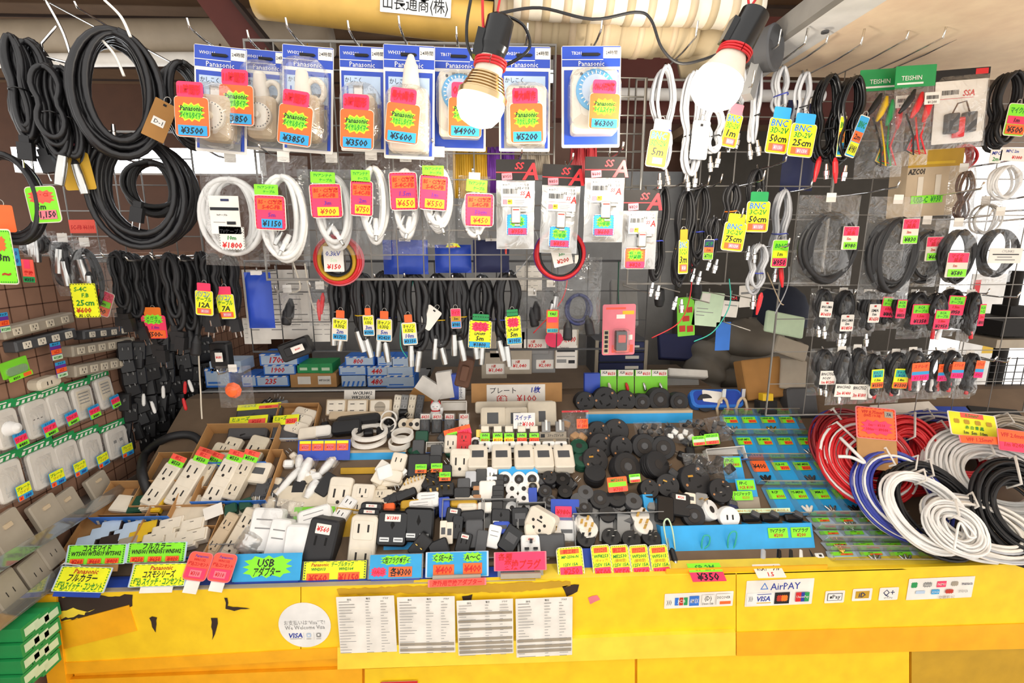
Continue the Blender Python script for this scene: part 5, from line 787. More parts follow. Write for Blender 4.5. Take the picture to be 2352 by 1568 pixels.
for px, py, w, h, c, tl, Y, lab in [(1800, 745, 90, 50, 'offgreen', 12, 1.62, 'crumpled pale paper below the cap'), (1815, 800, 76, 40, 'oldgrey', 20, 1.6, 'tilted grey display panel beside the jacket'), (1820, 860, 60, 70, 'oldgrey', 8, 1.62, 'grey cardboard sheet beside the rack frame'), (1735, 870, 90, 90, 'kraft', -6, 1.68, 'brown kraft paper bag in front of the puffer jacket')]:
    p, s = onY(px, py, Y); thing('paper_bag' if c == 'kraft' else 'paper_sheet', lab, 'paper', p, rot(18, tl), mb=MB().slab(w*s, h*s, .06 if c == 'kraft' else .01, c, .006, .004))
# daylight side: pole, basket, banner, stool
t = thing('street_pole', 'black pole with cables at the daylight edge', 'pole', PY(2300, 800, 1.75)); part('pole_body', MB().tube([(0, 0, -.8), (0, 0, .3)], .022, 'dark', 12), t); part('clamp', MB().box(-.04, -.04, .1, .04, .03, .17, 'dark'), t)
p, s = onY(2320, 890, 1.7); t = thing('wire_basket', 'white wire basket in the daylight behind the pole', 'basket', p)
mb = MB()
for k in range(9): mb.tube([(-.1+k*.035, 0, -.1), (-.1+k*.035, 0, .12)], .0018, 'dkgrey', 5); mb.tube([(-.1, 0, -.1+k*.027), (.2, 0, -.1+k*.027)], .0018, 'dkgrey', 5)
part('mesh_side', mb, t, kind='stuff'); part('base', MB().box(-.1, 0, -.11, .2, .2, -.1, 'white'), t)
p, s = onY(2262, 760, 2.1); thing('banner', 'white banner with red and yellow patches in the daylight', 'banner', p, mb=draw(MB().slab(110*s, 260*s, .004, 'white', .002, 0), 110*s, 260*s, [('r', .05, .5, .2, .95, 'red'), ('r', .5, .3, .8, .6, 'yel2'), ('r', .8, .3, .95, .6, 'pinkcard')], -.004).box(-.006, .002, -p.z, .006, .014, 0, 'grey'))
p, s = onY(2325, 760, 1.6); thing('shelf_unit', 'dark shelf board beside the pole', 'shelf', p, mb=MB().box(-.04, 0, -.02, .14, .2, .035, 'dark').box(-.06, -.01, -.06, .14, .2, -.03, 'oldgrey'))
# ================================================================== goods on the sloping table
def put(name, label, cat, px, py, lean=SLEAN, tilt=0, yaw=0, group=None, up=.001):
    p = PS(px, py, up); Rm = rot(lean, tilt, yaw); t = thing(name, label, cat, p, Rm, group); return t, mpp(p), zfac(Rm)
def ordl(tmpl, n): return [tmpl.replace('@', 'last' if i == n-1 and n > 2 else ORD[i]) for i in range(n)]
def t_flag(c, w, h, a='TAP', b='650'): return card(w, h, 'neongreen', [('r', 0, .5, 1, 1, c), ('t', a, .5, .74, .26, 'redink', .8), ('t', '¥'+b, .5, .26, .32, 'ink', .8)], .1)
def slots(mb, x, z, q, y, earth=True, c='slot'):
    mb.rect(x-q*.3, z-q*.2, x-q*.2, z+q*.25, y, c); mb.rect(x+q*.2, z-q*.15, x+q*.3, z+q*.22, y, c)
    if earth: mb.lathe([(q*.1, -y-.0002), (q*.1, -y)], c, 8, Matrix.Translation((x, 0, z-q*.42)))
def outlet(label, px, py, w, h, n=2, col='ivory', tilt=0, lean=SLEAN, d=.022, flag=None, earth=True, group=None, name='wall_socket', cat='socket', up=.001, face=None):
    t, s, zf = put(name, label, cat, px, py, lean, tilt, 0, group, up); s *= 1.1; W, H = w*s, h*s/zf
    mb = MB(); mb.slab(W, H, d, col, W*.14, .003); mb.slab(W*.8, H*.92, d*.5, 'oldgrey', W*.05, 0, y=.0); part('body', mb, t)
    for k in range(n):
        z = H*(.5-(k+.5)/n); q = min(W*.9, H/n*.8); mb = MB(Matrix.Translation((0, 0, z))); mb.slab(q*.95, q*.85, .0015, face or col, q*.1, .0005, y=-d); slots(mb, 0, q*.05, q*.9, -d-.0018, earth); part('receptacle', mb, t)
    if flag: fw, fh = 34*s, 22*s; part('price_tag', t_flag('coral', fw, fh, flag[0], flag[1]), t, (W*.1, -d-.001, H/2+fh*.35), rot(-8, 0))
    return t
def module(label, px, py, w, h, col='cream', kind='rocker', tilt=0, lean=SLEAN, d=.014, group=None, up=.001, top=None, name='switch_module'):
    t, s, zf = put(name, label, 'switch', px, py, lean, tilt, 0, group, up); s *= 1.14; W, H = w*s, h*s/zf
    mb = MB(); mb.slab(W, H, d, col, W*.06, .001); part('body', mb, t)
    mb = MB()
    if kind == 'rocker': mb.slab(W*.86, H*.86, .004, top or col, W*.05, .001, y=-d); mb.rect(-W*.08, H*.18, W*.08, H*.22, -d-.0045, 'slot')
    elif kind == 'pair':
        for a in (-1, 1): mb.slab(W*.4, H*.86, .004, top or col, W*.05, .001, cx=a*W*.23, y=-d)
    else: mb.slab(W*.9, H*.9, .002, top or col, W*.03, 0, y=-d)
    part('rocker' if kind != 'top' else 'cover', mb, t); return t
def carton(label, px, py, w, h, depth=.03, col='cardboard', stripe='bluebox', tilt=0, lean=SLEAN, text=None, group='open cartons on the sloping table', name='open_carton'):
    t, s, zf = put(name, label, 'box', px, py, lean, tilt, 0, group, -.003); W, H = w*s, h*s/zf; e = .002
    mb = MB(); mb.box(-W/2, -.002, -H/2, W/2, 0, H/2, col); mb.box(-W/2, -depth, -H/2, -W/2+e, 0, H/2, col); mb.box(W/2-e, -depth, -H/2, W/2, 0, H/2, col); mb.box(-W/2, -depth*1.1, H/2-e, W/2, 0, H/2, col); part('carton_body', mb, t)
    mb = MB(); mb.box(-W/2, -depth, -H/2-e, W/2, 0, -H/2, stripe or col)
    F = Matrix.Translation((0, 0, -H/2-e)) @ Matrix.Rotation(R(-90), 4, 'X')  # draw on the low wall: local z -> depth
    if stripe:
        n = max(4, int(W/.02))
        for k in range(n):
            x = -W/2+W*k/n; mb.add([(x+W/n*.25, -.1*depth, -H/2-e*1.2), (x+W/n*.6, -.1*depth, -H/2-e*1.2), (x+W/n*.95, -.62*depth, -H/2-e*1.2), (x+W/n*.6, -.62*depth, -H/2-e*1.2)], [(0, 1, 2, 3)], 'paper')
    part('printed_flap', mb, t)
    if text: part('price_label', card(w*.6*s, depth*.8, 'paper', [('t', text, .5, .5, .5, 'blueink', .8)], .05), t, (0, -depth*.5, -H/2-e*1.5), rot(-90+0))
    return t
def roundplug(label, px, py, r, lean=30, tilt=0, L=.04, col='rubber', face='arcs', group=None, yaw=0, up=.012, pins=0, ridges=True, name='locking_connector', cat='connector', arc=3, glow=False):
    t, s, zf = put(name, label, cat, px, py, lean, tilt, yaw, group, up); q = r*s*1.14
    pr = [(q*.8, -L), (q*.9, -L*.9)]+([(q*(1 if k % 2 else .95), -L*.85+L*.8*k/8) for k in range(9)] if ridges else [(q, -L*.5)])+[(q, 0), (q*.96, .002), (.0005, .002)]
    mb = MB(Matrix.Translation((0, 0, 0))); mb.lathe(pr, col, 24, cap=False); part('body', mb, t)
    mb = MB()
    if face == 'arcs':
        for a in range(arc):
            a0 = a*2*math.pi/arc+.4; o = []
            for k in range(6): b = a0+k*.16; o.append((q*.5*math.cos(b), q*.5*math.sin(b)))
            for k in range(5, -1, -1): b = a0+k*.16; o.append((q*.38*math.cos(b), q*.38*math.sin(b)))
            mb.poly(o, -.0026, 'void')
        for k in range(2): a = 1.1+k*2.4; mb.lathe([(q*.09, .0022), (q*.09, .0032)], 'bronze', 8, Matrix.Translation((q*.74*math.cos(a), 0, q*.74*math.sin(a))))
        if glow: mb.rect(-q*.5, q*.2, -q*.15, q*.32, -.003, 'gold')
    elif face == 'slots': mb.rect(-q*.34, -q*.2, -q*.2, q*.25, -.003, 'void'); mb.rect(q*.2, -q*.2, q*.34, q*.25, -.003, 'void')
    elif face == 'ring': mb.lathe([(q*.62, .002), (q*.6, .0035), (q*.1, .003)], 'slot', 18, cap=False); mb.lathe([(q*.3, .0032), (q*.25, .006), (.0005, .006)], 'dkgrey', 14, cap=False)
    elif face == 'hole': mb.lathe([(q*.35, .0024), (q*.35, .0026)], 'slot', 14)
    if pins:
        for k in range(pins): a = 2*math.pi*k/pins+.5; mb.box(q*.4*math.cos(a)-.0035, -.024, q*.4*math.sin(a)-.0009, q*.4*math.cos(a)+.0035, 0, q*.4*math.sin(a)+.0009, 'gold' if col != 'rubber' else 'steel')
    part('contact_face', mb, t); return t
def adapter(label, px, py, w, h, d=.035, col='black', tilt=0, lean=35, yaw=0, sticker=None, sl='slots', group=None, up=.004, name='plug_adapter', extra=None, cat='adapter'):
    t, s, zf = put(name, label, cat, px, py, lean, tilt, yaw, group, up); s *= 1.12; W, H = w*s, h*s/zf
    mb = MB(); mb.slab(W, H, d, col, W*.14, W*.06); part('adapter_body', mb, t)
    mb = MB(); q = min(W, H)
    ctop = 'void' if col in ('black', 'rubber', 'dkgrey', 'blackgloss') else 'slot'
    if sl == 'slots': slots(mb, 0, H*.05, q*.7, -d-.0004, False, ctop)
    elif sl == 'usb':
        for a in (-1, 1): mb.slab(W*.3, H*.12, .001, 'steel', .001, 0, cx=a*W*.22, cz=-H*.3, y=-d); mb.rect(a*W*.22-W*.12, -H*.31, a*W*.22+W*.12, -H*.29, -d-.0014, 'ink')
        mb.poly([(0, H*.3), (W*.08, H*.1), (0, -.02*H), (-W*.06, H*.1)], -d-.0005, 'void')
    elif sl == 'lines': [mb.rect(-W*.3, H*(.22-.2*k), W*.3, H*(.25-.2*k), -d-.0004, 'grey') for k in range(2)]
    elif sl == 'uk': mb.box(-W*.06, -d-.016, H*.1, W*.06, -d, H*.32, 'ink'); mb.box(-W*.32, -d-.016, -H*.2, -W*.12, -d, -H*.08, 'ink'); mb.box(W*.12, -d-.016, -H*.2, W*.32, -d, -H*.08, 'ink')
    elif sl == 'travel':
        for a, b in ((0, .25), (-.22, 0), (.22, 0), (-.12, -.28), (.12, -.28)): mb.lathe([(q*.07, d), (q*.07, d+.0006)], 'slot', 8, Matrix.Translation((a*W, 0, b*H)))
        mb.rect(-W*.1, H*.05, W*.1, H*.11, -d-.0007, 'slot')
    elif sl == 'pins': [mb.box(a*W*.2-.003, -d-.02, -.001, a*W*.2+.003, -d, .001, 'gold') for a in (-1, 1)]
    elif sl == 'flat': mb.rect(-W*.3, -H*.1, W*.3, H*.2, -d-.0004, 'dkgrey' if col != 'white' else 'cream')
    if mb.v: part('socket_face' if sl != 'pins' else 'prong', mb, t)
    if sticker: part('price_sticker', card(W*.5, H*.2, 'paper', [('t', '¥'+sticker, .5, .5, .5, 'redink', .85)], .06, .0006), t, (0, -d-.0006, H*.3))
    return t
# ------------------------------------------------------------------ signs along the ledge
def sign(label, px, py, w, h, mk, lean=28, tilt=0, y=1.132, stand=None, group='hand lettered price signs along the ledge', yaw=0):
    p = PY(px, py, y); Rm = rot(lean, tilt, yaw); t = thing('price_sign', label, 'price sign', p, Rm, group); s = mpp(p); W, H = w*s, h*s/zfac(Rm)
    part('sign_card', mk(W, H), t)
    if stand == 'none': return t
    mb = MB(); z0 = -(p.z-ZC)/math.cos(R(lean))
    if stand == 'clear': mb.box(-W*.46, .001, z0, W*.46, .003, H*.5, 'acryl'); mb.box(-W*.4, -.012, z0, W*.4, .001, z0+.012, 'oldgrey')
    elif stand == 'white': mb.box(-W*.3, .001, z0, W*.3, .003, -H*.3, 'paper')
    elif stand == 'short': mb.box(-W*.4, .001, -H*.9, W*.4, .004, -H*.3, 'cardboard')
    else: mb.box(-W*.47, .001, z0+.001, W*.47, .002, -H*.3, stand or 'blueboard')
    part('sign_stand', mb, t); return t
A3 = lambda xs, m: [('t', a, x, z, h, c, w_) for a, x, z, h, c, w_ in xs]
yel = lambda l1, l2, l3: (lambda w, h: card(w, h, 'neonyellow', [('d', 'greenink'), ('t', l1, .52, .83, .2, 'redmark', .5), ('t', l2, .5, .55, .26, 'ink', .6), ('t', l3, .5, .22, .26, 'greenink', .9)], .04, edge='paleblue'))
grn = lambda ttl, m, p_: (lambda w, h: card(w, h, 'neongreen', [('d', 'darkgreen'), ('t', ttl, .5, .83, .27, 'ink', .5)]+[('t', a, .2+.3*k, .56, .22, 'ink', .28) for k, a in enumerate(m)]+[('r', .06+.31*k, .04, .3+.31*k, .3, 'neonorange') for k in range(3)]+[('t', '¥'+a, .19+.31*k, .17, .2, 'redink', .2) for k, a in enumerate(p_)], .04, edge='paleblue'))
sign('yellow sign for colour switches and sockets at the end of the ledge by the wall', 190, 1330, 112, 44, yel('Panasonic', 'フルカラー', '埋込スイッチ・コンセント'), 40, 3, 1.106)
sign('green sign with three orange prices from ¥260 above the first yellow sign', 222, 1273, 126, 40, grn('コスモワイド', ['WT5001', 'WT50519', 'WT5002'], ['260', '660', '400']), 25, 0, 1.15, 'short')
sign('green sign with three orange prices from ¥250', 360, 1268, 126, 40, grn('フルカラー', ['WN5001', 'WN5051', 'WN5002'], ['250', '650', '400']), 25, 0, 1.15, 'short')
sign('yellow sign for a switch series beside two coral tags', 366, 1320, 120, 42, yel('Panasonic', 'コスモシリーズ', '埋込 スイッチ・コンセント'), 35, 0, 1.112, 'white')
pnk = lambda w, h: card(w, h, 'coral', [('t', 'Panasonic', .55, .88, .1, 'blueink', .7), ('t', 'WN1132', .5, .74, .09, 'redink', .6), ('t', '埋込コンセント', .5, .58, .11, 'redink', .9), ('r', .06, .06, .94, .44, 'neonpink'), ('r', .25, .12, .76, .36, 'pinkcard'), ('t', '¥310', .5, .24, .14, 'redink', .4)], .16, edge='pinkcard')
sign('small coral price tag on a white foot, first of the two', 455, 1300, 52, 52, pnk, 35, 8, 1.118, 'white'); sign('small coral price tag on a white foot, next to the blue USB sign', 511, 1303, 52, 52, pnk, 35, 8, 1.118, 'white')
sign('blue sign with a green star burst lettered USB', 615, 1302, 152, 56, lambda w, h: card(w, h, 'tagblue', [('b', .5, .52, .74, .82, 'neongreen'), ('t', 'USB', .47, .66, .28, 'ink', .34), ('t', 'アダプター', .5, .34, .26, 'ink', .4)], .02), 28)
sign('yellow sign with orange prices ¥560 and ¥1150', 769, 1314, 142, 46, lambda w, h: card(w, h, 'neonyellow', [('d', 'darkgreen'), ('t', 'Panasonic', .26, .86, .15, 'redmark', .3), ('t', 'テーブルタップ', .62, .86, .16, 'greenink', .36), ('t', 'WH2013', .24, .66, .13, 'greenink', .36), ('t', 'WH2164', .68, .66, .13, 'greenink', .4), ('r', .06, .06, .42, .48, 'neonorange'), ('r', .56, .06, .9, .5, 'neonorange'), ('t', '¥560', .24, .27, .3, 'redink', .3), ('t', '¥1150', .73, .28, .3, 'redink', .32)], .02, edge='dkgrey'), 28, 0, 1.13, 'dkgrey')
sign('blue sign with one green burst and an orange ¥300', 909, 1300, 118, 48, lambda w, h: card(w, h, 'tagblue', [('b', .5, .76, .62, .42, 'neongreen'), ('t', 'C型プラグボディ', .5, .76, .2, 'ink', .52), ('b', .18, .28, .32, .42, 'neonpink'), ('t', '10A-25', .18, .28, .16, 'redink', .24), ('r', .37, .06, .82, .48, 'neonorange'), ('t', '各¥300', .6, .27, .28, 'ink', .4)], .02, edge='acryl'), 28, 0, 1.125)
sign('clear-edged blue sign with two ¥400 prices over a coral strip', 1050, 1295, 136, 50, lambda w, h: card(w, h, 'tagblue', [('b', .26, .78, .38, .42, 'neongreen'), ('t', 'C SE〜A', .26, .78, .22, 'ink', .3), ('b', .76, .78, .34, .42, 'neongreen'), ('t', 'A〜C', .76, .78, .22, 'ink', .26), ('r', .1, .08, .45, .5, 'neonorange'), ('r', .6, .1, .92, .54, 'neonorange'), ('t', '¥400', .28, .29, .28, 'redink', .28), ('t', '¥400', .76, .32, .28, 'redink', .28)], .02, edge='paleblue'), 25, 0, 1.125, 'clear')
sign('low coral strip sign under the two ¥400 prices', 1050, 1337, 126, 15, lambda w, h: card(w, h, 'coral', [('t', '海外用変換アダプター', .5, .5, .6, 'redink', .9)], .1, edge='pinkcard'), 20, -1, 1.095, 'none')
sign('hot pink sign for conversion plugs on a clear stand', 1195, 1288, 114, 38, lambda w, h: card(w, h, 'neonpink', [('t', '各種', .2, .76, .3, 'redink', .3), ('t', '変換プラグ', .54, .32, .4, 'redink', .75)], .03, edge='pinkcard'), 22, 0, 1.125, 'clear')
yt = lambda a, b, c, p_: (lambda w, h: card(w, h, 'neonyellow', [('d', 'darkgreen'), ('r', .12, .78, .88, .94, 'neonorange'), ('t', a, .5, .86, .12, 'redink', .7), ('t', b, .5, .68, .1, 'greenink', .8), ('t', c, .5, .54, .08, 'mustard', .7), ('t', '125V 15A', .5, .42, .1, 'greenink', .85), ('r', .06, .05, .94, .34, 'neonpink'), ('t', '¥'+p_, .5, .19, .2, 'redink', .8)], .12, edge='cream'))
for px, a, b, c, p_, w, lab, h in [(1310, '明工社', 'MP-2506-N', '', '250', 58, 'wider yellow and pink tag marked ¥250 on the blue board', 58), (1382, 'パナソニック', 'WF8253', '(キャップ)', '500', 42, 'yellow and pink tag marked ¥500, leaning on the blue board', 66), (1425, '明工社', 'ME2530', '(接地型)', '550', 42, 'yellow and pink tag marked ¥550, next to the ¥500 one', 66), (1470, 'パナソニック', 'WF2005', '(接地型)', '550', 42, 'yellow and pink tag marked ¥550, next to the ¥600 one', 66), (1516, 'パナソニック', 'WF5015', '(接地型)', '600', 42, 'yellow and pink tag marked ¥600 ending its group', 66)]:
    sign(lab, px, 1290, w, h, yt(a, b, c, p_), 30, -3, 1.13)
sign('green and pink ¥350 tag lying on the yellow ledge', 1622, 1314, 78, 24, lambda w, h: card(w, h, 'neonpink', [('r', 0, .5, 1, 1, 'neongreen'), ('t', 'SP-2M', .5, .75, .3, 'greenink', .6), ('t', '¥350', .5, .25, .4, 'ink', .7)], .03), 68, 0, PZ(1622, 1314, .758).y, 'none')
sign('white note curled on the yellow ledge above the blue triangle sticker', 1766, 1311, 66, 18, lambda w, h: card(w, h, 'paper', [('t', 'RCAケーブル', .5, .7, .3, 'ink', .8), ('t', '1.5', .5, .25, .3, 'redink', .4)], .05), 68, 0, PZ(1766, 1311, .757).y, 'none')
t = thing('ledge_panel', 'blue panel lying behind the yellow and pink tags', 'board', PY(1400, 1292, 1.146), rot(30)); part('panel_body', MB().slab(.27, .075, .003, 'blueboard', .001, 0), t)
t = thing('wire_stand', 'white bent wire stand behind the first yellow sign', 'stand', (0, 0, 0)); part('wire_frame', MB().tube(pxy([(140, 1325), (142, 1297), (148, 1293), (184, 1298), (188, 1306), (187, 1325)], 1.14), .0025, 'white'), t)
# ------------------------------------------------------------------ stickers and sheets on the counter
def stick(label, px, py, w, h, ops, base='white', r=.06, tilt=0, name='sticker', cat='sticker', rnd=False):
    p = PY(px, py, YF-.0012 if name != 'list_sheet' else YF-.0128); s = mpp(p); z = zfac(rot()); W, H = w*s, h*s/z
    if rnd: mb = MB().lathe([(W/2, 0), (W/2, .0004)], base, 40, sm=False); draw(mb, W, W, ops, -.0004)
    else: mb = draw(MB().slab(W, H, .0005, base, min(W, H)*r, 0), W, H, ops, -.0005)
    return thing(name, label, cat, p, rot(0, tilt), mb=mb)
def circ(x, z, r, c, n=14): return None
stick('round white sticker welcoming a payment card, low on the front panel', 700, 1435, 118, 118, [('t', 'お支払いは“Visa”で!', .5, .56, .085, 'grey', .78, 0), ('t', 'We Welcome Visa', .5, .455, .09, 'grey', .76, 0), ('t', 'VISA', .31, .28, .105, 'blueink', .26, .2), ('r', .2, .2, .43, .208, 'grey'), ('r', .465, .18, .468, .34, 'grey'), ('r', .66, .18, .663, .34, 'grey'), ('b', .565, .28, .1, .1, 'paleblue'), ('b', .565, .28, .05, .05, 'white'), ('b', .755, .28, .1, .1, 'grey'), ('b', .755, .29, .05, .05, 'white'), ('r', .52, .2, .61, .21, 'grey'), ('r', .71, .2, .8, .21, 'grey')], rnd=True)
q = random.Random(9)
for i, (px, py, w, h, lab) in enumerate([(843, 1434, 130, 146, 'typed list sheet, first of four taped to the counter front'), (980, 1435, 130, 146, 'typed list sheet, second of four, with a torn brown spot'), (1115, 1440, 128, 142, 'typed list sheet with grey bands, third of four'), (1250, 1440, 130, 152, 'typed list sheet with a curled corner, last of four')]):
    ops = [('t', '国名', .22, .95, .025, 'ink', .1, 0), ('t', '電圧', .55, .96, .025, 'ink', .1, 0), ('t', 'プラグ', .85, .96, .025, 'ink', .1, 0)]; N = 19
    if i == 2: ops += [('r', .02, a, .98, a+.045, 'oldgrey') for a in (.74, .6, .46, .28, .2, .12, .04)]
    if i in (1, 3): ops += [('r', .02, a, .98, a+.05, 'oldgrey') for a in ((.14, .04) if i == 1 else (.26, .16, .08))]
    for k in range(N):
        z = .91-.87*k/N; ops += [('r', .04, z, .04+q.uniform(.08, .3), z+.009, 'grey'), ('r', .5, z, .5+q.uniform(.05, .13), z+.009, 'grey'), ('r', .76, z, .76+q.uniform(.04, .16), z+.009, 'grey')]
    stick(lab, px, py, w, h, ops, 'paper', .01, [0, .6, -.6, -1][i], 'list_sheet', 'paper sheet')
stick('white payment sticker with four card logos, first along the front panel', 1605, 1377, 160, 38, [('t', ')))', .07, .4, .26, 'ink', .07, 0), ('r', .15, .2, .205, .72, 'bluebox'), ('r', .215, .2, .27, .72, 'redmark'), ('r', .28, .2, .335, .72, 'green'), ('t', 'JCB', .243, .45, .22, 'paper', .17, 0), ('r', .36, .15, .5, .8, 'bluebox'), ('t', 'AM EX', .43, .48, .3, 'paper', .12, 0), ('r', .54, .15, .72, .85, 'paper'), ('t', '(D)', .63, .58, .3, 'ink', .1, 0), ('t', 'Diners Club', .63, .27, .14, 'ink', .16, 0), ('r', .75, .12, .96, .88, 'paper'), ('t', 'DISCOVER', .855, .66, .17, 'ink', .19, 0), ('r', .8, .2, .96, .4, 'neonorange')], 'paper', .05, -1)
stick('white sticker headed by a blue triangle logo over card logos', 1790, 1360, 158, 66, [('t', '△', .27, .77, .24, 'bluebox', .12, 0), ('t', 'AirPAY', .58, .75, .27, 'blueink', .44, 0), ('r', .02, .05, .68, .53, 'white'), ('t', ')))', .08, .3, .16, 'ink', .06, 0), ('t', 'VISA', .27, .3, .19, 'blueink', .2, .2), ('r', .17, .46, .38, .48, 'blueink'), ('r', .17, .12, .38, .15, 'yel2'), ('r', .43, .08, .65, .52, 'dark'), ('b', .51, .3, .11, .27, 'redmark'), ('b', .575, .3, .11, .27, 'orange'), ('r', .74, .14, .83, .5, 'red'), ('r', .82, .14, .88, .5, 'blueink'), ('r', .87, .14, .94, .5, 'green'), ('t', 'UnionPay', .84, .32, .1, 'paper', .18, 0)], 'paper', .03, -1)
stick('small white sticker with Pay lettering and a dark fruit mark'.replace(' and a dark fruit mark', ' in a black outline'), 1917, 1370, 46, 31, [('r', .12, .2, .88, .8, 'ink'), ('r', .15, .24, .85, .76, 'white'), ('b', .3, .48, .12, .22, 'ink'), ('t', 'Pay', .58, .48, .32, 'ink', .42, 0)], 'paper', .08, -1)
stick('small white sticker with an ochre panel', 1980, 1365, 46, 31, [('r', .15, .2, .86, .8, 'mustard'), ('t', 'iD', .5, .5, .4, 'navy', .5, .1)], 'paper', .08, -1)
stick('small white sticker with a Q and a plus sign', 2041, 1363, 45, 32, [('t', 'Q+', .5, .56, .5, 'navy', .6, 0), ('t', 'QUICPay', .5, .18, .12, 'grey', .6, 0)], 'paper', .08, -1)
stick('white sticker of eight small faded logos near the end of the panel', 2160, 1350, 156, 54, [('b', .09, .7, .11, .3, 'green'), ('b', .29, .7, .15, .26, 'grey'), ('t', 'Suica', .29, .7, .12, 'paper', .1, 0), ('r', .43, .56, .57, .84, 'neonpink'), ('t', 'PASMO', .5, .7, .12, 'paper', .12, 0), ('b', .7, .7, .12, .24, 'oldgrey'), ('t', 'manaca', .89, .7, .16, 'navy', .16, 0), ('r', .12, .3, .26, .44, 'paleblue'), ('r', .36, .25, .48, .47, 'tagblue'), ('t', 'ICOCA', .42, .36, .12, 'paper', .1, 0), ('b', .63, .36, .14, .22, 'redmark'), ('t', 'SUGOCA', .84, .35, .13, 'grey', .14, 0), ('t', '交通系 IC', .6, .1, .12, 'oldgrey', .5, 0)], 'paper', .03, -1)
stick('white card edged in red at the bottom of the counter front', 918, 1590, 84, 60, [('r', 0, .86, 1, 1, 'red')], 'white', .06, 0, 'notice_card', 'card')
# ------------------------------------------------------------------ cartons and switches by the wall
carton('open carton with a blue striped flap holding mixed green and cream modules', 335, 1160, 168, 60, .042)
for px, py, w, h, c, k, lab in [(288, 1160, 40, 24, 'cream', 'top', 'cream module beside a dark green one in the striped carton'), (318, 1162, 26, 26, 'darkgreen', 'top', 'dark green module in the striped carton'), (345, 1158, 28, 24, 'ivory', 'pair', 'ivory module in the middle of the striped carton'), (368, 1160, 22, 26, 'yel2', 'top', 'tilted yellowish module in the striped carton'), (395, 1145, 34, 18, 'ivory', 'top', 'ivory module in the far corner of the striped carton')]: module(lab, px, py, w, h, c, k, random.uniform(-12, 12), SLEAN, .014, up=.004)
carton('low carton of dark modules with pale blue and yellow tops', 258, 1238, 168, 74, .018, stripe=None)
G_ = 'dark switch modules with coloured tops'
for i, (px, py, c) in enumerate([(262, 1214, 'paleblue'), (311, 1217, 'paleblue'), (344, 1217, 'yel2'), (238, 1230, 'paleblue'), (290, 1233, 'paleblue'), (324, 1238, 'yel2'), (205, 1250, 'paleblue'), (258, 1249, 'dkbrown'), (300, 1253, 'oldgrey')]):
    module(['pale blue topped dark module in the far corner by the wall', 'pale blue topped module, middle of the far row', 'yellow topped module in the far row', 'pale blue topped module at the wall end of the second row', 'pale blue topped module, middle of the second row', 'yellow topped module in the second row', 'pale blue topped module next to the first green sign', 'dark brown module in the third row', 'grey topped module in the third row'][i], px, py, 38, 20, 'dkbrown', 'top', -14, SLEAN, .016, G_, .004, c)
carton('carton of cream rocker switches behind the ¥250 green sign', 415, 1228, 172, 84, .03)
for i, (px, py) in enumerate([(400, 1210), (448, 1212), (383, 1226), (362, 1244), (412, 1242), (455, 1236), (430, 1250)]): module(['cream rocker switch at the far edge of its carton', 'cream rocker switch in the far corner by the grey frame', 'cream rocker switch in the middle of its carton', 'cream rocker switch next to the green ¥250 sign', 'cream double switch in the near row', 'white-edged cream switch at the near corner', 'cream switch half behind the green sign'][i], px, py, 44, 20, 'cream', 'rocker' if i != 4 else 'pair', -14, SLEAN, .02, 'cream rocker switches in a carton', .004)
carton('flat carton of beige modules under a white slip', 470, 1168, 110, 66, .02, stripe=None)
for i, (px, py, w, h) in enumerate([(420, 1185, 38, 26), (455, 1182, 36, 26), (440, 1160, 36, 22), (480, 1158, 36, 22)]): module(ordl('beige module, @ in the flat carton under the white slip', 4)[i], px, py, w, h, 'ivory', 'top', -12, SLEAN, .014, 'beige modules in the flat carton', .004)
t, s, zf = put('paper_slip', 'white paper slip tilted over the beige modules', 'paper', 490, 1174, 30, -20, up=.03); part('sheet', card(42*s, 26*s/zf, 'paper', [], .02), t)
t, s, zf = put('terminal_block', 'dark green terminal block on a pale base beside the white slip', 'block', 553, 1170, SLEAN, -22, up=.006); part('base', MB().slab(68*s, 40*s, .006, 'ivory', .003, .001), t)
for k in (-1, 1): part('green_block', MB().slab(26*s, 26*s, .02, 'darkgreen', .004, .003), t, (k*15*s, -.006, 0))
outlet('grey mounting frame in front of the green terminal block', 560, 1200, 44, 26, 1, 'oldgrey', -20, SLEAN, .012, name='mounting_frame', cat='frame'); 
for i, (px, py, w, h) in enumerate([(622, 1122, 56, 30), (606, 1145, 50, 20)]): outlet(['dark grey mounting frame on top of the frames', 'dark grey mounting frame under the top one'][i], px, py, w, h, 2, 'dkgrey', -4, SLEAN, .014, name='mounting_frame', cat='frame', up=.002+.006*(1-i))
# table taps with coral flags
for i, (px, py, w, h, tl, f) in enumerate([(381, 1116, 36, 78, 20, '550'), (437, 1112, 40, 84, 18, '550'), (516, 1110, 38, 84, 16, '550'), (556, 1104, 30, 74, 16, '500'), (476, 1098, 24, 60, 20, '500'), (452, 1090, 30, 60, 18, '600')]):
    outlet(['table tap with a coral flag nearest the thick black cable'.replace('nearest', 'next to'), 'table tap with a ¥550 flag, second along the carton', 'table tap in the middle of the second carton', 'table tap with green backing at the end of the second carton', 'dull table tap half hidden between two cartons', 'table tap hidden behind the second one'][i], px, py, w, h, 2, 'cream' if i < 3 else 'ivory', tl, 40, .028, ('明工', f), group='table taps with coral flags', name='table_tap', cat='socket', up=.02 if i < 4 else .004)
carton('carton with a blue and white striped flap holding two flagged table taps', 560, 1106, 160, 88, .042); carton('carton holding the first flagged table taps by the thick black cable', 420, 1108, 150, 92, .03, stripe=None); carton('upright carton with two wall sockets at the edge by the black adapters', 555, 1036, 165, 70, .05)
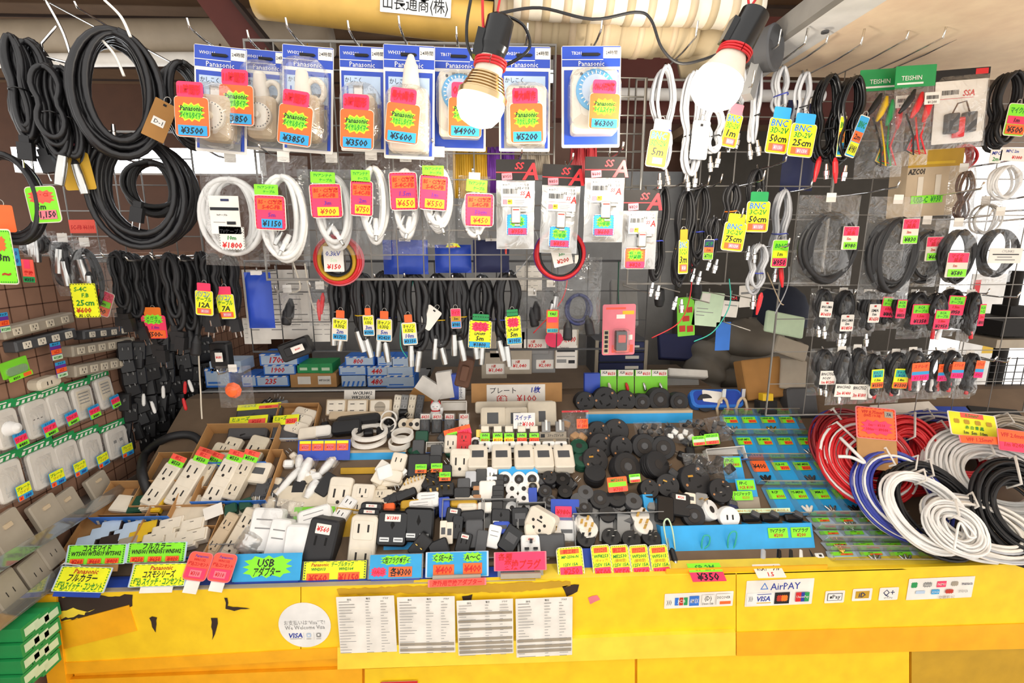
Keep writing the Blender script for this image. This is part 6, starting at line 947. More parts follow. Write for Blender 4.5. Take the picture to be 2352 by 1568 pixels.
for i, (px, py, w, h) in enumerate([(512, 1048, 46, 40), (536, 1030, 34, 34), (588, 1040, 40, 56)]): outlet(['wide grey wall socket in the upright carton', 'grey wall socket behind the wide one', 'single wall socket with a yellow mark in the upright carton'][i], px, py, w, h, 1 if i else 2, 'ivory', 14, 45, .02, up=.012)
adapter('cream wedge shaped box at the end of the striped carton', 600, 1090, 46, 36, .03, 'cream', 8, 45, sl='flat', up=.008, name='surface_box', cat='box')
carton('small pale blue carton of three-gang sockets marked ¥300 in the far row', 686, 975, 92, 70, .036, 'cardboard', 'paleblue', 0, 45, '¥300')
for i, (px, py) in enumerate([(684, 985), (694, 968), (704, 955)]): outlet(['cream socket strip, frontmost in the pale blue carton', 'cream socket strip, middle of the pale blue carton', 'cream socket strip at the back of the pale blue carton'][i], px, py, 48, 22, 2, 'cream', 16, 45, .02, up=.012, group='socket strips in the pale blue carton')
for i, (px, py, w, h, lab) in enumerate([(575, 985, 88, 46, 'dark clear pack with a long yellow and red label at the table edge'), (660, 985, 60, 50, 'dark clear pack with a short yellow label behind the first'), (600, 948, 100, 30, 'dark clear pack with a yellow label, upper of the dark packs')]):
    t, s, zf = put('fuse_pack', lab, 'pack', px, py, 40, -4, up=.01); W, H = w*s, h*s/zf; part('pack_body', MB().slab(W, H, .02, 'dkgrey', .004, .006), t); part('price_label', card(W*.96, H*.4, 'neonyellow', [('r', .5, .05, .95, .6, 'coral'), ('t', 'ヒューズ', .3, .7, .35, 'greenink', .45), ('t', '¥250', .72, .3, .35, 'redink', .35)], .02), t, (0, -.021, H*.3))
# bagged plugs, beige and white sockets
for i, (px, py, w, h, tl) in enumerate([(664, 1110, 26, 80, 30), (702, 1085, 36, 60, 10), (718, 1128, 34, 46, 20), (752, 1076, 30, 44, 30), (690, 1068, 28, 40, -10)]):
    t, s, zf = put('bagged_plug', ['long white plug in a slanting clear bag', 'white forked plug in a clear bag', 'translucent white plug in a clear bag before the black lumps', 'white plug in a clear bag beside the blue board', 'small white plug in a clear bag behind the forked one'][i], 'plug in bag', px, py, 50, tl, up=.012); W, H = w*s, h*s/zf; part('plug', MB().lathe([(W*.2, -H*.4), (W*.32, -H*.2), (W*.3, .1*H), (W*.18, H*.36)], 'white', 12, Matrix.Rotation(R(90), 4, 'X')), t, (0, -.012, 0)); part('bag', bag(W, H, .028, i+3, nx=4, nz=5), t)
for i, (px, py, w, h) in enumerate([(676, 1142, 54, 30), (730, 1148, 48, 30), (700, 1158, 50, 16)]): module(['flat beige module behind the clear bagged adapters', 'flat beige module beside the tall cream sockets', 'flat beige module under the other two'][i], px, py, w, h, 'ivory', 'top', -4, SLEAN, .016, up=.004)
outlet('tall cream socket with an earth lead hole behind the black flat plugs', 783, 1138, 48, 66, 1, 'cream', 4, 35, .02, up=.014); outlet('tall cream socket with two apertures beside the black flat plugs', 834, 1150, 46, 60, 2, 'cream', 4, 35, .02, up=.012); outlet('wide cream socket lying on the pile', 874, 1152, 54, 34, 2, 'ivory', 0, 50, .02, up=.008)
adapter('black crossed lump of plug by the tall cream socket', 755, 1118, 30, 40, .03, 'rubber', 30, 45, sl='none'); adapter('black tangled parts between the bagged plugs', 690, 1125, 26, 24, .02, 'rubber', 0, 50, sl='none')
# white and black adapters behind the USB sign
t, s, zf = put('price_card', 'lime green card behind the white adapters', 'card', 722, 1178, 30, 0, up=.02); part('sheet', MB().slab(92*s, 26*s/zf, .001, 'lime', .001, 0), t)
adapter('white USB charger in a clear bag beside the dull wall socket', 620, 1215, 60, 78, .04, 'white', 4, 30, sl='lines', up=.01)
t, s, zf = put('clear_bag', 'crumpled clear bag over the white USB charger', 'bag', 645, 1180, 40, 10, up=.05); part('bag_body', bag(90*s, 66*s, .03, 4), t)
adapter('white block adapter with two slots, nearest of the pair'.replace('nearest of the pair', 'front of its pair'), 650, 1236, 40, 74, .04, 'white', 8, 28, sl='lines', up=.012); adapter('large plain white cube adapter behind the blue USB sign', 700, 1240, 56, 66, .05, 'white', 4, 24, sl='none', up=.01)
adapter('white double adapter leaning on the lime green card', 728, 1196, 66, 40, .03, 'white', -16, 45, sl='lines', up=.018); outlet('white three-socket strip lying by the black tap', 785, 1186, 30, 66, 3, 'white', 28, 50, .02, up=.014, earth=False)
adapter('black tap with a pinkish sticker, front of the white adapters', 752, 1240, 58, 92, .06, 'rubber', 10, 24, sticker='560', up=.006)
t, s, zf = put('clear_bag', 'small crumpled clear bag of white parts by the dull sockets', 'bag', 575, 1246, 30, 30, up=.02); part('bag_body', bag(62*s, 54*s, .03, 5, 'milky'), t); part('white_part', MB().slab(26*s, 26*s, .014, 'white', .004, .003), t, (0, -.006, 0))
outlet('dull ivory wall socket leaning beside the bagged charger', 560, 1224, 34, 96, 2, 'ivory', 24, 30, .024, up=.008); outlet('grey narrow wall socket along the carton edge', 517, 1228, 26, 80, 2, 'beige', 24, 36, .026, up=.008); outlet('grey metal mounting frame near the ledge', 500, 1260, 34, 30, 2, 'grey', 24, 40, .01, name='mounting_frame', cat='frame')
carton('grey card tray edge below the dull sockets', 545, 1272, 130, 36, .02, 'grey', None, 0, 40, name='card_tray'); carton('mustard card tray between the black and white taps', 790, 1236, 60, 110, .02, 'mustard', None, 8, 40, name='card_tray'); carton('striped carton end behind the black tap', 730, 1262, 90, 50, .02, 'cardboard', 'bluebox', 0, 36)
outlet('white four-slot table tap with a ¥1150 mark, front of the dark ones', 838, 1244, 54, 108, 2, 'cream', 4, 22, .03, earth=False, name='table_tap', up=.006)
for i in range(3): adapter(ordl('dark tap with a white sticker, @ behind the white four-slot tap', 3)[i], 848+i*5, 1196-i*13, 44, 30, .03, 'black', 4, 25, sticker='1150', sl='none', group='dark taps behind the white one', up=.02+.002*i)
# black USB adapters on the blue board
adapter('black travel adapter with two USB ports, beside the dark taps', 908, 1208, 62, 66, .045, 'blackgloss', 3, 24, sticker='1380', sl='usb', up=.012); adapter('black travel adapter with two USB ports, beside the grey tray', 966, 1200, 60, 64, .045, 'blackgloss', 3, 24, sl='usb', up=.014)
t, s, zf = put('blue_board', 'bright blue card under the two USB travel adapters', 'card', 935, 1252, 24, 0, up=.004); part('sheet', MB().slab(106*s, 46*s/zf, .002, 'skyblue', .001, 0), t)
adapter('black plug with bent pin on the blue card', 968, 1252, 30, 44, .03, 'rubber', 40, 30, sl='pins', up=.016)
# grey trays of adapters
for px, py, w, h, lab in [(1062, 1216, 92, 104, 'grey metal tray of mixed black adapters beside the USB ones'), (1150, 1216, 76, 104, 'grey metal tray of black and blue adapters'), (1222, 1222, 66, 100, 'grey metal tray under the cream travel adapter')]: carton(lab, px, py, w, h, .034, 'grey', None, 0, 45, name='metal_tray', group='grey metal trays of adapters')
for px, py, w, h, c, sl, st, tl, lab in [(1042, 1188, 30, 34, 'black', 'none', '400', 8, 'black adapter with a white sticker in the first grey tray'), (1052, 1212, 22, 40, 'blackgloss', 'slots', None, 4, 'glossy black adapter standing in the first grey tray'), (1020, 1222, 14, 40, 'cream', 'flat', None, 0, 'cream narrow plug, outer of two in the first grey tray'), (1034, 1224, 14, 38, 'cream', 'flat', None, 0, 'cream narrow plug, inner of two in the first grey tray'), (1086, 1186, 50, 22, 'black', 'none', None, -4, 'long black adapter lying across the first grey tray'), (1090, 1226, 36, 50, 'dkgrey', 'flat', None, 0, 'dark grey square adapter in the first grey tray'), (1066, 1246, 30, 36, 'black', 'slots', '400', 14, 'black adapter with a white sticker low in the first grey tray'), (1010, 1258, 40, 30, 'black', 'none', None, -20, 'black adapter pile end over the blue ¥400 sign'), (1106, 1246, 22, 44, 'dkgrey', 'flat', None, 8, 'narrow grey adapter at the first tray divider'),
    (1150, 1188, 40, 30, 'black', 'usb', None, 4, 'black two-port adapter at the back of the second grey tray'), (1152, 1212, 34, 22, 'bluecard', 'flat', None, 0, 'blue flat pack in the second grey tray'), (1134, 1232, 26, 40, 'white', 'lines', None, 14, 'white adapter in the second grey tray'), (1172, 1238, 36, 48, 'blackgloss', 'flat', None, 34, 'glossy black adapter lying slanted in the second grey tray'), (1194, 1188, 36, 34, 'black', 'flat', None, 0, 'tall black adapter between the grey trays'), (1218, 1252, 40, 36, 'white', 'uk', '500', 0, 'white round-edged plug with a sticker behind the pink sign'), (1228, 1216, 44, 22, 'cream', 'none', None, 0, 'cream adapter lying under the travel adapter')]: adapter(lab, px, py, w, h, .026, c, tl, 34, 0, st, sl, 'adapters in the grey metal trays', .014)
adapter('cream universal travel adapter with many holes', 1250, 1196, 60, 46, .04, 'cream', 14, 22, -30, sl='travel', up=.024)
t, s, zf = put('blister_pack', 'white gadget in a blue blister card with a pink ¥980 tag', 'blister card', 1298, 1196, 26, 2, up=.012); part('backing_card', MB().slab(66*s, 92*s/zf, .001, 'bluecard', .003, 0), t); part('gadget', MB().slab(44*s, 44*s, .02, 'white', .004, .003).rect(-14*s, -4*s, 14*s, 4*s, -.0204, 'ink'), t, (0, -.002, -20*s)); part('price_tag', card(38*s, 24*s, 'neonpink', [('t', '¥980-', .5, .5, .45, 'redink', .85)], .06), t, (-4*s, -.003, 20*s)); part('blister', MB().slab(54*s, 62*s, .03, 'blister', .006, .005, back=False), t, (0, -.001, -16*s))
# ================================================================== middle and upper rows of the table
# wide row of floor sockets and cover plates at the back
t, s, zf = put('paper_label', 'white paper label with model numbers behind the floor sockets', 'label', 826, 908, 20, 0, up=.03); part('sheet', card(70*s, 26*s, 'paper', [('t', 'WCR3802', .6, .72, .28, 'ink', .7), ('t', 'WK2013K', .55, .35, .28, 'ink', .6)], .02), t)
for i, (px, py, w, h, f) in enumerate([(776, 936, 46, 36, 'two'), (824, 936, 48, 36, 'two'), (876, 936, 50, 36, 'disc')]):
    t, s, zf = put('floor_socket', ordl('brown framed floor socket, @ of three under the white model label', 3)[i] if f == 'two' else 'round-faced floor socket ending the row of framed ones', 'socket', px, py, 24, 0, up=.02); W, H = w*s, h*s/zf
    part('frame', MB().slab(W, H, .02, 'beige', .004, .003), t); mb = MB(); mb.slab(W*.86, H*.84, .002, 'cream', .003, 0, y=-.02)
    if f == 'two': [mb.rect(a*W*.22-W*.1, b*H*.2-.0012, a*W*.22+W*.1, b*H*.2+.0012, -.0225, 'slot') for a in (-1, 1) for b in (-1, 1)]
    else: mb.lathe([(H*.34, .022), (H*.34, .0228)], 'oldgrey', 24); mb.rect(-H*.3, -.0006, H*.3, .0006, -.0232, 'slot')
    part('cover', mb, t)
for i, px in enumerate([785, 830, 876]): module(ordl('beige socket base, @ of three lying before the floor sockets', 3)[i], px, 958, 44, 14, 'beige', 'top', 0, 40, .02, 'socket bases before the floor sockets', .012)
for i, (px, c) in enumerate([(912, 'cream'), (928, 'grey'), (946, 'ivory'), (964, 'dkgrey')]): outlet(['cream plate strip, first of the four upright strips', 'grey plate strip, second of the four upright strips', 'ivory plate strip, third of the four upright strips', 'dark plate strip, last of the four upright strips'][i], px, 934, 15, 50, 3, c, 8, 16, .01, None, False, 'upright plate strips', 'plate_strip', 'plate', .02)
for i, (px, c) in enumerate([(928, 'ivory'), (944, 'beige'), (958, 'pinkcard')]): roundplug(['ivory block with a round hole under the plate strips', 'beige block with a round hole under the plate strips', 'pinkish cream block under the plate strips'][i], px, 974, 12, 20, 0, .03, c if c != 'pinkcard' else 'cream', 'hole', None, 0, .03, 0, False, 'socket_block', 'block')
t, s, zf = put('cat_figurine', 'small white lucky cat figurine with red ears and collar', 'figurine', 1001, 942, 10, 0, up=.03); q = 20*s
part('body', MB().lathe([(.001, -q*1.3), (q*.7, -q*1.25), (q*.82, -q*.8), (q*.6, -q*.2), (q*.42, 0), (.001, .05*q)], 'white', 18, Matrix.Rotation(R(-90), 4, 'X') @ Matrix.Translation((0, 0, 0))), t)
mb = MB(Matrix.Translation((0, -.002, q*.45))); mb.lathe([(.0005, -q*.55), (q*.4, -q*.42), (q*.62, 0), (q*.5, q*.35), (.0005, q*.55)], 'white', 18)
for a in (-1, 1): mb.rect(a*q*.22-q*.1, q*.02, a*q*.22+q*.1, q*.07, -q*.5, 'ink'); mb.rect(a*q*.1-q*.08, -q*.18, a*q*.1+q*.08, -q*.14, -q*.53, 'redink')
part('head', mb, t)
for a in (-1, 1): part('ear', MB(Matrix.Translation((a*q*.4, 0, q*.95))).lathe([(q*.2, -q*.25), (.0008, q*.2)], 'red', 10, Matrix.Rotation(R(-90), 4, 'X')), t)
part('collar', MB(Matrix.Translation((0, 0, 0))).tube([(q*.48*math.cos(a*.524), q*.48*math.sin(a*.524), -q*.02) for a in range(12)], .0025, 'red', 6, True), t); part('raised_paw', MB().tube([(q*.55, -q*.2, -q*.5), (q*.72, -q*.3, 0), (q*.66, -q*.35, q*.35)], [q*.2, q*.18, q*.22], 'white', 10), t)
carton('white carton edged with blue stripes beside the lucky cat', 1044, 944, 58, 40, .03, 'paper', 'bluebox', 0, 26)
for px, py, w, h, c, tl, lab in [(1025, 880, 34, 60, 'paper', -8, 'white leaning paper sleeves behind the lucky cat'), (1046, 884, 20, 56, 'bluecard', 0, 'blue upright box with white side beside the paper sleeves'), (1062, 884, 16, 58, 'white', 0, 'white upright box lettered down its side')]:
    p, s = onY(px, py, 1.7); t = thing('upright_box', lab, 'box', p, rot(8, tl)); mb = MB().slab(w*s, h*s, .05, c, .001, 0)
    if px == 1062: mb.text('Panasonic', 0, 0, 9*s, -.0505, 'navy', 0, 50*s, rot=-90)
    part('box_body', mb, t)
p, s = onY(975, 915, 1.69); t = thing('tilted_package', 'white package with a brown band tilted behind the plate strips', 'package', p, rot(14, 34)); part('package_body', MB().slab(60*s, 90*s, .05, 'paper', .002, 0).rect(-34*s*.9, -8*s, 30*s, 12*s, -.0504, 'kraft'), t)
# plates at 100 yen
p, s = onY(1187, 904, 1.64); t = thing('cardboard_sign', 'cardboard sign lettered in black and red with ¥100 over the cover plates', 'sign', p, rot(8)); part('board', MB().slab(208*s, 50*s, .004, 'cardboard', .001, 0), t); part('paper_sheet', card(134*s, 44*s, 'paper', [('t', 'プレート', .28, .7, .26, 'ink', .48, 0), ('t', '1枚', .84, .72, .26, 'blueink', .17), ('t', '¥100', .68, .27, .36, 'redink', .46, 0), ('b', .26, .26, .2, .4, 'redmark'), ('b', .26, .26, .16, .32, 'paper'), ('t', '値', .26, .26, .22, 'redink', .12)], .01), t, (-2*s, -.0045, 0))
for i, (px, py, w, h, k) in enumerate([(1182, 935, 180, 26, 0), (1133, 958, 58, 44, 1), (1185, 958, 52, 44, 1), (1244, 950, 66, 54, 2)]):
    t, s, zf = put('cover_plate', ['bagged stack-like slab of cream cover plates under the ¥100 sign'.replace('stack-like slab of ', 'long pack of '), 'cream frame plate, first under the long pack', 'cream frame plate partly behind the small switch sign', 'bagged cream plate with a small square window'][i], 'cover plate', px, py, 24, 0, up=.018+.012*(i > 0), group=None); W, H = w*s, h*s/zf
    mb = MB(); mb.slab(W, H, .016, 'ivory', .008, .003); part('plate_body', mb, t)
    if k: part('opening', MB().rect(-W*(.24 if k == 1 else .12), -H*.34, W*(.2 if k == 1 else .12), H*(.22 if k == 1 else .1), -.0163, 'dkgrey'), t)
t, s, zf = put('price_card', 'small white card lettered in blue and red ¥100 for switches', 'price card', 1204, 966, 14, 0, up=.06); part('sheet', card(50*s, 36*s, 'white', [('t', 'スイッチ', .45, .7, .26, 'blueink', .75), ('t', '1ケ', .3, .3, .2, 'ink', .2), ('t', '¥100', .68, .3, .26, 'redink', .55)], .02), t)
for i, (px, c, p_) in enumerate([(977, 'black', '¥430'), (1004, 'black', '¥430'), (1033, 'dkgrey', '¥650'), (1066, 'paper', '¥260')]):
    t, s, zf = put('socket_pack', ['black socket pack with a red price, first beneath the lucky cat', 'black socket pack with a red price, second beneath the lucky cat', 'grey socket pack with a bright spot and a red price', 'white socket pack with a red price by the frame plates'][i], 'socket pack', px, 973, 18, 0, up=.03); part('socket', MB().slab(23*s, 30*s, .014, c, .003, .002).rect(-5*s, -4*s, -3*s, 4*s, -.0144, 'slot').rect(3*s, -4*s, 5*s, 4*s, -.0144, 'slot'), t, (0, 0, -5*s)); part('price_label', card(21*s, 13*s, 'paper', [('t', p_, .5, .5, .6, 'redink', .85)], .05), t, (0, -.002, 16*s)); part('pouch', bag(27*s, 50*s, .022, int(px), nx=3, nz=4), t)
# rings, board and blue shelf
def ring(label, px, py, r, hgt, lean, up, col='paper'):
    t, s, zf = put('plastic_ring', label, 'ring', px, py, lean, 0, up=up, group='white plastic base rings'); q = r*s; part('ring_body', MB().lathe([(q*.82, 0), (q, 0), (q, hgt), (q*.82, hgt), (q*.82, 0)], col, 28, cap=False, sm=False), t)
ring('broad white base ring on top of its fellow beside the floor sockets', 850, 996, 40, .012, 85, .035); ring('broad white base ring under the top one', 848, 1012, 40, .012, 85, .016); ring('deep white ring with a dark opening beside the broad ones', 925, 1005, 25, .018, 80, .03); ring('deep white ring under the dark-mouthed one', 918, 1022, 25, .016, 80, .012); ring('white ring standing on edge behind the deep ones', 894, 975, 18, .02, 22, .02); ring('larger white ring on edge behind the smaller one', 896, 962, 19, .02, 22, .012)
p = PS(862, 1045, .0); s = mpp(p)
t = thing('step_shelf', 'pale wooden step shelf with a bright blue front under the white rings', 'shelf', p, rot(10)); part('shelf_board', MB().box(-70*s, -.012, 8*s, 72*s, .1, 14*s, 'beige'), t); part('front_panel', MB().box(-72*s, -.012, -22*s, 70*s, -.004, 8*s, 'skyblue'), t)
t, s, zf = put('tag_board', 'deep blue board with four orange topped price labels', 'board', 745, 1033, 20, 0, up=.03); W, H = 118*s, 46*s; part('board', MB().slab(W, H, .004, 'bluecard', .001, 0), t)
for k in range(4): part('price_label', card(26*s, 22*s, 'neonorange', [('r', 0, .72, 1, 1, 'neonyellow'), ('r', .2, .1, .8, .6, 'pinkcard'), ('t', '¥320', .5, .35, .3, 'redink', .6)], .06), t, ((-42+28*k)*s, -.0045, 10*s))
for px, py, w, h, c, lab in [(800, 985, 60, 26, 'black', 'black tangle of adapters behind the broad white rings'), (740, 995, 44, 20, 'paper', 'white paper wad beside the pale blue carton'), (826, 968, 90, 20, 'black', 'row of dark parts behind the rings'.replace('row of dark parts', 'long dark part lying')), (712, 1000, 36, 22, 'cream', 'cream round lid beside the paper wad')]: adapter(lab, px, py, w, h, .03, c, -6, 40, sl='none', up=.01, name='loose_part' if c != 'black' else 'plug_adapter')
t, s, zf = put('plastic_box', 'mustard bar of the step shelf under the blue front', 'bar', 830, 1080, 20, 0, up=.002); part('bar_body', MB().slab(90*s, 14*s, .012, 'mustard', .002, .001), t)
# red and white sockets with the tilted sign
t, s, zf = put('price_sign', 'tilted orange and pink sign above the red socket', 'price sign', 1051, 992, 20, -14, up=.05); part('sign_card', card(62*s, 22*s, 'neonorange', [('r', .5, 0, 1, .6, 'neonpink'), ('r', .1, .1, .48, .6, 'neongreen'), ('t', 'アース付', .4, .8, .25, 'redink', .6), ('t', 'WN1318', .29, .34, .25, 'ink', .34), ('t', '¥210', .75, .3, .3, 'redink', .4)], .06), t)
outlet('bright red wall socket under the tilted orange sign', 1066, 1018, 30, 42, 2, 'red', 2, 26, .02, face='red', up=.02); outlet('white wall socket beside the bright red one', 1036, 1020, 26, 36, 1, 'cream', 2, 26, .02, up=.02)
carton('small carton flap striped blue and white before the dark modules', 1000, 1028, 40, 22, .02, 'paper', 'bluebox', 0, 30); adapter('dark green terminal part by the striped flap', 970, 1005, 26, 20, .02, 'darkgreen', 0, 40, sl='none', up=.01)
for i, (px, py) in enumerate([(962, 1035), (1003, 1046)]): adapter(['dark twin-post part, first before the white socket', 'dark twin-post part below the striped flap'][i], px, py, 24, 34, .02, 'dkgrey', 0, 40, sl='none', up=.008)
for i, (px, py, w, h, f) in enumerate([(965, 1072, 46, 44, 1), (1001, 1068, 26, 32, 1), (1020, 1088, 34, 30, 1)]):
    adapter(['black bagged adapter with a green and orange tag beside the blue shelf front', 'black adapter with a small green and orange tag', 'black bagged adapter with a green tag by the white card socket'][i], px, py, w, h, .03, 'black', 0, 34, sl='none', up=.014)
    t, s, zf = put('price_tag_card', ['green and orange ¥800 tag on the first black bagged adapter', 'small green and orange tag between the bagged adapters', 'small green tag by the white card socket'][i], 'price tag', px+2, py+6-(i == 0)*2, 34, 0, up=.052); part('sheet', card(26*s, 20*s, 'neongreen', [('r', 0, 0, 1, .4, 'neonorange'), ('t', 'WF5615', .5, .7, .25, 'greenink', .8), ('t', '¥800', .5, .2, .3, 'ink', .6)], .05), t)
outlet('white card-backed wall socket in a clear pack', 1057, 1062, 42, 56, 1, 'cream', 2, 22, .012, up=.03)
# conversion plugs on the wooden tray
carton('shallow wooden tray of white cube sockets', 1198, 1070, 240, 30, .02, 'beige', None, 0, 30, name='wooden_tray'); carton('grey tray of white conversion plugs behind the cube sockets', 1200, 1030, 214, 40, .02, 'oldgrey', None, 0, 30, name='wooden_tray')
for i, px in enumerate([1098, 1152, 1203, 1247, 1293]): adapter(ordl('white cube socket, @ along the wooden tray', 5)[i] if i else 'clear-bagged white cube socket at the start of the wooden tray', px, 1060, 40, 36, .034, 'cream', 0, 62, sl='flat', group='white cube sockets', up=.014, name='cube_socket')
for i, (px, k) in enumerate([(1114, 'uk'), (1142, 'flat'), (1170, 'uk'), (1198, 'uk'), (1227, 'uk'), (1259, 'uk'), (1287, 'uk')]): adapter(ordl('white conversion plug with dark prongs, @ in the line above the cubes', 7)[i], px, 1026, 25, 22, .02, 'white', 0, 24, sl=k, group='white conversion plugs', up=.016, name='conversion_plug')
for i, (px, a, b) in enumerate([(1114, 'neongreen', '650'), (1143, 'neonyellow', '150'), (1169, 'neonyellow', '200'), (1198, 'neonorange', '260'), (1226, 'neonorange', '260')]):
    t, s, zf = put('switch_pack', ordl('clear pack with green topped label, @ above the conversion plugs', 5)[i], 'switch pack', px, 1002, 20, 0, up=.025, group='labelled clear packs above the conversion plugs'); part('price_label', card(22*s, 20*s, 'neongreen', [('r', 0, 0, 1, .5, a), ('t', 'WN', .5, .75, .26, 'ink', .6), ('t', '¥'+b, .5, .25, .3, 'redink', .8)], .05), t, (0, -.016, -2*s)); part('switch', MB().slab(18*s, 14*s, .012, 'cream', .002, .002), t, (0, -.002, 17*s)); part('pouch', bag(27*s, 54*s, .018, int(px), nx=3, nz=4), t)
t, s, zf = put('switch_pack', 'wide grey labelled pack ending the clear packs by the green plugs', 'switch pack', 1270, 1004, 20, 0, up=.025); part('header_card', card(62*s, 26*s, 'oldgrey', [('r', .05, .5, .2, .8, 'ink'), ('t', 'スナップスイッチ', .6, .66, .2, 'ink', .6), ('b', .55, .25, .12, .3, 'beige')], .03), t); [part('switch', MB().slab(20*s, 24*s, .012, 'grey', .002, .002).slab(5*s, 24*s, .02, 'white', .002, .002, cz=4*s), t, (dx*s, -.002, 24*s)) for dx in (-16, 16)]
roundplug('white round pull switch beside the red socket', 1092, 1017, 12, 24, 0, .02, 'white', 'ring', None, 0, .02, 0, False, 'pull_switch', 'switch'); adapter('small brass cat-shaped clip above the pull switch'.replace('cat-shaped ', ''), 1102, 996, 16, 16, .01, 'gold', 0, 30, sl='none', up=.02, name='brass_clip', cat='clip')
# pile of white and beige plugs in the middle
for i, (px, py, w, h, tl, c) in enumerate([(917, 1064, 30, 30, 10, 'cream'), (886, 1088, 30, 24, -20, 'white'), (905, 1096, 36, 20, 14, 'cream'), (872, 1100, 24, 22, 24, 'cream'), (918, 1090, 22, 26, 40, 'white'), (880, 1076, 20, 22, 30, 'paper'), (892, 1110, 60, 14, -4, 'cream')]): adapter(['cream two-slot cube tilted on top of the white plug pile', 'white plug in the pile before the blue shelf front', 'cream plug across the middle of the white plug pile', 'cream plug at the foot of the white plug pile', 'white plug leaning at the side of the white plug pile', 'pale plug at the top edge of the white plug pile', 'long cream strip under the white plug pile'][i], px, py, w, h, .02, c, tl, 46, sl='slots' if i == 0 else 'none', up=.01+.004*(6-i), group=None, name='white_plug', cat='plug')
for i in range(7):
    px, py = 925+i*8, 1128-i*3; t, s, zf = put('cord_plug', ordl('cream cord plug with brass pins, @ of the slanting rank', 7)[i], 'plug', px, py, 48, 28, up=.006+.001*i, group='slanting rank of cream cord plugs'); part('plug_body', MB().slab(11*s, 58*s, .016, 'cream', .003, .003), t); part('pin', MB().box(-.001, -.03, 22*s, .001, -.012, 22*s+.004, 'gold').box(-.001, -.03, 10*s, .001, -.012, 10*s+.004, 'gold'), t)
for i in range(5):
    px, py = 858+i*14, 1168-i*4; adapter(ordl('flat black plug, @ in the fanned run behind the white four-slot tap', 5)[i], px+20, py-14, 44, 16, .016, 'black', -24, 44, sl='none', group='fanned flat black plugs', up=.01+.002*i)
for i, (px, py, w, h, c, lab) in enumerate([(985, 1150, 46, 26, 'white', 'white double plug lying before the upright brass pins'), (968, 1166, 50, 24, 'white', 'white plug with a paper label behind the USB travel adapters'), (1022, 1168, 22, 34, 'bluecard', 'blue edged pack by the black pin plugs'), (945, 1162, 40, 16, 'mustard', 'mustard card strip behind the USB travel adapters'), (895, 1170, 24, 16, 'neonorange', 'orange card corner behind the USB travel adapters')]): adapter(lab, px, py, w, h, .022, c, -4, 44, sl='lines' if c == 'white' else 'none', up=.014, name='white_plug' if c == 'white' else 'card_piece', cat='plug' if c == 'white' else 'card')
for i, (px, py) in enumerate([(1000, 1095), (1018, 1108), (992, 1118), (1025, 1130), (1000, 1136)]): adapter(ordl('black plug with long brass pins, @ in the heap before the bagged adapters', 5)[i], px, py, 34, 22, .026, 'black', [10, -14, 24, 0, -6][i], 52, sl='pins', group='black plugs with long brass pins', up=.012)
# columns of cord ends
for i, (px, py, w, h, c, sl, lab) in enumerate([(1106, 1100, 22, 30, 'blackgloss', 'none', 'glossy black plug at the head of the dark column'), (1130, 1096, 22, 30, 'white', 'slots', 'white two-slot plug, upper of its pair'), (1130, 1112, 22, 22, 'white', 'slots', 'white two-slot plug, lower of its pair'), (1082, 1104, 22, 28, 'cablegrey', 'none', 'grey ribbed plug by the white card socket'), (1066, 1115, 26, 20, 'dkgrey', 'none', 'dark grey flat plug beneath the white card socket'), (1062, 1136, 34, 20, 'black', 'none', 'black plug heap over the cream posts'), (1120, 1130, 34, 34, 'paper', 'none', 'clear-bagged white part among the dark plugs'), (1066, 1158, 56, 16, 'mustard', 'none', 'mustard tray lip by the cream posts'), (1074, 1168, 40, 14, 'cream', 'lines', 'cream flat plug before the mustard lip'), (1118, 1168, 36, 18, 'paper', 'none', 'white slip among the dark plugs')]): adapter(lab, px, py, w, h, .024, c, 0, 42, sl=sl, up=.012, name='cord_plug', cat='plug')
for i in range(6): adapter(ordl('black cord end, @ down the dark column', 6)[i], 1144-(i > 3)*2, 1106+i*12, 24, 16, .026, 'black', 0, 46, sl='none', group='dark column of cord ends', up=.012, name='cord_plug', cat='plug')
for i in range(6): adapter(ordl('brass striped dark plug, @ down the narrow column', 6)[i], 1092+(i % 2)*4, 1118+i*10, 16, 12, .02, 'bronze' if i % 2 else 'black', 0, 46, sl='none', group='narrow column of brass striped plugs', up=.012, name='cord_plug', cat='plug')
for i, px in enumerate([1053, 1067, 1082]): roundplug(ordl('cream post, @ of three standing by the brass column', 3)[i], px, 1144, 7, 70, 0, .04, 'cream', 'none', 'cream posts', 0, .03, 0, False, 'cream_post', 'post')
for c, px in (('first', 1176), ('second', 1203)):
    for i in range(3): roundplug('white cord end, %s in the %s white column' % (['uppermost', 'middle', 'lowest'][i], c), px, 1122+i*22, 13, 40, 0, .05, 'white', 'hole', 'two columns of white cord ends', 0, .018, 0, False, 'cord_connector', 'connector')
t, s, zf = put('blue_board', 'bright blue upright card behind the three white sockets', 'card', 1190, 1086, 20, 0, up=.03); part('sheet', MB().slab(90*s, 30*s, .002, 'skyblue', .001, 0), t)
for i, px in enumerate([1160, 1192, 1222]): roundplug(ordl('white round socket, @ of three before the blue card', 3)[i], px, 1100, 15, 22, 0, .02, 'white', 'ring', 'white round sockets', 0, .026, 0, False, 'round_socket', 'socket')
roundplug('white round socket lying below the last of the three', 1224, 1118, 14, 50, 0, .02, 'cream', 'ring', None, 0, .02, 0, False, 'round_socket', 'socket'); adapter('blue flat card slipped beside the white columns', 1224, 1148, 18, 44, .006, 'bluecard', 0, 36, sl='none', up=.014, name='card_piece', cat='card')
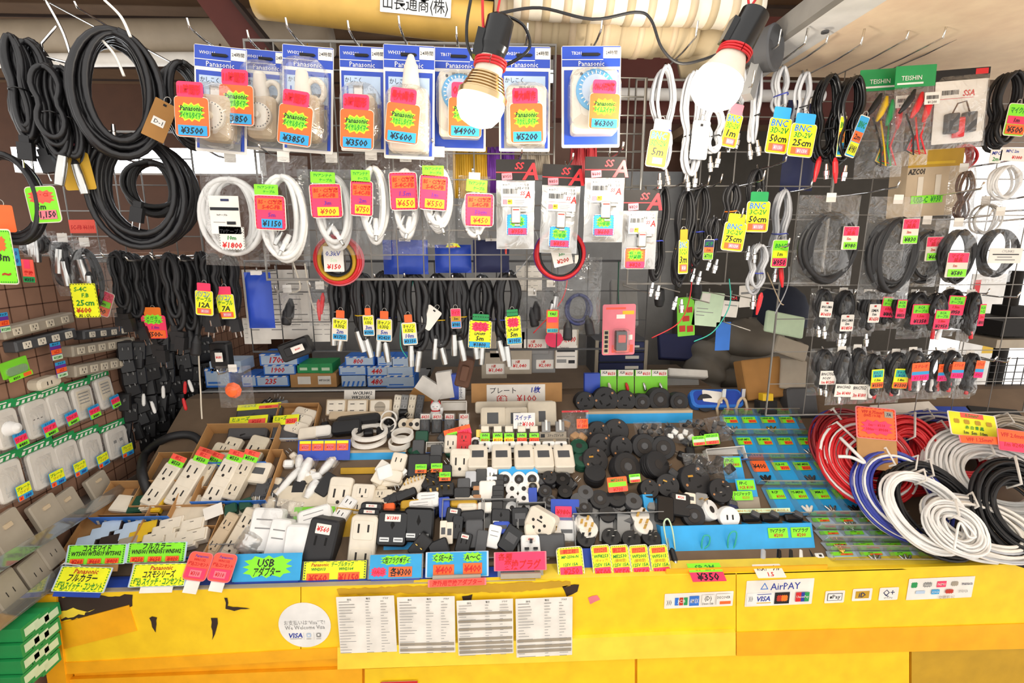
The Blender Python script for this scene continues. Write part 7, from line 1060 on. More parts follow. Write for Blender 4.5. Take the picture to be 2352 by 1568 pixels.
# ------------------------------------------------------------------ black locking connectors
GL_ = 'round black locking connectors'
p = PS(1465, 958, 0); s = mpp(p); t = thing('step_shelf', 'bright blue step shelf carrying the top line of round black connectors', 'shelf', p, rot(6)); part('shelf_board', MB().box(-122*s, -.02, 12*s, 122*s, .12, 18*s, 'beige'), t); part('front_panel', MB().box(-122*s, -.02, -22*s, 122*s, -.012, 12*s, 'skyblue'), t)
RP = [(1344, 922, 20, 0, 'arcs', 3, 'smallish black locking connector starting the top line'), (1391, 918, 26, 0, 'arcs', 4, 'largest black locking connector in the top line'), (1436, 920, 21, 0, 'arcs', 3, 'black locking connector, third in the top line'), (1475, 923, 17, 0, 'ring', 3, 'small rimmed black connector in the top line'), (1516, 917, 24, 0, 'ring', 3, 'hollow black connector in the top line'), (1560, 922, 19, 0, 'ring', 3, 'hollow black connector ending the top line'),
      (1374, 992, 22, 1, 'arcs', 3, 'shaded black connector under the blue step, first of two'), (1416, 990, 25, 1, 'arcs', 3, 'shaded black connector under the blue step, second of two'), (1380, 1024, 26, 1, 'arcs', 4, 'large black connector with four curved slots in the second line'), (1428, 1028, 24, 1, 'arcs', 3, 'black connector with a green and orange band in the second line'), (1480, 1024, 25, 1, 'ring', 3, 'black connector with a sunken face in the second line'), (1524, 1028, 24, 1, 'ring', 3, 'black connector ending the second line'),
      (1368, 1056, 27, 2, 'arcs', 4, 'black connector tipped up on its stack with one brass slot'), (1442, 1072, 30, 2, 'ring', 3, 'broad black connector with grey blades below the second line'), (1512, 1066, 28, 2, 'hole', 3, 'black stepped connector with metal lugs'), (1492, 1122, 19, 2, 'arcs', 3, 'small black connector with silver blades in the lower line'), (1534, 1114, 23, 2, 'arcs', 3, 'black connector with one brass slot in the lower line'), (1598, 1102, 32, 2, 'arcs', 3, 'biggest black connector, under the crumpled clear bag'), (1656, 1126, 24, 2, 'arcs', 3, 'black connector with prongs ending the lower line'), (1620, 925, 18, 0, 'hole', 3, 'dark round connector beside the blue tray')]
for i, (px, py, r, k, f, n, lab) in enumerate(RP): roundplug(lab, px, py, r, [14, 22, 36][k], random.uniform(-20, 20), [.05, .045, .05][k], 'rubber', f, GL_, random.uniform(-12, 12) if k < 2 else [-6, 10, 0, 0, 14, 22, 30, 0][i % 8], [.03, .028, .034][k], 2 if i in (18,) else 0, True, arc=n, glow=i in (12, 16, 17))
t, s, zf = put('black_cylinder', 'ribbed black cylinder under the tipped-up connector', 'connector', 1366, 1090, 62, 0, up=.02); part('body', MB().lathe([(25*s*(1 if k % 2 else .94), -.05+k*.008) for k in range(9)], 'rubber', 24), t)
for i, (px, py, c) in enumerate([(1330, 1024, 'darkgreen'), (1336, 1054, 'darkgreen')]): roundplug(['dark green connector in a clear bag, upper of two', 'dark green connector, lower of two'][i], px, py, 18, 62, 0, .05, c, 'hole', None, 0, .03, 0, True)
t, s, zf = put('parts_bag', 'clear bag with a red zip and an orange ¥1200 tag above the green connectors', 'bag', 1322, 985, 20, 0, up=.035); part('bag_body', bag(62*s, 86*s, .02, 12), t); part('zip', MB().slab(62*s, 4*s, .003, 'red', .001, 0), t, (0, -.001, 40*s)); part('price_tag', card(26*s, 22*s, 'neonorange', [('t', 'プラグ', .5, .7, .28, 'redink', .7), ('t', '¥1200', .5, .28, .3, 'redink', .85)], .06), t, (14*s, -.016, 12*s))
for i, (px, py, w, h, sd) in enumerate([(1490, 988, 66, 40, 3), (1560, 1000, 70, 36, 4), (1650, 985, 50, 60, 5), (1630, 1070, 120, 60, 6), (1590, 975, 60, 22, 7)]):
    t, s, zf = put('parts_bag', ['crumpled clear bag of black bits under the blue step', 'clear bag of white parts beside the bag of black bits', 'clear bag of white tipped leads beside the trays', 'large crumpled clear bag draped over the biggest connector', 'clear bag of dark parts under the end of the blue step'][i], 'bag', px, py, 40, random.uniform(-10, 10), up=.03); part('bag_body', bag(w*s, h*s, .03, sd), t)
    for k in range(5): part('small_part', MB().slab(w*s*.18, h*s*.3, .012, ['black', 'white', 'dkgrey', 'black', 'black'][i], .003, .002), t, ((k-2)*w*s*.17, -.006, (k % 2-.5)*h*s*.3), rot(0, k*37))
for px, py, w, a, b, c, lab in [(1418, 1112, 46, 'neonorange', 'MF2606', '700', 'orange and green tag before the ribbed black jars'), (1458, 1098, 26, 'neongreen', '125V15A', '450', 'narrow green tag standing beside the orange and green one'), (1635, 1008, 34, 'neongreen', 'WF-2015', '250', 'green and orange tag at the edge of the bag of white tipped leads'), (1605, 1012, 30, 'neongreen', 'WF-2020', '280', 'green and orange tag beside the bag of white parts')]:
    t, s, zf = put('price_tag_card', lab, 'price tag', px, py, 24, -4, up=.06); part('sheet', card(w*s, w*s*.72, a, [('r', .05, .36, .95, .66, 'neongreen' if a != 'neongreen' else 'offgreen'), ('t', b, .5, .8, .2, 'greenink', .8), ('r', .05, .03, .95, .34, 'coral'), ('t', '¥'+c, .5, .18, .24, 'redink', .7)], .08), t)
for i, (px, py, r, c, L, f, lab) in enumerate([(1262, 1096, 15, 'rubber', .03, 'arcs', 'black two-slot cord connector at the head of its column'), (1292, 1100, 15, 'blackgloss', .04, 'hole', 'glossy black plug beside the two-slot one'), (1252, 1128, 14, 'rubber', .04, 'ring', 'black barrel connector below the two-slot one'), (1262, 1150, 14, 'dkgrey', .04, 'ring', 'dark grey barrel connector low in its column'), (1298, 1128, 15, 'blackgloss', .04, 'hole', 'glossy black plug by the dark barrels'), (1345, 1130, 16, 'dkgrey', .03, 'hole', 'dark cylinder behind the ribbed jars'), (1330, 1150, 18, 'dkgrey', .03, 'none', 'grey boxy connector before the ribbed jars'), (1378, 1146, 21, 'rubber', .05, 'ring', 'ribbed black jar-like connector, first of two'), (1416, 1142, 20, 'rubber', .055, 'hole', 'ribbed black jar-like connector with a pale label, second of two'), (1455, 1150, 18, 'dkgrey', .04, 'hole', 'dark connector with a metal clip behind the white plugs'), (1342, 1166, 17, 'rubber', .03, 'ring', 'black disc connector beside the blue blister card'), (1395, 1180, 17, 'rubber', .04, 'hole', 'black connector under the ribbed jars')]):
    roundplug(lab, px, py, r, 58, 0, L, c, f, 'black and grey barrel connectors', 0, .03, 0, True)
for i, (px, py, c, pn_) in enumerate([(1342, 1198, 'paper', 2), (1352, 1214, 'paper', 3), (1470, 1182, 'paper', 2), (1478, 1206, 'paper', 3), (1268, 1222, 'paper', 2), (1346, 1236, 'rubber', 3), (1404, 1232, 'rubber', 3), (1450, 1238, 'rubber', 2), (1496, 1234, 'rubber', 4)]):
    roundplug(['white plug with upright brass pins, rear of the first pair', 'white plug with upright brass pins, front of the first pair', 'white plug with upright brass pins, rear of the second pair', 'white plug with upright brass pins, front of the second pair', 'small pale plug with pins under the travel adapter', 'black plug with upright pins by the ¥500 tag', 'black plug with upright blades in the grey tray', 'black plug sunk in the grey tray behind the ¥550 tags', 'black plug with tall pins by the blue bin'][i], px, py, 19, 62, 0, .03, c, 'none', 'plugs with upright pins', 0, .024, pn_, False, 'pin_plug', 'plug')
carton('grey metal tray of pin plugs behind the yellow and pink tags', 1420, 1222, 210, 70, .03, 'grey', None, 0, 40, name='metal_tray')
for px, lab in [(1392, 'grey tray divider near the first white plugs'), (1432, 'grey sloping plate in the metal tray')]: t, s, zf = put('tray_divider', lab, 'divider', px, 1212, 40, 8, up=.016); part('plate', MB().slab(30*s, 60*s, .004, 'grey', .001, 0), t)
t, s, zf = put('black_block', 'dull black wedge block before the ¥250 tag', 'block', 1265, 1250, 28, 0, up=.01); part('block_body', MB().slab(60*s, 50*s, .03, 'dkgrey', .004, .004), t)
# green packs on the top shelf
for i, px in enumerate([1397, 1437, 1477, 1514]):
    p, s = onY(px, 876, 1.66); t = thing('plug_pack', ordl('lime green plug pack with a white price slip, @ along the top', 4)[i], 'plug pack', p, rot(10), 'lime green plug packs'); part('backing_card', MB().slab(38*s, 54*s, .001, 'lime', .001, 0), t); part('price_slip', card(35*s, 14*s, 'paper', [('t', 'XLR', .25, .6, .4, 'ink', .35), ('t', '¥650', .7, .4, .5, 'redink', .5)], .04), t, (0, -.003, 20*s)); part('audio_plug', MB().lathe([(.003, -.016), (.006, -.006), (.006, .01), (.004, .014)], ['cream', 'red', 'steel', 'steel'][i], 10, Matrix.Rotation(R(90), 4, 'X')), t, (2*s, -.008, -12*s), rot(0, -14))
p, s = onY(1358, 878, 1.66); t = thing('blue_bin', 'deep blue bin end beside the lime green packs', 'bin', p, rot(6)); part('bin_body', MB().slab(36*s, 46*s, .02, 'bluecard', .002, .001), t)
# blue tray, pliers and stapler behind the compartments
p = PS(1640, 920, .012); s = mpp(p); t = thing('plastic_tray', 'blue plastic tray with a white slip in it before the jacket', 'tray', p, rot(40)); part('tray_body', MB().slab(120*s, 44*s, .03, 'bluebox', .02, .006).slab(108*s, 34*s, .001, 'blueboard', .016, 0, y=-.03), t); part('paper_slip', card(44*s, 28*s, 'paper', []), t, (-12*s, -.0315, 2*s), rot(0, 8))
for px, c, lab in [(1660, 'beige', 'tan handled pliers standing behind the compartment trays'), (1704, 'beige', 'second tan tool handle behind the compartment trays')]:
    p = PS(px, 930, .03); s = mpp(p); t = thing('pliers', lab, 'tool', p); [part('handle', MB().tube([(0, 0, .03), (a*.012, 0, .015), (a*.02, 0, -.01), (a*.014, 0, -.04)], .005, c, 8), t) for a in (-1, 1)]; part('jaw', MB().box(-.006, -.004, .03, .006, .004, .06, 'steel'), t)
p = PS(1752, 932, .02); s = mpp(p); t = thing('tape_dispenser', 'black stapler-like tool with a yellow top on the table edge'.replace('stapler-like ', ''), 'tool', p, rot(10)); part('tool_body', MB().slab(40*s, 30*s, .04, 'dark', .004, .004), t); part('yellow_top', MB().slab(24*s, 18*s, .03, 'yel2', .003, .002), t, (0, -.005, 22*s))
adapter('grey rounded pouch beside the yellow topped tool', 1825, 925, 60, 60, .05, 'dkgrey', 0, 20, sl='none', up=.0, name='grey_pouch', cat='pouch')
# ------------------------------------------------------------------ blue bins and compartment trays
def tray(label, x0, x1, x0b, x1b, y0, y1, n, labs, items=(), col='skyblue', group='clear compartment trays with blue backs'):
    A, B, C_, D_ = PS(x0b, y1, .004), PS(x1b, y1, .004), PS(x1, y0, .004), PS(x0, y0, .004)   # low left, low right, high right, high left
    c = (A+B+C_+D_)/4; Rm = rot(SLEAN); t = thing('compartment_tray', label, 'tray', c, Rm, group); inv = (Matrix.Translation(c) @ Rm).inverted()
    a, b, e, d = [inv @ v for v in (A, B, C_, D_)]; dp = .03
    mb = MB(); mb.poly([(a.x, a.z), (b.x, b.z), (e.x, e.z), (d.x, d.z)], -.001, col); mb.poly([(a.x, a.z), (b.x, b.z), (e.x, e.z), (d.x, d.z)], .0, col); part('blue_back', mb, t)
    mb = MB(); 
    for k in range(n+1):
        u = k/n; p0, p1 = a.lerp(b, u), d.lerp(e, u); mb.add([(p0.x, 0, p0.z), (p1.x, 0, p1.z), (p1.x, -dp, p1.z), (p0.x, -dp, p0.z)], [(0, 1, 2, 3)], 'acryl')
    for p0, p1, q_ in ((a, b, dp), (d, e, dp*1.6)): mb.add([(p0.x, 0, p0.z), (p1.x, 0, p1.z), (p1.x, -q_, p1.z-.004), (p0.x, -q_, p0.z-.004)], [(0, 1, 2, 3)], 'acryl'); mb.tube([(p0.x, -q_, p0.z-.004), (p1.x, -q_, p1.z-.004)], .0012, 'oldgrey', 4)
    part('clear_walls', mb, t)
    for k in range(n):
        if labs[k] is None: continue
        u = (k+.5)/n; p0, p1 = a.lerp(b, u), d.lerp(e, u); m = p0.lerp(p1, .74); W = (b.x-a.x)/n*.72; H = (d.z-a.z)*.34; nm, pr, kc = labs[k]
        part('price_label', card(W, H, 'neongreen', [('r', .42, .02, .98, .5, 'neonorange' if kc else 'neongreen'), ('t', nm, .48, .72, .26, 'ink', .85), ('t', '¥'+pr, .7, .26, .3, 'redink', .5)] if kc < 2 else [('t', '¥'+pr, .5, .5, .5, 'ink', .8)], .03) if kc < 2 else card(W, H*1.4, 'neonorange', [('t', '¥'+pr, .5, .5, .4, 'ink', .8)], .1), t, (m.x, -.003, m.z))
    for k, c_ in items:
        u = (k+.5)/n; m = a.lerp(b, u).lerp(d.lerp(e, u), .2)
        for j in range(3): thing('small_plug', 'small loose plug lying in a compartment of the clear trays', 'plug', Matrix.Translation(c) @ Rm @ Vector((m.x+(j-1)*.009, -.006, m.z)), Rm @ Matrix.Rotation(R(j*35-30), 4, 'Y'), 'loose plugs in the clear trays', MB().lathe([(.003, -.012), (.0045, -.004), (.0045, .008), (.002, .014)], c_, 8, Matrix.Rotation(R(90), 4, 'X')), ('smp', c_))
    return t
L_ = lambda *a: [(x, y, z) for x, y, z in a]
tray('clear four-part tray, topmost, with green and orange labels', 1652, 1822, 1662, 1842, 955, 996, 4, L_(('WNP-4T', '300', 1), ('P-3W15', '300', 1), ('WNP-4E', '300', 1), ('WNP-4ST', '300', 1)), ((0, 'steel'), (2, 'gold')))
tray('clear four-part tray, second from the top, with gold plugs above it', 1680, 1866, 1700, 1885, 1002, 1050, 4, L_(('RNP-MF1', '300', 1), ('EP-MINI', '200', 1), ('WNP-3T2', '200', 1), ('WNP-437', '350', 1)), ((3, 'steel'),))
tray('clear four-part tray, middle one, with an orange ¥400 label', 1712, 1905, 1738, 1944, 1058, 1112, 4, L_(('', '400', 2), ('FLB-HI', '300', 1), ('WMP-MINI', '350', 1), ('MT-MINI', '300', 1)), ((0, 'black'), (2, 'dkgrey'), (3, 'black')))
tray('clear four-part tray, fourth down, with plain green labels', 1748, 1945, 1780, 1998, 1120, 1184, 4, L_(('RCP', '300', 0), ('PS-MINI', '300', 0), ('MM-S', '400', 0), ('BNC-BJ', '350', 1)), ((1, 'paper'), (2, 'steel'), (3, 'black')))
tray('low clear four-part tray, upper of the wide front ones', 1850, 2065, 1875, 2095, 1188, 1214, 4, L_(('NCAJ', '350', 1), ('RCAP-BNCJ', '350', 1), ('RCP-FJ', '350', 1), ('FP-BNCJ', '350', 0)), ((1, 'steel'),), 'paleblue')
tray('low clear four-part tray, second of the wide front ones', 1868, 2095, 1890, 2130, 1218, 1242, 4, L_(('AJ', '350', 1), ('BNC-TM3J', '400', 0), ('TMP-FJ', '300', 0), ('BNC-3J', '350', 1)), (), 'paleblue')
tray('low clear four-part tray, third of the wide front ones', 1884, 2130, 1900, 2160, 1246, 1264, 4, L_(('TJ', '350', 1), ('BNC-M3PJ', '500', 0), ('RCP', '400', 0), ('RCA-PP', '350', 1)), ((0, 'gold'),), 'paleblue')
tray('low clear four-part tray, frontmost of the wide ones', 1896, 2160, 1905, 2190, 1266, 1290, 4, L_(('BT-RCA', '350', 1), ('BNC-59R', '250', 1), ('BNC-TMP', '300', 0), ('RCA-JJ', '200', 1)), ((1, 'steel'), (2, 'steel')), 'paleblue')
def bin_(label, px, py, w, h, dv=0, lean=30, tags=(), dp=.06, col='skyblue'):
    t, s, zf = put('blue_bin', label, 'bin', px, py, lean, 0, up=.004); W, H = w*s, h*s/zf
    part('front_panel', MB().slab(W, H, .003, col, .002, .001), t, (0, -.002, 0)); mb = MB(); mb.box(-W/2, 0, -H/2, -W/2+.002, dp, H/2, col); mb.box(W/2-.002, 0, -H/2, W/2, dp, H/2, col); mb.box(-W/2, 0, -H/2, W/2, dp, -H/2+.002, col)
    for k in range(dv): x = -W/2+W*(.58+.42*k/max(1, dv)); mb.box(x, 0, -H/2, x+.002, dp, H/2, col)
    part('bin_walls', mb, t)
    for tx, a, b in tags: part('price_label', card(46*s, 22*s, 'neongreen', [('t', a, .5, .72, .3, 'ink', .8), ('t', b, .5, .28, .34, 'redmark', .7)], .04), t, (tx*s, -.006, H*.26))
    return t
bin_('long bright blue bin with two green TV plug labels at the front', 1695, 1248, 356, 82, 3, 24, ((94, 'TVプラグ', '¥200'), (148, 'TVプラグ', '¥200')), .07)
bin_('blue bin wall beside the white round plugs', 1492, 1180, 24, 80, 0, 34, (), .03); t = put('price_tag_card', 'long pale green label strip across the front of the fourth tray', 'price tag', 1752, 1172, 30, 0, up=.03); part('sheet', card(128*t[1], 9*t[1], 'offgreen', [('t', 'MINI PLUG  HP PLUG 11000 ONE MODEL A', .5, .5, .5, 'mustard', .95)], .05), t[0])
for px, py, w, h, c, sl, lab in [(1522, 1172, 34, 44, 'blackgloss', 'none', 'glossy black switch block in the blue bin'), (1556, 1162, 40, 40, 'black', 'none', 'black plug block with a white sticker in the blue bin'), (1578, 1150, 22, 22, 'cream', 'flat', 'small cream topped plug behind the black block'), (1604, 1152, 24, 24, 'grey', 'pins', 'grey plug with bright pins in the blue bin')]: adapter(lab, px, py, w, h, .03, c, 10, 40, sl=sl, up=.016, sticker='520' if px == 1556 else None)
roundplug('round black plug with bent blades in the blue bin', 1594, 1184, 23, 30, 0, .03, 'rubber', 'ring', None, 0, .03, 0, True, 'round_plug', 'plug'); roundplug('white round plug in a clear wrap, lying on its side', 1634, 1170, 20, 40, 0, .04, 'white', 'hole', None, 40, .03, 0, False, 'round_plug', 'plug'); roundplug('white round two-slot plug facing out of its clear wrap', 1676, 1188, 21, 22, 0, .03, 'white', 'slots', None, 0, .034, 0, False, 'round_plug', 'plug')
for i, (px, lab) in enumerate([(1722, 'dark parts lying in the first open section of the long blue bin'), (1766, 'dark parts lying in the middle open section of the long blue bin'), (1820, 'dark parts lying in the last open section of the long blue bin')]):
    t, s, zf = put('black_part', lab, 'parts', px, 1190, 50, 0, up=.012); part('part_body', MB().slab(40*s, 16*s, .014, 'black', .004, .004), t)
    part('part_piece', MB().slab(18*s, 12*s, .02, 'dkgrey', .003, .003), t, (8*s, -.006, 4*s), rot(0, 30))
t, s, zf = put('price_tag_card', 'green label reading ¥250 on a grey box behind the long blue bin', 'price tag', 1705, 1138, 30, 0, up=.02); part('sheet', card(48*s, 20*s, 'neongreen', [('t', 'DCジャック', .5, .7, .3, 'ink', .8), ('t', '¥250', .65, .3, .3, 'mustard', .5)], .1), t); part('grey_box', MB().slab(70*s, 34*s, .02, 'oldgrey', .003, .002), t, (6*s, .024, -20*s))
for px, py, a, lab in [(1682, 1068, '400', 'green ¥400 label on a blue card by the crumpled bag'), (1714, 1120, '100', 'green ¥100 label on a pale blue card over the grey box')]: t, s, zf = put('price_tag_card', lab, 'price tag', px, py, 34, 0, up=.02); part('blue_card', MB().slab(46*s, 60*s, .002, 'skyblue', .001, 0), t, (0, .001, -10*s)); part('sheet', card(40*s, 22*s, 'neongreen', [('t', 'FP-C', .35, .7, .3, 'ink', .5), ('t', '9CR ¥'+a, .5, .28, .3, 'redmark', .8)], .04), t, (0, -.001, 6*s))
carton('blue striped carton edge behind the green ¥400 label', 1660, 1046, 90, 26, .03, 'paper', 'bluebox', -4, 36)
# loops and loose plugs in the low front tray
for i, pts in enumerate([[(1540, 1280), (1528, 1230), (1525, 1200), (1535, 1192), (1545, 1220), (1552, 1275)], [(1612, 1270), (1612, 1245), (1618, 1230), (1630, 1232), (1628, 1250), (1616, 1262), (1614, 1285)], [(1672, 1285), (1672, 1240), (1680, 1222), (1692, 1224), (1686, 1255), (1676, 1262), (1680, 1284)], [(1600, 1288), (1640, 1280), (1672, 1278), (1668, 1290), (1610, 1292)]]):
    cord('cord_loop', ['pale green cord loop against the blue bin front', 'single teal cord loop with a black tie', 'double teal cord loop with a black tie', 'teal cord loop lying flat at the front'][i], pxy(pts, 1.185-.012*(i == 3)), .0022, 'teal' if i else 'offgreen', 'loop')
t = thing('front_tray', 'low clear tray behind the orange lipped ledge', 'tray', PY(1705, 1306, 1.128)); s = mpp(t.location); part('tray_floor', MB().box(-185*s, -.02, -.002, 185*s, .05, 0, 'dkgrey'), t); part('lip', MB().box(-185*s, -.024, -.01, 185*s, -.02, .022, 'amber'), t, label='scuffed orange front lip')
for i, (px, c) in enumerate([(1752, 'cablegrey'), (1788, 'blackgloss'), (1815, 'black'), (1838, 'white'), (1864, 'black'), (1880, 'white'), (1512, 'black'), (1548, 'rubber')]):
    p = PY(px, 1280, 1.165); t = thing('barrel_plug', ['grey barrel plug lying in the low front tray', 'glossy black barrel plug lying beside the grey one', 'black barrel plug in the middle of the low front tray', 'white barrel plug in the low front tray', 'black barrel plug next to the white block', 'white block with a hole at the end of the low front tray', 'black plug at the near end of the low front tray', 'rubber plug tied to the pale green loop'][i], 'plug', p, rot(60, 24 if i < 4 else 0), 'barrel plugs in the low front tray'); part('plug_body', MB().lathe([(.004, -.026), (.008, -.02), (.008, .008), (.006, .012), (.005, .026)], c, 12, Matrix.Rotation(R(90), 4, 'X'), ms=[c, c, c, 'steel', 'steel']) if i != 5 else MB().slab(.024, .018, .012, 'white', .003, .003).rect(-.004, -.003, .004, .003, -.0125, 'slot'), t)
# ------------------------------------------------------------------ coils of flat cable at the end of the counter
def bigcoil(label, px, py, w, h, n, m, stripe=None, lean=50, yaw=0, tilt=0, up=.03, r=.0042, th=.042, tie=True, seed=1, band=.34, pl=None):
    p = PS(px, py, up) if pl is None else PY(px, py, pl); Rm = rot(lean, tilt, yaw); s = mpp(p); W = w*s; H = h*s/max(.45, zfac(Rm)); t = thing('flat_cable_coil', label, 'cable coil', p, Rm, 'coils of flat cable at the end of the counter')
    rr = random.Random(seed); A = MB(); B = MB(); ly = max(2, round(th/(r*1.9))); nr = max(3, round(min(W, H)/2*band/(1.9*r)))
    for j in range(ly):
        for i in range(nr):
            k = 1-band*i/nr; y = -th*j/ly; e = rr.uniform(-.006, .006); f1, f2 = rr.random()*6, rr.uniform(.003, .008)
            pts = [((W/2*k+e)*math.cos(a*.1745), y*(1-.5*abs(i/nr-.5))+f2*math.sin(2*a*.1745+f1), (H/2*k+e)*math.sin(a*.1745)) for a in range(36)]
            q_ = stripe and (i+2*j) % (3 if 'blue' in m else 5) == 1; (B if q_ else A).tube(pts, r, stripe if q_ else m, 6, True)
    part('cable', A, t)
    if stripe and B.v: part('second_core', B, t, label=('white' if stripe == 'white' else stripe)+' core of the flat cable')
    if tie:
        for a in (70, 110) if tie == 2 else (95,): c, n_ = math.cos(R(a)), math.sin(R(a)); part('cable_tie', MB().tube([(W/2*c*1.04, .006, H/2*n_*1.04), (W/2*c*1.04, -th-.004, H/2*n_*1.04), (W/2*c*(1-band)*.96, -th-.004, H/2*n_*(1-band)*.96), (W/2*c*(1-band)*.96, .006, H/2*n_*(1-band)*.96)], .0022, 'paper', 5, True, flat=2), t)
    return t
bigcoil('white and blue coil farthest back beside the compartment trays'.replace('farthest back ', 'low at the back '), 1930, 1010, 150, 110, 14, 'wireblue', 'white', 42, 10, 0, .01, seed=1)
bigcoil('dark red coil leaning on the compartment trays behind the orange sign', 1950, 1030, 190, 150, 16, 'darkred', 'red', 42, 8, -10, .05, seed=2, band=.5)
bigcoil('red and white coil tied with white ribbon before the dark red one', 1985, 1062, 230, 170, 20, 'red', 'white', 42, 6, -8, .07, seed=3, tie=2, band=.6)
bigcoil('plain red coil showing beyond the orange sign', 2080, 1045, 140, 170, 14, 'red', None, 40, -10, 20, .06, seed=4, band=.6)
bigcoil('blue and grey coil at the back under the yellow sign', 2140, 1000, 200, 90, 16, 'wireblue', 'cablegrey', 40, 0, 0, .02, seed=5)
bigcoil('deep red coil between the blue coil and the milky white one', 2190, 1050, 200, 130, 18, 'red', 'darkred', 42, 0, -6, .03, seed=6, band=.5)
bigcoil('grey and white coil at the back beyond the yellow sign', 2320, 1010, 150, 90, 12, 'oldgrey', 'white', 40, 0, 0, .02, seed=7)
bigcoil('large milky white coil wrapped in film', 2275, 1105, 285, 200, 26, 'cablewhite', None, 44, -8, 8, .07, seed=8, band=.56, th=.05)
bigcoil('blue and white striped coil in front of the orange sign', 2062, 1140, 220, 170, 20, 'wireblue', 'white', 40, 8, 18, .08, seed=9, band=.32, tie=2)
bigcoil('black coil under the striped blue one', 2130, 1170, 220, 180, 22, 'rubber', None, 42, 6, 24, .07, seed=10, band=.3)
bigcoil('black coil at the picture edge beside the milky white one', 2330, 1175, 170, 210, 24, 'rubber', None, 40, -14, 10, .12, seed=11, band=.5)
bigcoil('white cable coil with loose loop resting on the black coil', 2120, 1175, 200, 150, 12, 'white', None, 44, 6, 26, .12, seed=12, band=.22, th=.03)
bigcoil('grey white coil lying across the front behind the yellow ledge', 2245, 1212, 230, 110, 18, 'paper', 'cablegrey', 52, -6, 16, .1, seed=13, band=.4, th=.03)
bigcoil('small white coil tied with a white bow at the front', 2190, 1215, 130, 100, 10, 'white', None, 46, 0, 22, .14, seed=14, band=.55, th=.025, r=.0034)
cord('white_ribbon', 'white ribbon bow on the small white coil', [PS(2190, 1185, .2), PS(2215, 1200, .21), PS(2240, 1230, .2), PS(2225, 1232, .2), PS(2205, 1200, .21), PS(2195, 1240, .2), PS(2192, 1262, .19)], .003, 'white', 'ribbon'); cord('white_ribbon', 'white ribbon tails beside the orange sign', [PS(1930, 1005, .14), PS(1960, 1035, .15), PS(1985, 1062, .15), PS(1955, 1050, .15), PS(1925, 1048, .14)], .005, 'white', 'ribbon'); cord('loose_cable', 'white cable end running out along the front of the coils', [PS(2065, 1210, .1), PS(2110, 1228, .1), PS(2160, 1250, .1), PS(2230, 1282, .08), PS(2290, 1292, .06)], .005, 'white', 'cable')
def board(label, px, py, w, h, up, ops, base, lean=20, tilt=0):
    t, s, zf = put('price_sign', label, 'price sign', px, py, lean, tilt, up=up); W, H = w*s, h*s/zf; part('sign_card', card(W, H, base, ops, .06, edge='pinkcard' if base == 'neonorange' else 'paper'), t); return t, W, H
t, W, H = board('orange sign with a pink star on a cardboard stand among the red coils', 2012, 972, 90, 68, .2, [('d', 'redink'), ('t', 'VFF 0.75mm²', .42, .86, .1, 'redink', .7), ('t', '(20芯 / 0.18)', .4, .74, .08, 'redink', .6), ('r', .72, .72, .94, .92, 'oldgrey'), ('t', '7A', .83, .82, .1, 'navy', .15), ('b', .5, .36, .86, .5, 'neonpink'), ('t', '1m─ ¥110', .5, .44, .09, 'redink', .6), ('t', '100m─ ¥9500', .5, .3, .09, 'redink', .7)], 'neonorange', 22, 6); part('cardboard_stand', MB().slab(W*1.02, H*1.05, .004, 'cardboard', .003, 0), t, (0, .004, -H*.98))
board('yellow sign with coil pictures on the back coils', 2235, 976, 106, 50, .17, [('r', .25, .78, .75, 1, 'coral'), ('t', '0.5mm²', .5, .9, .14, 'greenink', .4), ('b', .14, .6, .14, .22, 'mustard'), ('b', .36, .6, .14, .22, 'mustard'), ('b', .6, .6, .14, .22, 'mustard'), ('b', .84, .6, .14, .22, 'mustard'), ('t', '赤 白 青 黒', .5, .36, .12, 'greenink', .8), ('t', '1m  5m  10m', .5, .14, .14, 'ink', .8)], 'neonyellow', 30, 8)
board('orange sign strip just below the yellow one', 2250, 1010, 90, 16, .17, [('t', 'VFF 1.25mm²', .5, .5, .5, 'redink', .8)], 'neonorange', 30, 4); board('orange sign cut off by the picture edge over the milky coil', 2335, 1013, 84, 46, .17, [('t', 'VFF 2.0mm²', .42, .75, .2, 'redink', .7), ('r', 0, 0, 1, .4, 'neonpink'), ('t', '1m ¥240', .4, .3, .2, 'redink', .6)], 'neonorange', 24, 8)
for i, (px, py, w, h, c, lab) in enumerate([(2080, 945, 150, 30, 'paper', 'white and blue magazine sheet behind the coils'), (2170, 950, 120, 26, 'bluecard', 'blue printed sheet behind the yellow sign'), (2290, 955, 110, 30, 'dark', 'black bundled cable heap at the back edge by the basket'.replace('bundled cable heap', 'cable bag'))]):
    t, s, zf = put('printed_sheet', lab, 'sheet', px, py, 60, 6*i-4, up=.01); part('sheet_body', MB().slab(w*s, h*s/zf, .006, c, .002, .001), t)

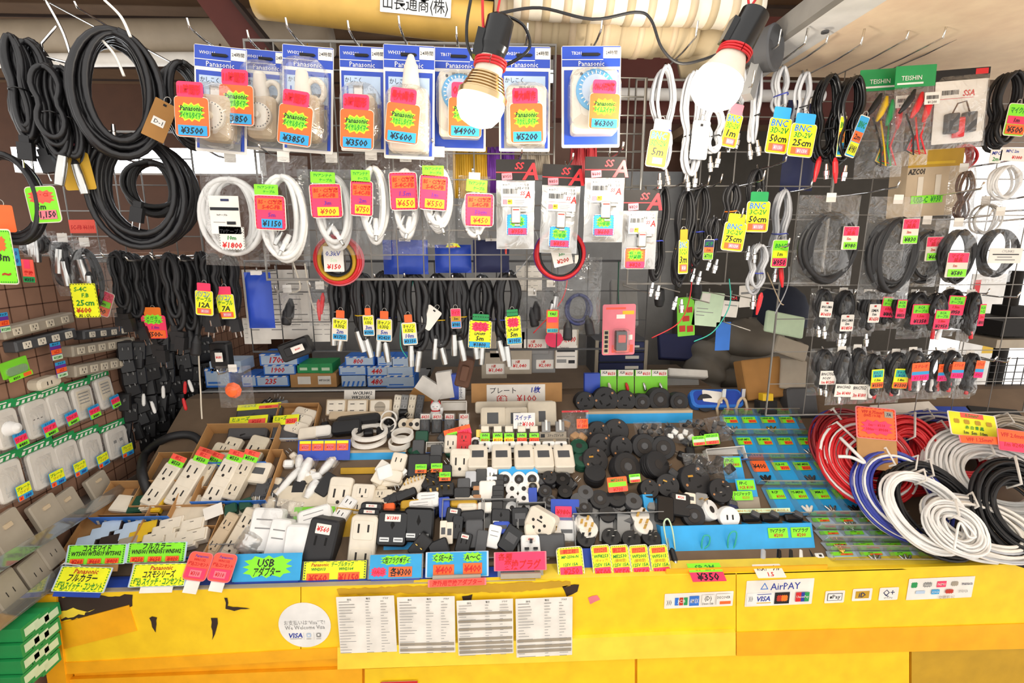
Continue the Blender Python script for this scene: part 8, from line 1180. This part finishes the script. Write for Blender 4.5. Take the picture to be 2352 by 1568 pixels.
# loose small plugs filling the heaps
for x0, y0, x1, y1, n, cols, lab, g in [(640, 1035, 770, 1125, 14, ('white', 'cream', 'ivory'), 'small pale plug lying loose beside the blue tag board', 'loose pale plugs beside the tag board'), (876, 1100, 1010, 1185, 14, ('cream', 'black', 'ivory'), 'small loose plug in the heap behind the USB travel adapters', 'loose plugs behind the USB travel adapters'),
    (1232, 1080, 1335, 1172, 18, ('black', 'dkgrey', 'rubber'), 'small black plug lying loose around the barrel connectors', 'loose black plugs around the barrel connectors'), (1430, 985, 1650, 1095, 26, ('rubber', 'black', 'dkgrey'), 'small dark part lying loose under the crumpled clear bags', 'loose dark parts under the clear bags'),
    (1330, 1150, 1500, 1205, 14, ('grey', 'dkgrey', 'black'), 'small grey or black part lying loose behind the pin plugs', 'loose parts behind the pin plugs'), (1058, 1095, 1130, 1180, 12, ('black', 'cream', 'dkgrey'), 'small loose plug beside the cream posts', 'loose plugs beside the cream posts'), (745, 950, 930, 1002, 16, ('black', 'dkgrey', 'rubber'), 'small black adapter lying loose behind the broad white rings', 'loose black adapters behind the rings'),
    (585, 1120, 740, 1180, 12, ('ivory', 'oldgrey', 'cream'), 'small beige module lying loose among the mounting frames', 'loose beige modules among the frames'), (940, 1010, 1060, 1100, 10, ('black', 'dkgrey', 'darkgreen'), 'small dark module lying loose near the tilted orange sign', 'loose dark modules near the orange sign'), (1500, 1130, 1700, 1200, 10, ('black', 'navy', 'dkgrey'), 'small dark plug lying loose at the bottom of the blue bin', 'loose dark plugs in the blue bin'),
    (540, 925, 700, 1000, 10, ('dkgrey', 'black', 'grey'), 'small dark pack lying loose by the yellow labelled packs', 'loose dark packs by the yellow labels'), (1290, 945, 1345, 1080, 6, ('cardboard', 'oldgrey', 'grey'), 'small drab box lying loose near the green connectors', 'loose drab boxes near the green connectors')]:
    for k in range(n):
        px, py = rr.uniform(x0, x1), rr.uniform(y0, y1); c = rr.choice(cols); v = rr.randrange(3); w_ = (22, 26, 18)[v]
        t, s, zf = put('loose_plug', lab, 'plug', px, py, rr.uniform(35, 75), rr.uniform(-60, 60), rr.uniform(-20, 20), g, .003)
        part('plug_body', lambda: MB().slab(w_*.0012, (30, 20, 24)[v]*.0012, (.02, .024, .016)[v], c, .006, .005), t, key=('lp', c, v))
        if v != 1: part('prong', lambda: MB().box(-.006, -.014, .018, -.0045, -.008, .032, 'steel').box(.0045, -.014, .018, .006, -.008, .032, 'steel'), t, key='lpp')
